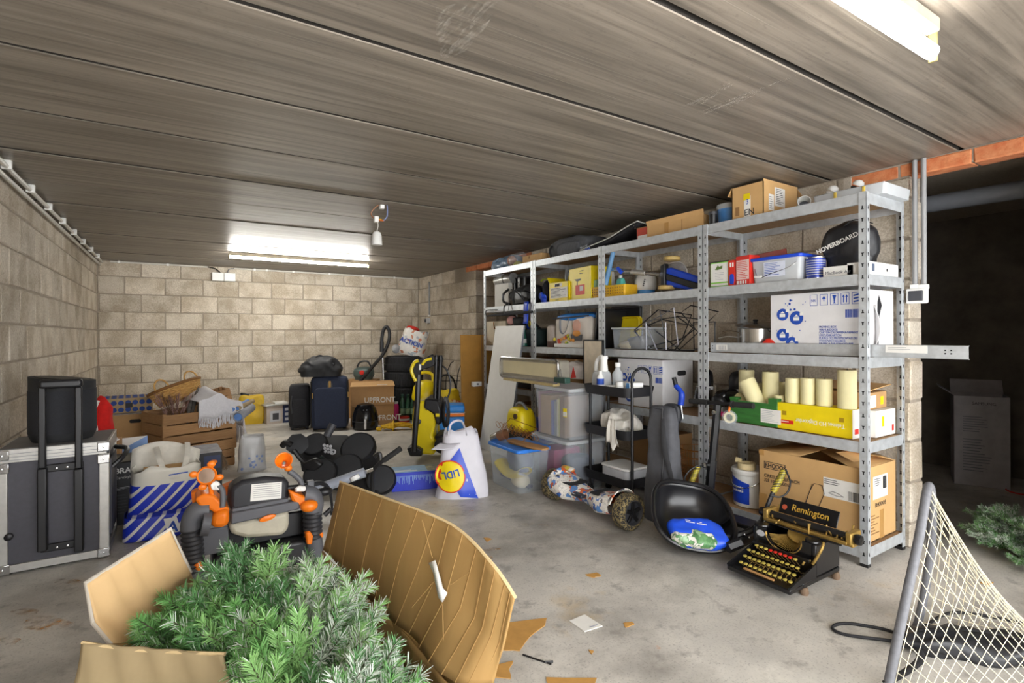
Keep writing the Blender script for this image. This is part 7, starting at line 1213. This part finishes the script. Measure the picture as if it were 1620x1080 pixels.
for i, (a, b_, c, r_) in enumerate((((.24, -.3, .27), (.46, -.1, .31), mat('roll_grey', '#8d8f96', .6), .038), ((.26, -.25, .335), (.5, -.05, .36), mat('kraft'), .02), ((.22, -.24, .33), (.44, -.08, .37), mat('roll_blue', '#5f86c4', .5), .018))):
    t = thing('paper_roll', ['thick grey gift paper roll with blue inside on the crate', 'thin brown paper roll over the white blanket', 'thin blue paper roll over the white blanket'][i], 'paper roll', C1 + Matrix.Rotation(CR, 3, 'Z') @ Vector(a), CR); d = Vector(b_) - Vector(a); dn = d.normalized(); MB().tube([(0, 0, 0), d], r_, 20, cap=False).build('roll', c, t, thick=.003, off=-1); MB().tube([dn * .004, dn * .05], r_ * .8, 18).build('inside', mat('roll_blue'), t)
p = atz(400, 745); t = thing('plastic_bag', 'clear plastic bag with blue print beside the crates', 'plastic bag', (p.x, p.y + .05, 0), face(p)); b = Bag(.21, .13, .28, 3, .02, 9, 5, .85, .6); b.body(t, 'bag', mat('milky_film', '#d4d4d4', .25, var=.05, alpha=.75), rim=.03); MB().soft(.16, .09, .22, 3, .01, 9, 3, 9, (0, 0, .005)).build('contents', PAPER, t); rr = random.Random(2)
for i in range(14): b.disc(t, rr.uniform(-.08, .08), rr.uniform(.02, .12), .009, 'print', mat('pale_blue_print', '#7f93c4', .5), .003)
# ---------------------------------------------------------------- toy ride-on with bellows legs
TY_ = 2.64; t = thing('toy_ride_on', 'orange and grey toy ride on with black bellows and round mirror', 'toy', (.33, TY_, 0)); TG = mat('toy_grey', '#5a5b60', .5, var=.06); BEL = mat('bellows_black', '#2b2b2f', .5)
q = lambda px, py, dy=0: aty(px, py, TY_ + dy) - Vector(t.location)
def bellows(pts, r, n=9):
    a, b = Vector(pts[0]), Vector(pts[1]); P = []; Rr = []
    for i in range(n * 4 + 1): P.append(a.lerp(b, i / (n * 4))); Rr.append(r * (1 if i % 4 in (1, 2) else .82))
    MB().tube(P, Rr, 22).build('bellows', BEL, t, ang=60)
def tpoly(pts, dy, th, name, mt, bev=.008):
    m = MB(); a = [q(x, y, dy) for x, y in pts]; n = len(a); b = [p + Vector((0, th, 0)) for p in a]
    m.raw(a + b, [tuple(range(n)), tuple(range(2 * n - 1, n - 1, -1))] + [(i, (i + 1) % n, n + (i + 1) % n, n + i) for i in range(n)]); return m.build(name, mt, t, bev=bev)
bellows((q(303, 834), q(307, 903)), .043, 10); MB().tube(smoothpath([q(303, 838), q(304, 822), q(312, 809), q(330, 806)], 5), .042, 18).build('elbow', TG, t); MB().tube([q(307, 903), q(316, 930), q(318, 958)], [.036, .034, .034], 12).build('leg', TG, t); MB().cyl(q(311, 890, -.03), q(317, 900, -.03), .014).build('leg_cap', ORG, t)
bellows((q(494, 806), q(495, 852)), .045, 7); MB().tube(smoothpath([q(494, 810), q(497, 795), q(492, 784), q(480, 782)], 5), .044, 18).build('elbow', TG, t); MB().tube([q(496, 850), q(501, 880), q(502, 910)], [.04, .034, .034], 12).build('leg', TG, t)
tpoly([(484, 843), (490, 840), (496, 848), (494, 862), (486, 862)], -.05, .06, 'leg_cap', ORG); tpoly([(505, 842), (512, 842), (512, 850), (506, 852)], -.03, .05, 'leg_cap', ORG)
tpoly([(308, 790), (322, 781), (340, 784), (363, 806), (363, 812), (340, 812), (330, 806), (316, 802)], -.03, .16, 'cover', ORG, .012); tpoly([(302, 780), (316, 774), (330, 778), (330, 788), (305, 803)], .08, .06, 'cover', ORG, .01)
tpoly([(333, 826), (338, 813), (350, 809), (363, 806), (363, 832), (350, 836), (334, 836)], -.06, .1, 'bulge', ORG, .02); MB().cyl(q(319, 828, -.03), q(332, 828, -.03), .05, n=20).build('hub', TG, t)
tpoly([(366, 812), (474, 792), (475, 805), (366, 830)], -.04, .05, 'crossbar', TG, .006); o = MB().tf(q(423, 819, -.05), (PI / 2, -.17, 0)).lathe([(.036, 0), (.032, .006), (0, .009)], 24, sx=1, sy=.36); o.build('oval_badge', ORG, t)
tpoly([(367, 805), (455, 788), (458, 796), (368, 814)], -.02, .04, 'rail', TG, .004)
tpoly([(362, 800), (364, 772), (384, 760), (420, 754), (450, 756), (458, 764), (458, 794), (380, 811), (368, 812)], .0, .12, 'backrest', mat('vinyl_black', '#26262a', .45, var=.1), .02); tpoly([(398, 766), (446, 762), (445, 788), (396, 793)], -.003, .002, 'label', PAPER, 0); m = MB()
for i in range(7):
    z0 = lerp(768, 787, i / 6); a, b = q(401, z0, -.005), q(443, z0 - 3.4, -.005); m.tube([a, b], .0008, 4)
m.build('label_print', GREY, t)
tpoly([(361, 829), (458, 808), (458, 836), (448, 848), (390, 852), (366, 846)], -.01, .2, 'bucket', mat('bucket_cream', '#b9b3a0', .5), .02); tpoly([(319, 838), (362, 832), (362, 872), (319, 880)], .02, .16, 'side_plate', TG, .006)
MB().box(-.2, .26, .0, .22, .0, .12).build('base', BLACK, t, bev=.02); MB().box(-.2, .25, .06, .2, .12, .24).build('inner_frame', BLACK, t, bev=.01)
# mirror
c = q(327, 752, -.02); MB().tf(c, (PI / 2 - .2, 0, -.2)).lathe([(0, -.02), (.034, -.018), (.04, 0), (.036, .008), (.031, .004), (.031, 0)], 26).build('mirror_ring', ORG, t); MB().tf(c, (PI / 2 - .2, 0, -.2)).lathe([(.031, .003), (.031, .004), (0, .005)], 26).build('mirror', mat('mirror_glass', '#a08c80', .12, metal=.8), t)
for a in (-.3, 1.2, 2.9, 4.4): MB().ell((c.x + .05 * math.cos(a), c.y, c.z + .05 * math.sin(a)), (.017, .009, .014), 12, 8).build('petal', ORG, t)
MB().cyl(c + Vector((.012, .01, -.03)), c + Vector((.02, .02, -.09)), .01).build('mirror_stem', ORG, t); MB().soft(.04, .035, .04, 3, .008, 30, 3, 8, tuple(q(341, 776, -.01)), flatb=False).build('white_knob', WHITE, t); MB().tube(smoothpath([q(343, 768, -.01), q(352, 776, -.02), q(352, 802, -.03)], 5), .012, 10).build('side_handle', TG, t)
# right side: horn, handle
tpoly([(458, 776), (476, 783), (502, 792), (502, 806), (478, 806), (462, 792)], -.04, .14, 'cover', ORG, .012); MB().ell(q(489, 800, -.05), (.04, .03, .028), 16, 10).build('bulge', ORG, t); MB().tf(q(449, 729, .0), (1.0, -.3, 0)).openlathe([(.008, -.03), (.015, -.02), (.034, .004), (.038, .012)], 22).build('horn', ORG, t, thick=.003); MB().ell(q(456, 740, .0), (.018, .018, .016), 14, 8).build('horn_ball', ORG, t); MB().tube(smoothpath([q(457, 745), q(466, 751), q(476, 762), q(477, 776)], 6), .013, 10).build('horn_tube', TG, t); MB().soft(.05, .035, .03, 3, .006, 30, 3, 8, tuple(q(475, 778, -.03)), flatb=False).build('white_knob', WHITE, t)
MB().tube([q(455, 772, .02), q(492, 768, .02)], .014, 10).build('handlebar', BLACK, t); MB().box(*(lambda v: (v.x - .016, v.x + .016, v.y - .015, v.y + .015, v.z - .02, v.z + .025))(q(491, 768, .02))).build('clamp', TG, t, bev=.004)
for k in range(3): MB().tube(smoothpath([q(492, 764 + 3 * k, .02), q(508, 762 + 2 * k, .03), q(521, 772 + 3 * k, .04), q(526, 800 + 6 * k, .05)], 6), .005, 6).build('cable', BLACK, t)
MB().ell(q(513, 777, .03), (.04, .03, .022), 14, 8).build('junction', BLACK, t); MB().tube([q(513, 815), q(522, 806), q(526, 812)], .013, 8).build('bracket', BLACK, t)
# tray behind
MB().tf(q(398, 790, .2), (.3, 0, 0)).lathe([(.15, -.02), (.165, .0), (.16, .01), (0, .012)], 32, sx=1, sy=.6).build('tray', mat('tray_milky', '#cdbfb8', .3, alpha=.7), t); MB().tf(q(398, 768, .16), (.35, 0, 0)).lathe([(.05, -.03), (.062, .0), (.058, .012), (.05, .006), (0, .006)], 28).build('round_tin', mat('brass_tin', '#b5a878', .35, metal=.3), t); rr = random.Random(2)
for i in range(6): c = q(398 + rr.uniform(-9, 9), 762 + rr.uniform(-3, 3), .155); MB().ell(c, (.012, .01, .008), 8, 6).build('toy_piece', [RED, YEL, WHITE, CARDL][i % 4], t)
tpoly([(352, 772), (372, 764), (376, 776), (356, 786)], .12, .08, 'cover', ORG, .008); tpoly([(430, 762), (454, 758), (456, 770), (432, 774)], .15, .05, 'cover', mat('pale_orange', '#d88a6a', .4, alpha=.8), .006)
# ---------------------------------------------------------------- big open carton with artificial tree
KC = mat('corrugated', '#8f6d3c', .8, col2='#a3824e', scale=5, stretch=(1, 1, .2), bump=.08); KL = mat('carton_inner', '#c2a172', .78, var=.06, scale=7, bump=.06)
t = thing('open_carton', 'large torn open cardboard carton holding an artificial tree', 'box', (.18, 1.4, 0)); O = Vector(t.location); H = .3
fp = [Vector((-.17, 1.6, 0)), Vector((.06, 1.12, 0)), Vector((.55, 1.0, 0)), Vector((.46, 1.86, 0)), Vector((.05, 1.86, 0))]
def wall(a, b, z0, z1, mt, nm='wall', th=.006):
    m = MB(); m.quad(a + Vector((0, 0, z0)) - O, b + Vector((0, 0, z0)) - O, b + Vector((0, 0, z1)) - O, a + Vector((0, 0, z1)) - O); return m.build(nm, mt, t, thick=th, smooth=False)
for i in range(5): wall(fp[i], fp[(i + 1) % 5], 0, H - (.0 if i else .02), KC)
MB().poly([p - O + Vector((0, 0, .004)) for p in fp]).build('bottom', KC, t, thick=.006)
def sheet(nm, rows, mt, th=.006, fold=0, n=14):
    # rows: lists of world points from bottom to top, lofted
    K = len(rows); L_ = len(rows[0]); rs = [smoothpath(r, 5) if fold else [Vector(p) for p in r] for r in rows]; M_ = len(rs[0])
    def f(u, v):
        k = u * (K - 1); i = min(K - 2, int(k)); a = v * (M_ - 1); j = min(M_ - 2, int(a)); fr_ = a - j; fk = k - i
        A = rs[i][j].lerp(rs[i][j + 1], fr_); B = rs[i + 1][j].lerp(rs[i + 1][j + 1], fr_); return tuple(A.lerp(B, fk) - O + Vector((.004 * math.sin(9 * v * 3 + 3 * u), 0, 0)))
    return MB().grid(f, 14, 30).build(nm, mt, t, thick=th)
# tall right flap: hinge low, then rising and curving outward
low = [atz(585, 950, .28), atz(640, 1000, .28), atz(707, 1085, .28), atz(735, 1140, .28)]
low[0] = Vector((.47, 1.86, .27))
mid = [atz(512, 869, .36), atz(590, 935, .33), atz(712, 1070, .3), atz(775, 1085, .3)]
topr = [atz(538, 762, .6), atz(630, 795, .62), atz(717, 831, .61), atz(780, 893, .56), atz(816, 946, .5)]
midr = [atz(524, 816, .47), atz(605, 865, .47), atz(690, 925, .46), atz(760, 985, .42), atz(797, 1020, .39)]
botr = [atz(512, 869, .34), atz(588, 949, .3), atz(650, 1005, .3), atz(710, 1075, .3), atz(778, 1082, .29)]
sheet('side_flap', [botr, midr, topr], KC, fold=1)
sheet('inner_flap', [[p + Vector((-.02, 0, -.22)) for p in botr], [p + Vector((-.004, 0, -.004)) for p in botr]], KC, fold=1)
rr = random.Random(4); m = MB(); bp = [lerp(Vector(botr[k]), Vector(topr[k]), 1) for k in range(5)]
# creases and edge of the flap
tp = smoothpath(topr, 5); MB().tube([p - O for p in tp], .0042, 5).build('torn_edge', mat('torn_card', '#cbb387', .9, var=.1, scale=60), t)
hp = [(679, 890), (688, 886), (692, 900), (700, 930), (707, 938), (700, 952), (694, 944), (686, 905)]
hd = MB(); dd = .5
def onflap(px, py):   # where the sight line meets the middle of the flap
    v = Vector(midr[2]); nrm = (Vector(midr[3]) - Vector(midr[1])).cross(Vector(topr[2]) - Vector(botr[2])).normalized(); d = ray(px, py); s_ = (v - Vector((0, 0, HC))).dot(nrm) / d.dot(nrm); return Vector((0, 0, HC)) + d * (s_ * .985)
MB().poly([onflap(a, b) - O for a, b in hp]).build('handle_insert', WHITE, t, thick=.004)
for a, b in (((668, 822), (684, 882)), ((700, 955), (702, 1040)), ((652, 960), (690, 915)), ((742, 905), (712, 925))): MB().tube([onflap(*a) - O, onflap(*b) - O], .0011, 4).build('crease', mat('crease_light', '#a98550', .85), t)
for k in range(13):
    v = (k + .6) / 13.5; pt = lambda r_: (lambda P, a: P[min(len(P) - 2, int(a))].lerp(P[min(len(P) - 2, int(a)) + 1], a - min(len(P) - 2, int(a))))(smoothpath(r_, 5), v * 20)
    MB().tube([pt(q_) - O + Vector((-.0045 + .004 * math.sin(27 * v + 3 * uu), 0, 0)) for q_, uu in ((botr, 0), (midr, .5), (topr, 1))], .0012, 4).build('crease', mat('crease_light'), t)
# left flap and near flap
lf = [[atz(190, 1036, .29), atz(303, 925, .29)], [atz(147, 985, .36), atz(302, 905, .38)], [atz(135, 922, .46), atz(270, 836, .54)]]
sheet('left_flap', lf, KL); MB().tube([p - O for p in (lf[0][0], lf[1][0], lf[2][0], lf[2][1], lf[1][1])], .005, 5).build('torn_edge', mat('plastic_film_edge', '#b8b0a4', .3), t)
nf = [[atz(112, 1100, .27), atz(370, 1110, .27)], [atz(130, 1016, .37), atz(356, 1034, .37)]]
sheet('near_flap', nf, mat('carton_outer', '#9c8a68', .8, var=.05)); MB().tube([p - O for p in smoothpath([nf[1][0], lerp(nf[1][0], nf[1][1], .4) + Vector((0, 0, -.008)), nf[1][1]], 5)], .0045, 5).build('torn_edge', MATS['torn_card'], t)
MB().poly([p - O for p in (atz(360, 1010, .24), atz(300, 1035, .24), atz(190, 1036, .28), atz(135, 1020, .34))]).build('corner_web', KC, t, thick=.004)
# ---------------------------------------------------------------- artificial fir sprigs
def sprig(L, n, seed, fr=0):
    rr = random.Random(seed); m = MB(); st = [(0, 0, 0), (L * .5, 0, L * .06), (L, 0, L * .02)]; m.k = 0; m.tube(smoothpath(st, 3), [.003, .003, .0028, .0026, .0024, .002, .0015], 4)
    sp2 = smoothpath(st, 10); K = len(sp2) - 1
    tips = [(1., (0, 0, 0), 1.)]
    def needles(path, n, ln):
        K = len(path) - 1
        for i in range(n):
            k = (.04 + .96 * (i + rr.random()) / n) * K; j = min(K - 1, int(k)); p = path[j].lerp(path[j + 1], k - j); tg = (path[j + 1] - path[j]).normalized(); a = rr.random() * 2 * PI
            u = tg.orthogonal().normalized(); v = tg.cross(u); d = (tg * rr.uniform(.55, .95) + (u * math.cos(a) + v * math.sin(a)) * .85).normalized(); l = ln * rr.uniform(.75, 1.15); w_ = d.cross(Vector((rr.uniform(-1, 1), rr.uniform(-1, 1), 1))).normalized() * .0013
            m.k = 2 if rr.random() < fr else 1
            m.raw([p - w_, p + w_, p + d * l + w_ * .3, p + d * l - w_ * .3], [(0, 1, 2, 3)])
    needles(sp2, n, .027)
    for s in (-1, 1):
        for f in (.3, .58):
            a = Vector(sp2[int(K * f)]); b = a + Vector((L * .26, s * L * .22, L * .05)); path = [a.lerp(b, i / 6) for i in range(7)]; m.k = 0; m.tube(path, .0018, 4); needles(path, n // 3, .024)
    me = m.build('sprig_tmp', [mat('fir_stem', '#4a4436', .9), mat('needle_green%d' % (seed % 3), ['#669a54', '#86b46c', '#558750'][seed % 3], .6, var=.15, scale=8), mat('needle_frost', '#c9d2c6', .8, var=.06)], None, smooth=False); d = me.data; bpy.data.objects.remove(me); d.name = 'sprig'; return d
SPR = [sprig(.18, 300, i, [0, .05, .1, .3, .5, .65][i]) for i in range(6)]
t = thing('artificial_tree', 'green artificial christmas tree folded in the open carton', 'christmas tree', (.2, 1.4, .02)); O = Vector(t.location); rr = random.Random(12)
T0, T1 = Vector((.17, 1.78, .27)), Vector((.22, .9, .33)); MB().cyl(T0 - O, T1 - O, .012, n=10).build('trunk', GREY, t)
for i in range(2500):
    if len(t.children) > 300: break
    s = rr.random() ** .8; c = T0.lerp(T1, s); a = rr.uniform(-1.4, 1.4)
    rad = rr.uniform(.0, .2); base = c + Vector((math.sin(a) * rad, rr.uniform(-.03, .03), abs(math.cos(a)) * rad * .35 - .06))
    yaw = math.atan2(rr.uniform(-.5, 1.0), math.sin(a) * 1.3); pit = rr.uniform(.15, 1.05)
    tip = base + Vector((math.cos(yaw) * math.cos(pit), math.sin(yaw) * math.cos(pit), math.sin(pit))) * .18
    if tip.x > .41 or tip.x < -.1 or base.x > .4 or base.x < -.08 or tip.y > 1.82 or tip.z > .45 + .03 * s or tip.z < .27: continue
    if min((q_.x + .183) * .636 + (q_.y - 1.555) * .771 for q_ in (tip, base)) < .07 and min(tip.x, base.x) < .1: continue
    k = rr.choice((3, 4, 5, 5) if tip.x > .27 else (0, 0, 1, 2, 3)); inst(SPR[k], 'branch', t, tuple(base - O), (rr.uniform(-.5, .5), -pit, yaw), (1, 1, 1))
for px, py, z, yw in ((262, 985, .33, 2.5), (300, 955, .36, 2.0), (372, 872, .44, 1.9), (345, 900, .42, 2.2), (430, 880, .45, 1.3), (500, 905, .44, 1.0), (560, 930, .42, .8), (580, 975, .38, .5), (250, 1000, .32, 2.9)):
    p = atz(px, py, z); inst(SPR[rr.choice((0, 1, 2)) if px < 500 else 4], 'branch', t, tuple(p - O - Vector((.12 * math.cos(yw), .12 * math.sin(yw), .05))), (rr.uniform(-.3, .3), -.3, yw))
# garland in the opening to the side room
p = atz(1585, 870); t = thing('fir_garland', 'frosted artificial fir garland heaped on the floor in the opening', 'garland', (3.62, .9, 0)); rr = random.Random(5)
for i in range(90): a = rr.random() * 2 * PI; r_ = rr.uniform(0, .26); inst(SPR[rr.choice((3, 4, 5, 5, 5))], 'branch', t, (r_ * math.cos(a) - .05, r_ * math.sin(a) * .6 - .06, .015 + rr.random() * .12 * (1 - r_ * 2)), (rr.uniform(-.5, .5), -rr.uniform(.02, .6), a + rr.uniform(-.8, .8)), (.75, .75, .75))
MB().tube(smoothpath([(-.25, -.1, .02), (-.1, .05, .05), (.1, -.05, .06), (.25, .05, .03)], 6), .008, 6).build('core_wire', mat('fir_stem'), t)
# ---------------------------------------------------------------- stains and scraps on the floor
RST = mat('rust_stain', '#cc9038', .7, var=.2, scale=30); _n = RST.node_tree; _z = _n.nodes.new('ShaderNodeTexNoise'); _z.inputs['Scale'].default_value = 22; _z.inputs['Detail'].default_value = 6
_n.links.new([k for k in _n.nodes if k.type == 'TEX_COORD'][0].outputs['Object'], _z.inputs[0]); _r = _n.nodes.new('ShaderNodeMapRange'); _r.inputs[1].default_value = .45; _r.inputs[2].default_value = .7; _r.inputs[4].default_value = .6; _n.links.new(_z.outputs['Fac'], _r.inputs[0]); _n.links.new(_r.outputs[0], _n.nodes['Principled BSDF'].inputs['Alpha'])
for px, py, rx, ry in ((42, 968, 22, 6), (16, 1013, 16, 6), (70, 985, 40, 12), (108, 919, 24, 4), (768, 882, 10, 5), (775, 868, 14, 3), (938, 910, 12, 3)):
    m = MB(); m.poly([atz(px + rx * math.cos(a) * (1 + .25 * math.sin(3 * a + px)), py + ry * math.sin(a), .0012) for a in [i / 18 * 2 * PI for i in range(18)]]); m.build('rust_stain', RST, fl_)
# ---------------------------------------------------------------- scraps
SCR = mat('scrap_card', '#b98a46', .85, var=.1, scale=20)
for i, (pts, lab) in enumerate(((((806, 985), (865, 978), (862, 990), (838, 1008), (822, 1030), (790, 1028)), 'large torn brown cardboard scrap beside the open carton'), (((785, 1052), (812, 1046), (805, 1060), (808, 1074), (780, 1072)), 'small torn cardboard scrap at the edge of the open carton'), (((864, 1072), (944, 1073), (940, 1085), (870, 1090)), 'flat strip of brown cardboard on the floor near the black tie'), (((926, 909), (944, 906), (951, 911), (940, 914)), 'tiny brown paper flake in the middle of the bare floor'), (((986, 986), (1000, 984), (1003, 988), (990, 993)), 'tiny brown paper flake near the white card'), (((931, 1028), (939, 1030), (937, 1036)), 'tiny triangular paper flake on the floor below the white card'), (((1560, 920), (1572, 922), (1566, 926), (1550, 922)), 'pale cardboard flake on the floor behind the net'), (((765, 851), (778, 853), (770, 857)), 'small orange paper flake behind the large cardboard flap'))):
    t = thing('cardboard_scrap', lab, 'scrap', atz(*pts[0])); n = len(pts); P = []
    for k in range(n): a, b = Vector(pts[k]), Vector(pts[(k + 1) % n]); P += [a, a.lerp(b, .33) + Vector((rr.uniform(-1.5, 1.5), rr.uniform(-.8, .8))), a.lerp(b, .66) + Vector((rr.uniform(-1.5, 1.5), rr.uniform(-.8, .8)))]
    m = MB(); Q = [tl(t, atz(v.x, v.y, 0)) for v in P]; n = len(Q); m.raw([(v.x, v.y, .0005) for v in Q] + [(v.x, v.y, .003) for v in Q], [tuple(range(n)), tuple(range(2 * n - 1, n - 1, -1))] + [(k, (k + 1) % n, n + (k + 1) % n, n + k) for k in range(n)]); o = m.build('scrap', SCR, t, smooth=False)
t = thing('white_card', 'folded white printed card lying on the bare floor', 'card', atz(926, 988)); Q = [tl(t, atz(a, b)) for a, b in ((901, 983), (925, 973), (953, 991), (925, 1000))]; m = MB(); m.raw([(v.x, v.y, .001) for v in Q] + [(v.x, v.y, .004) for v in Q], [(0, 1, 2, 3), (4, 5, 6, 7), (0, 1, 5, 4), (1, 2, 6, 5), (2, 3, 7, 6), (3, 0, 4, 7)]); m.build('sheet', PAPER, t, smooth=False); MB().tube([lerp(Q[3], Q[2], .4) + (Q[0] - Q[3]) * .15 + Vector((0, 0, .0045)), lerp(Q[3], Q[2], .85) + (Q[0] - Q[3]) * .15 + Vector((0, 0, .0045))], .0022, 4).build('print', GREY, t)
t = thing('cable_tie', 'black cable tie lying on the floor near cardboard scraps', 'cable tie', atz(850, 1043)); MB().tube([tl(t, atz(a, b, .004)) for a, b in ((827, 1035), (850, 1043), (872, 1050))], .003, 5).build('strap', BLACK, t); MB().tube([tl(t, atz(a, b, .005)) for a, b in ((862, 1047), (875, 1046))], .004, 5).build('head', BLACK, t)
t = thing('blue_scrap', 'small light blue paper strip on the floor behind the drum pads', 'paper', atz(545, 693)); Q = [tl(t, atz(a, b)) for a, b in ((532, 690), (540, 689), (552, 697), (545, 699))]; MB().raw([(v.x, v.y, .001) for v in Q] + [(v.x, v.y, .003) for v in Q], [(0, 1, 2, 3), (4, 5, 6, 7), (0, 1, 5, 4), (1, 2, 6, 5), (2, 3, 7, 6), (3, 0, 4, 7)]).build('sheet', mat('leaflet_blue'), t)

# ---------------------------------------------------------------- loose things that only rest in or on others become things of their own
def loosen(o, name, label, cat, group=None):
    p = o.parent; o.matrix_basis = Matrix.LocRotScale(p.location, p.rotation_euler, p.scale) @ o.matrix_basis; o.parent = None; o.name = name; tag(o, label, cat, group)
byn = lambda n: [o for o in COL.objects if o.name.split('.')[0] == n and o.parent]
for n, nm, lab, cat in (('carton_stand', 'cardboard_box', 'plain brown carton under the canister vacuum by the far wall', 'box'), ('carton_below', 'cardboard_box', 'plain brown carton under the red santa coat', 'box'), ('carton_inside', 'cardboard_box', 'small brown carton inside the open striped shopping bag', 'box'),
                        ('blue_roll', 'rolled_cloth', 'rolled navy cloth on top of the white discount store bag', 'roll'), ('round_tin', 'round_tin', 'round brass tin on the milky tray of the toy ride on', 'tin'), ('parcel', 'parcel', 'brown parcel standing in the blue crate', 'parcel'),
                        ('magazine', 'magazine', 'glossy magazine lying on the open brown carton', 'magazine'), ('folded_paper', 'folded_paper', 'folded white paper lying on the flat silver tray', 'paper'), ('parcel_inside', 'x', 'x', 'x')):
    for o in byn(n): loosen(o, nm, lab, cat)
BK = ['mauve book standing at the end of the upper clear storage box', 'thick tan book in the upper clear storage box', 'lilac blue book beside the thick tan book in the clear box', 'slate grey book beside the lilac blue book in the clear box', 'cream book beside the slate grey book in the clear box', 'thin pale green book in the upper clear storage box', 'brown book at the trolley end of the upper clear storage box']
for o, lab in zip(byn('book'), BK): loosen(o, 'book', lab, 'book', 'books in the upper clear storage box')
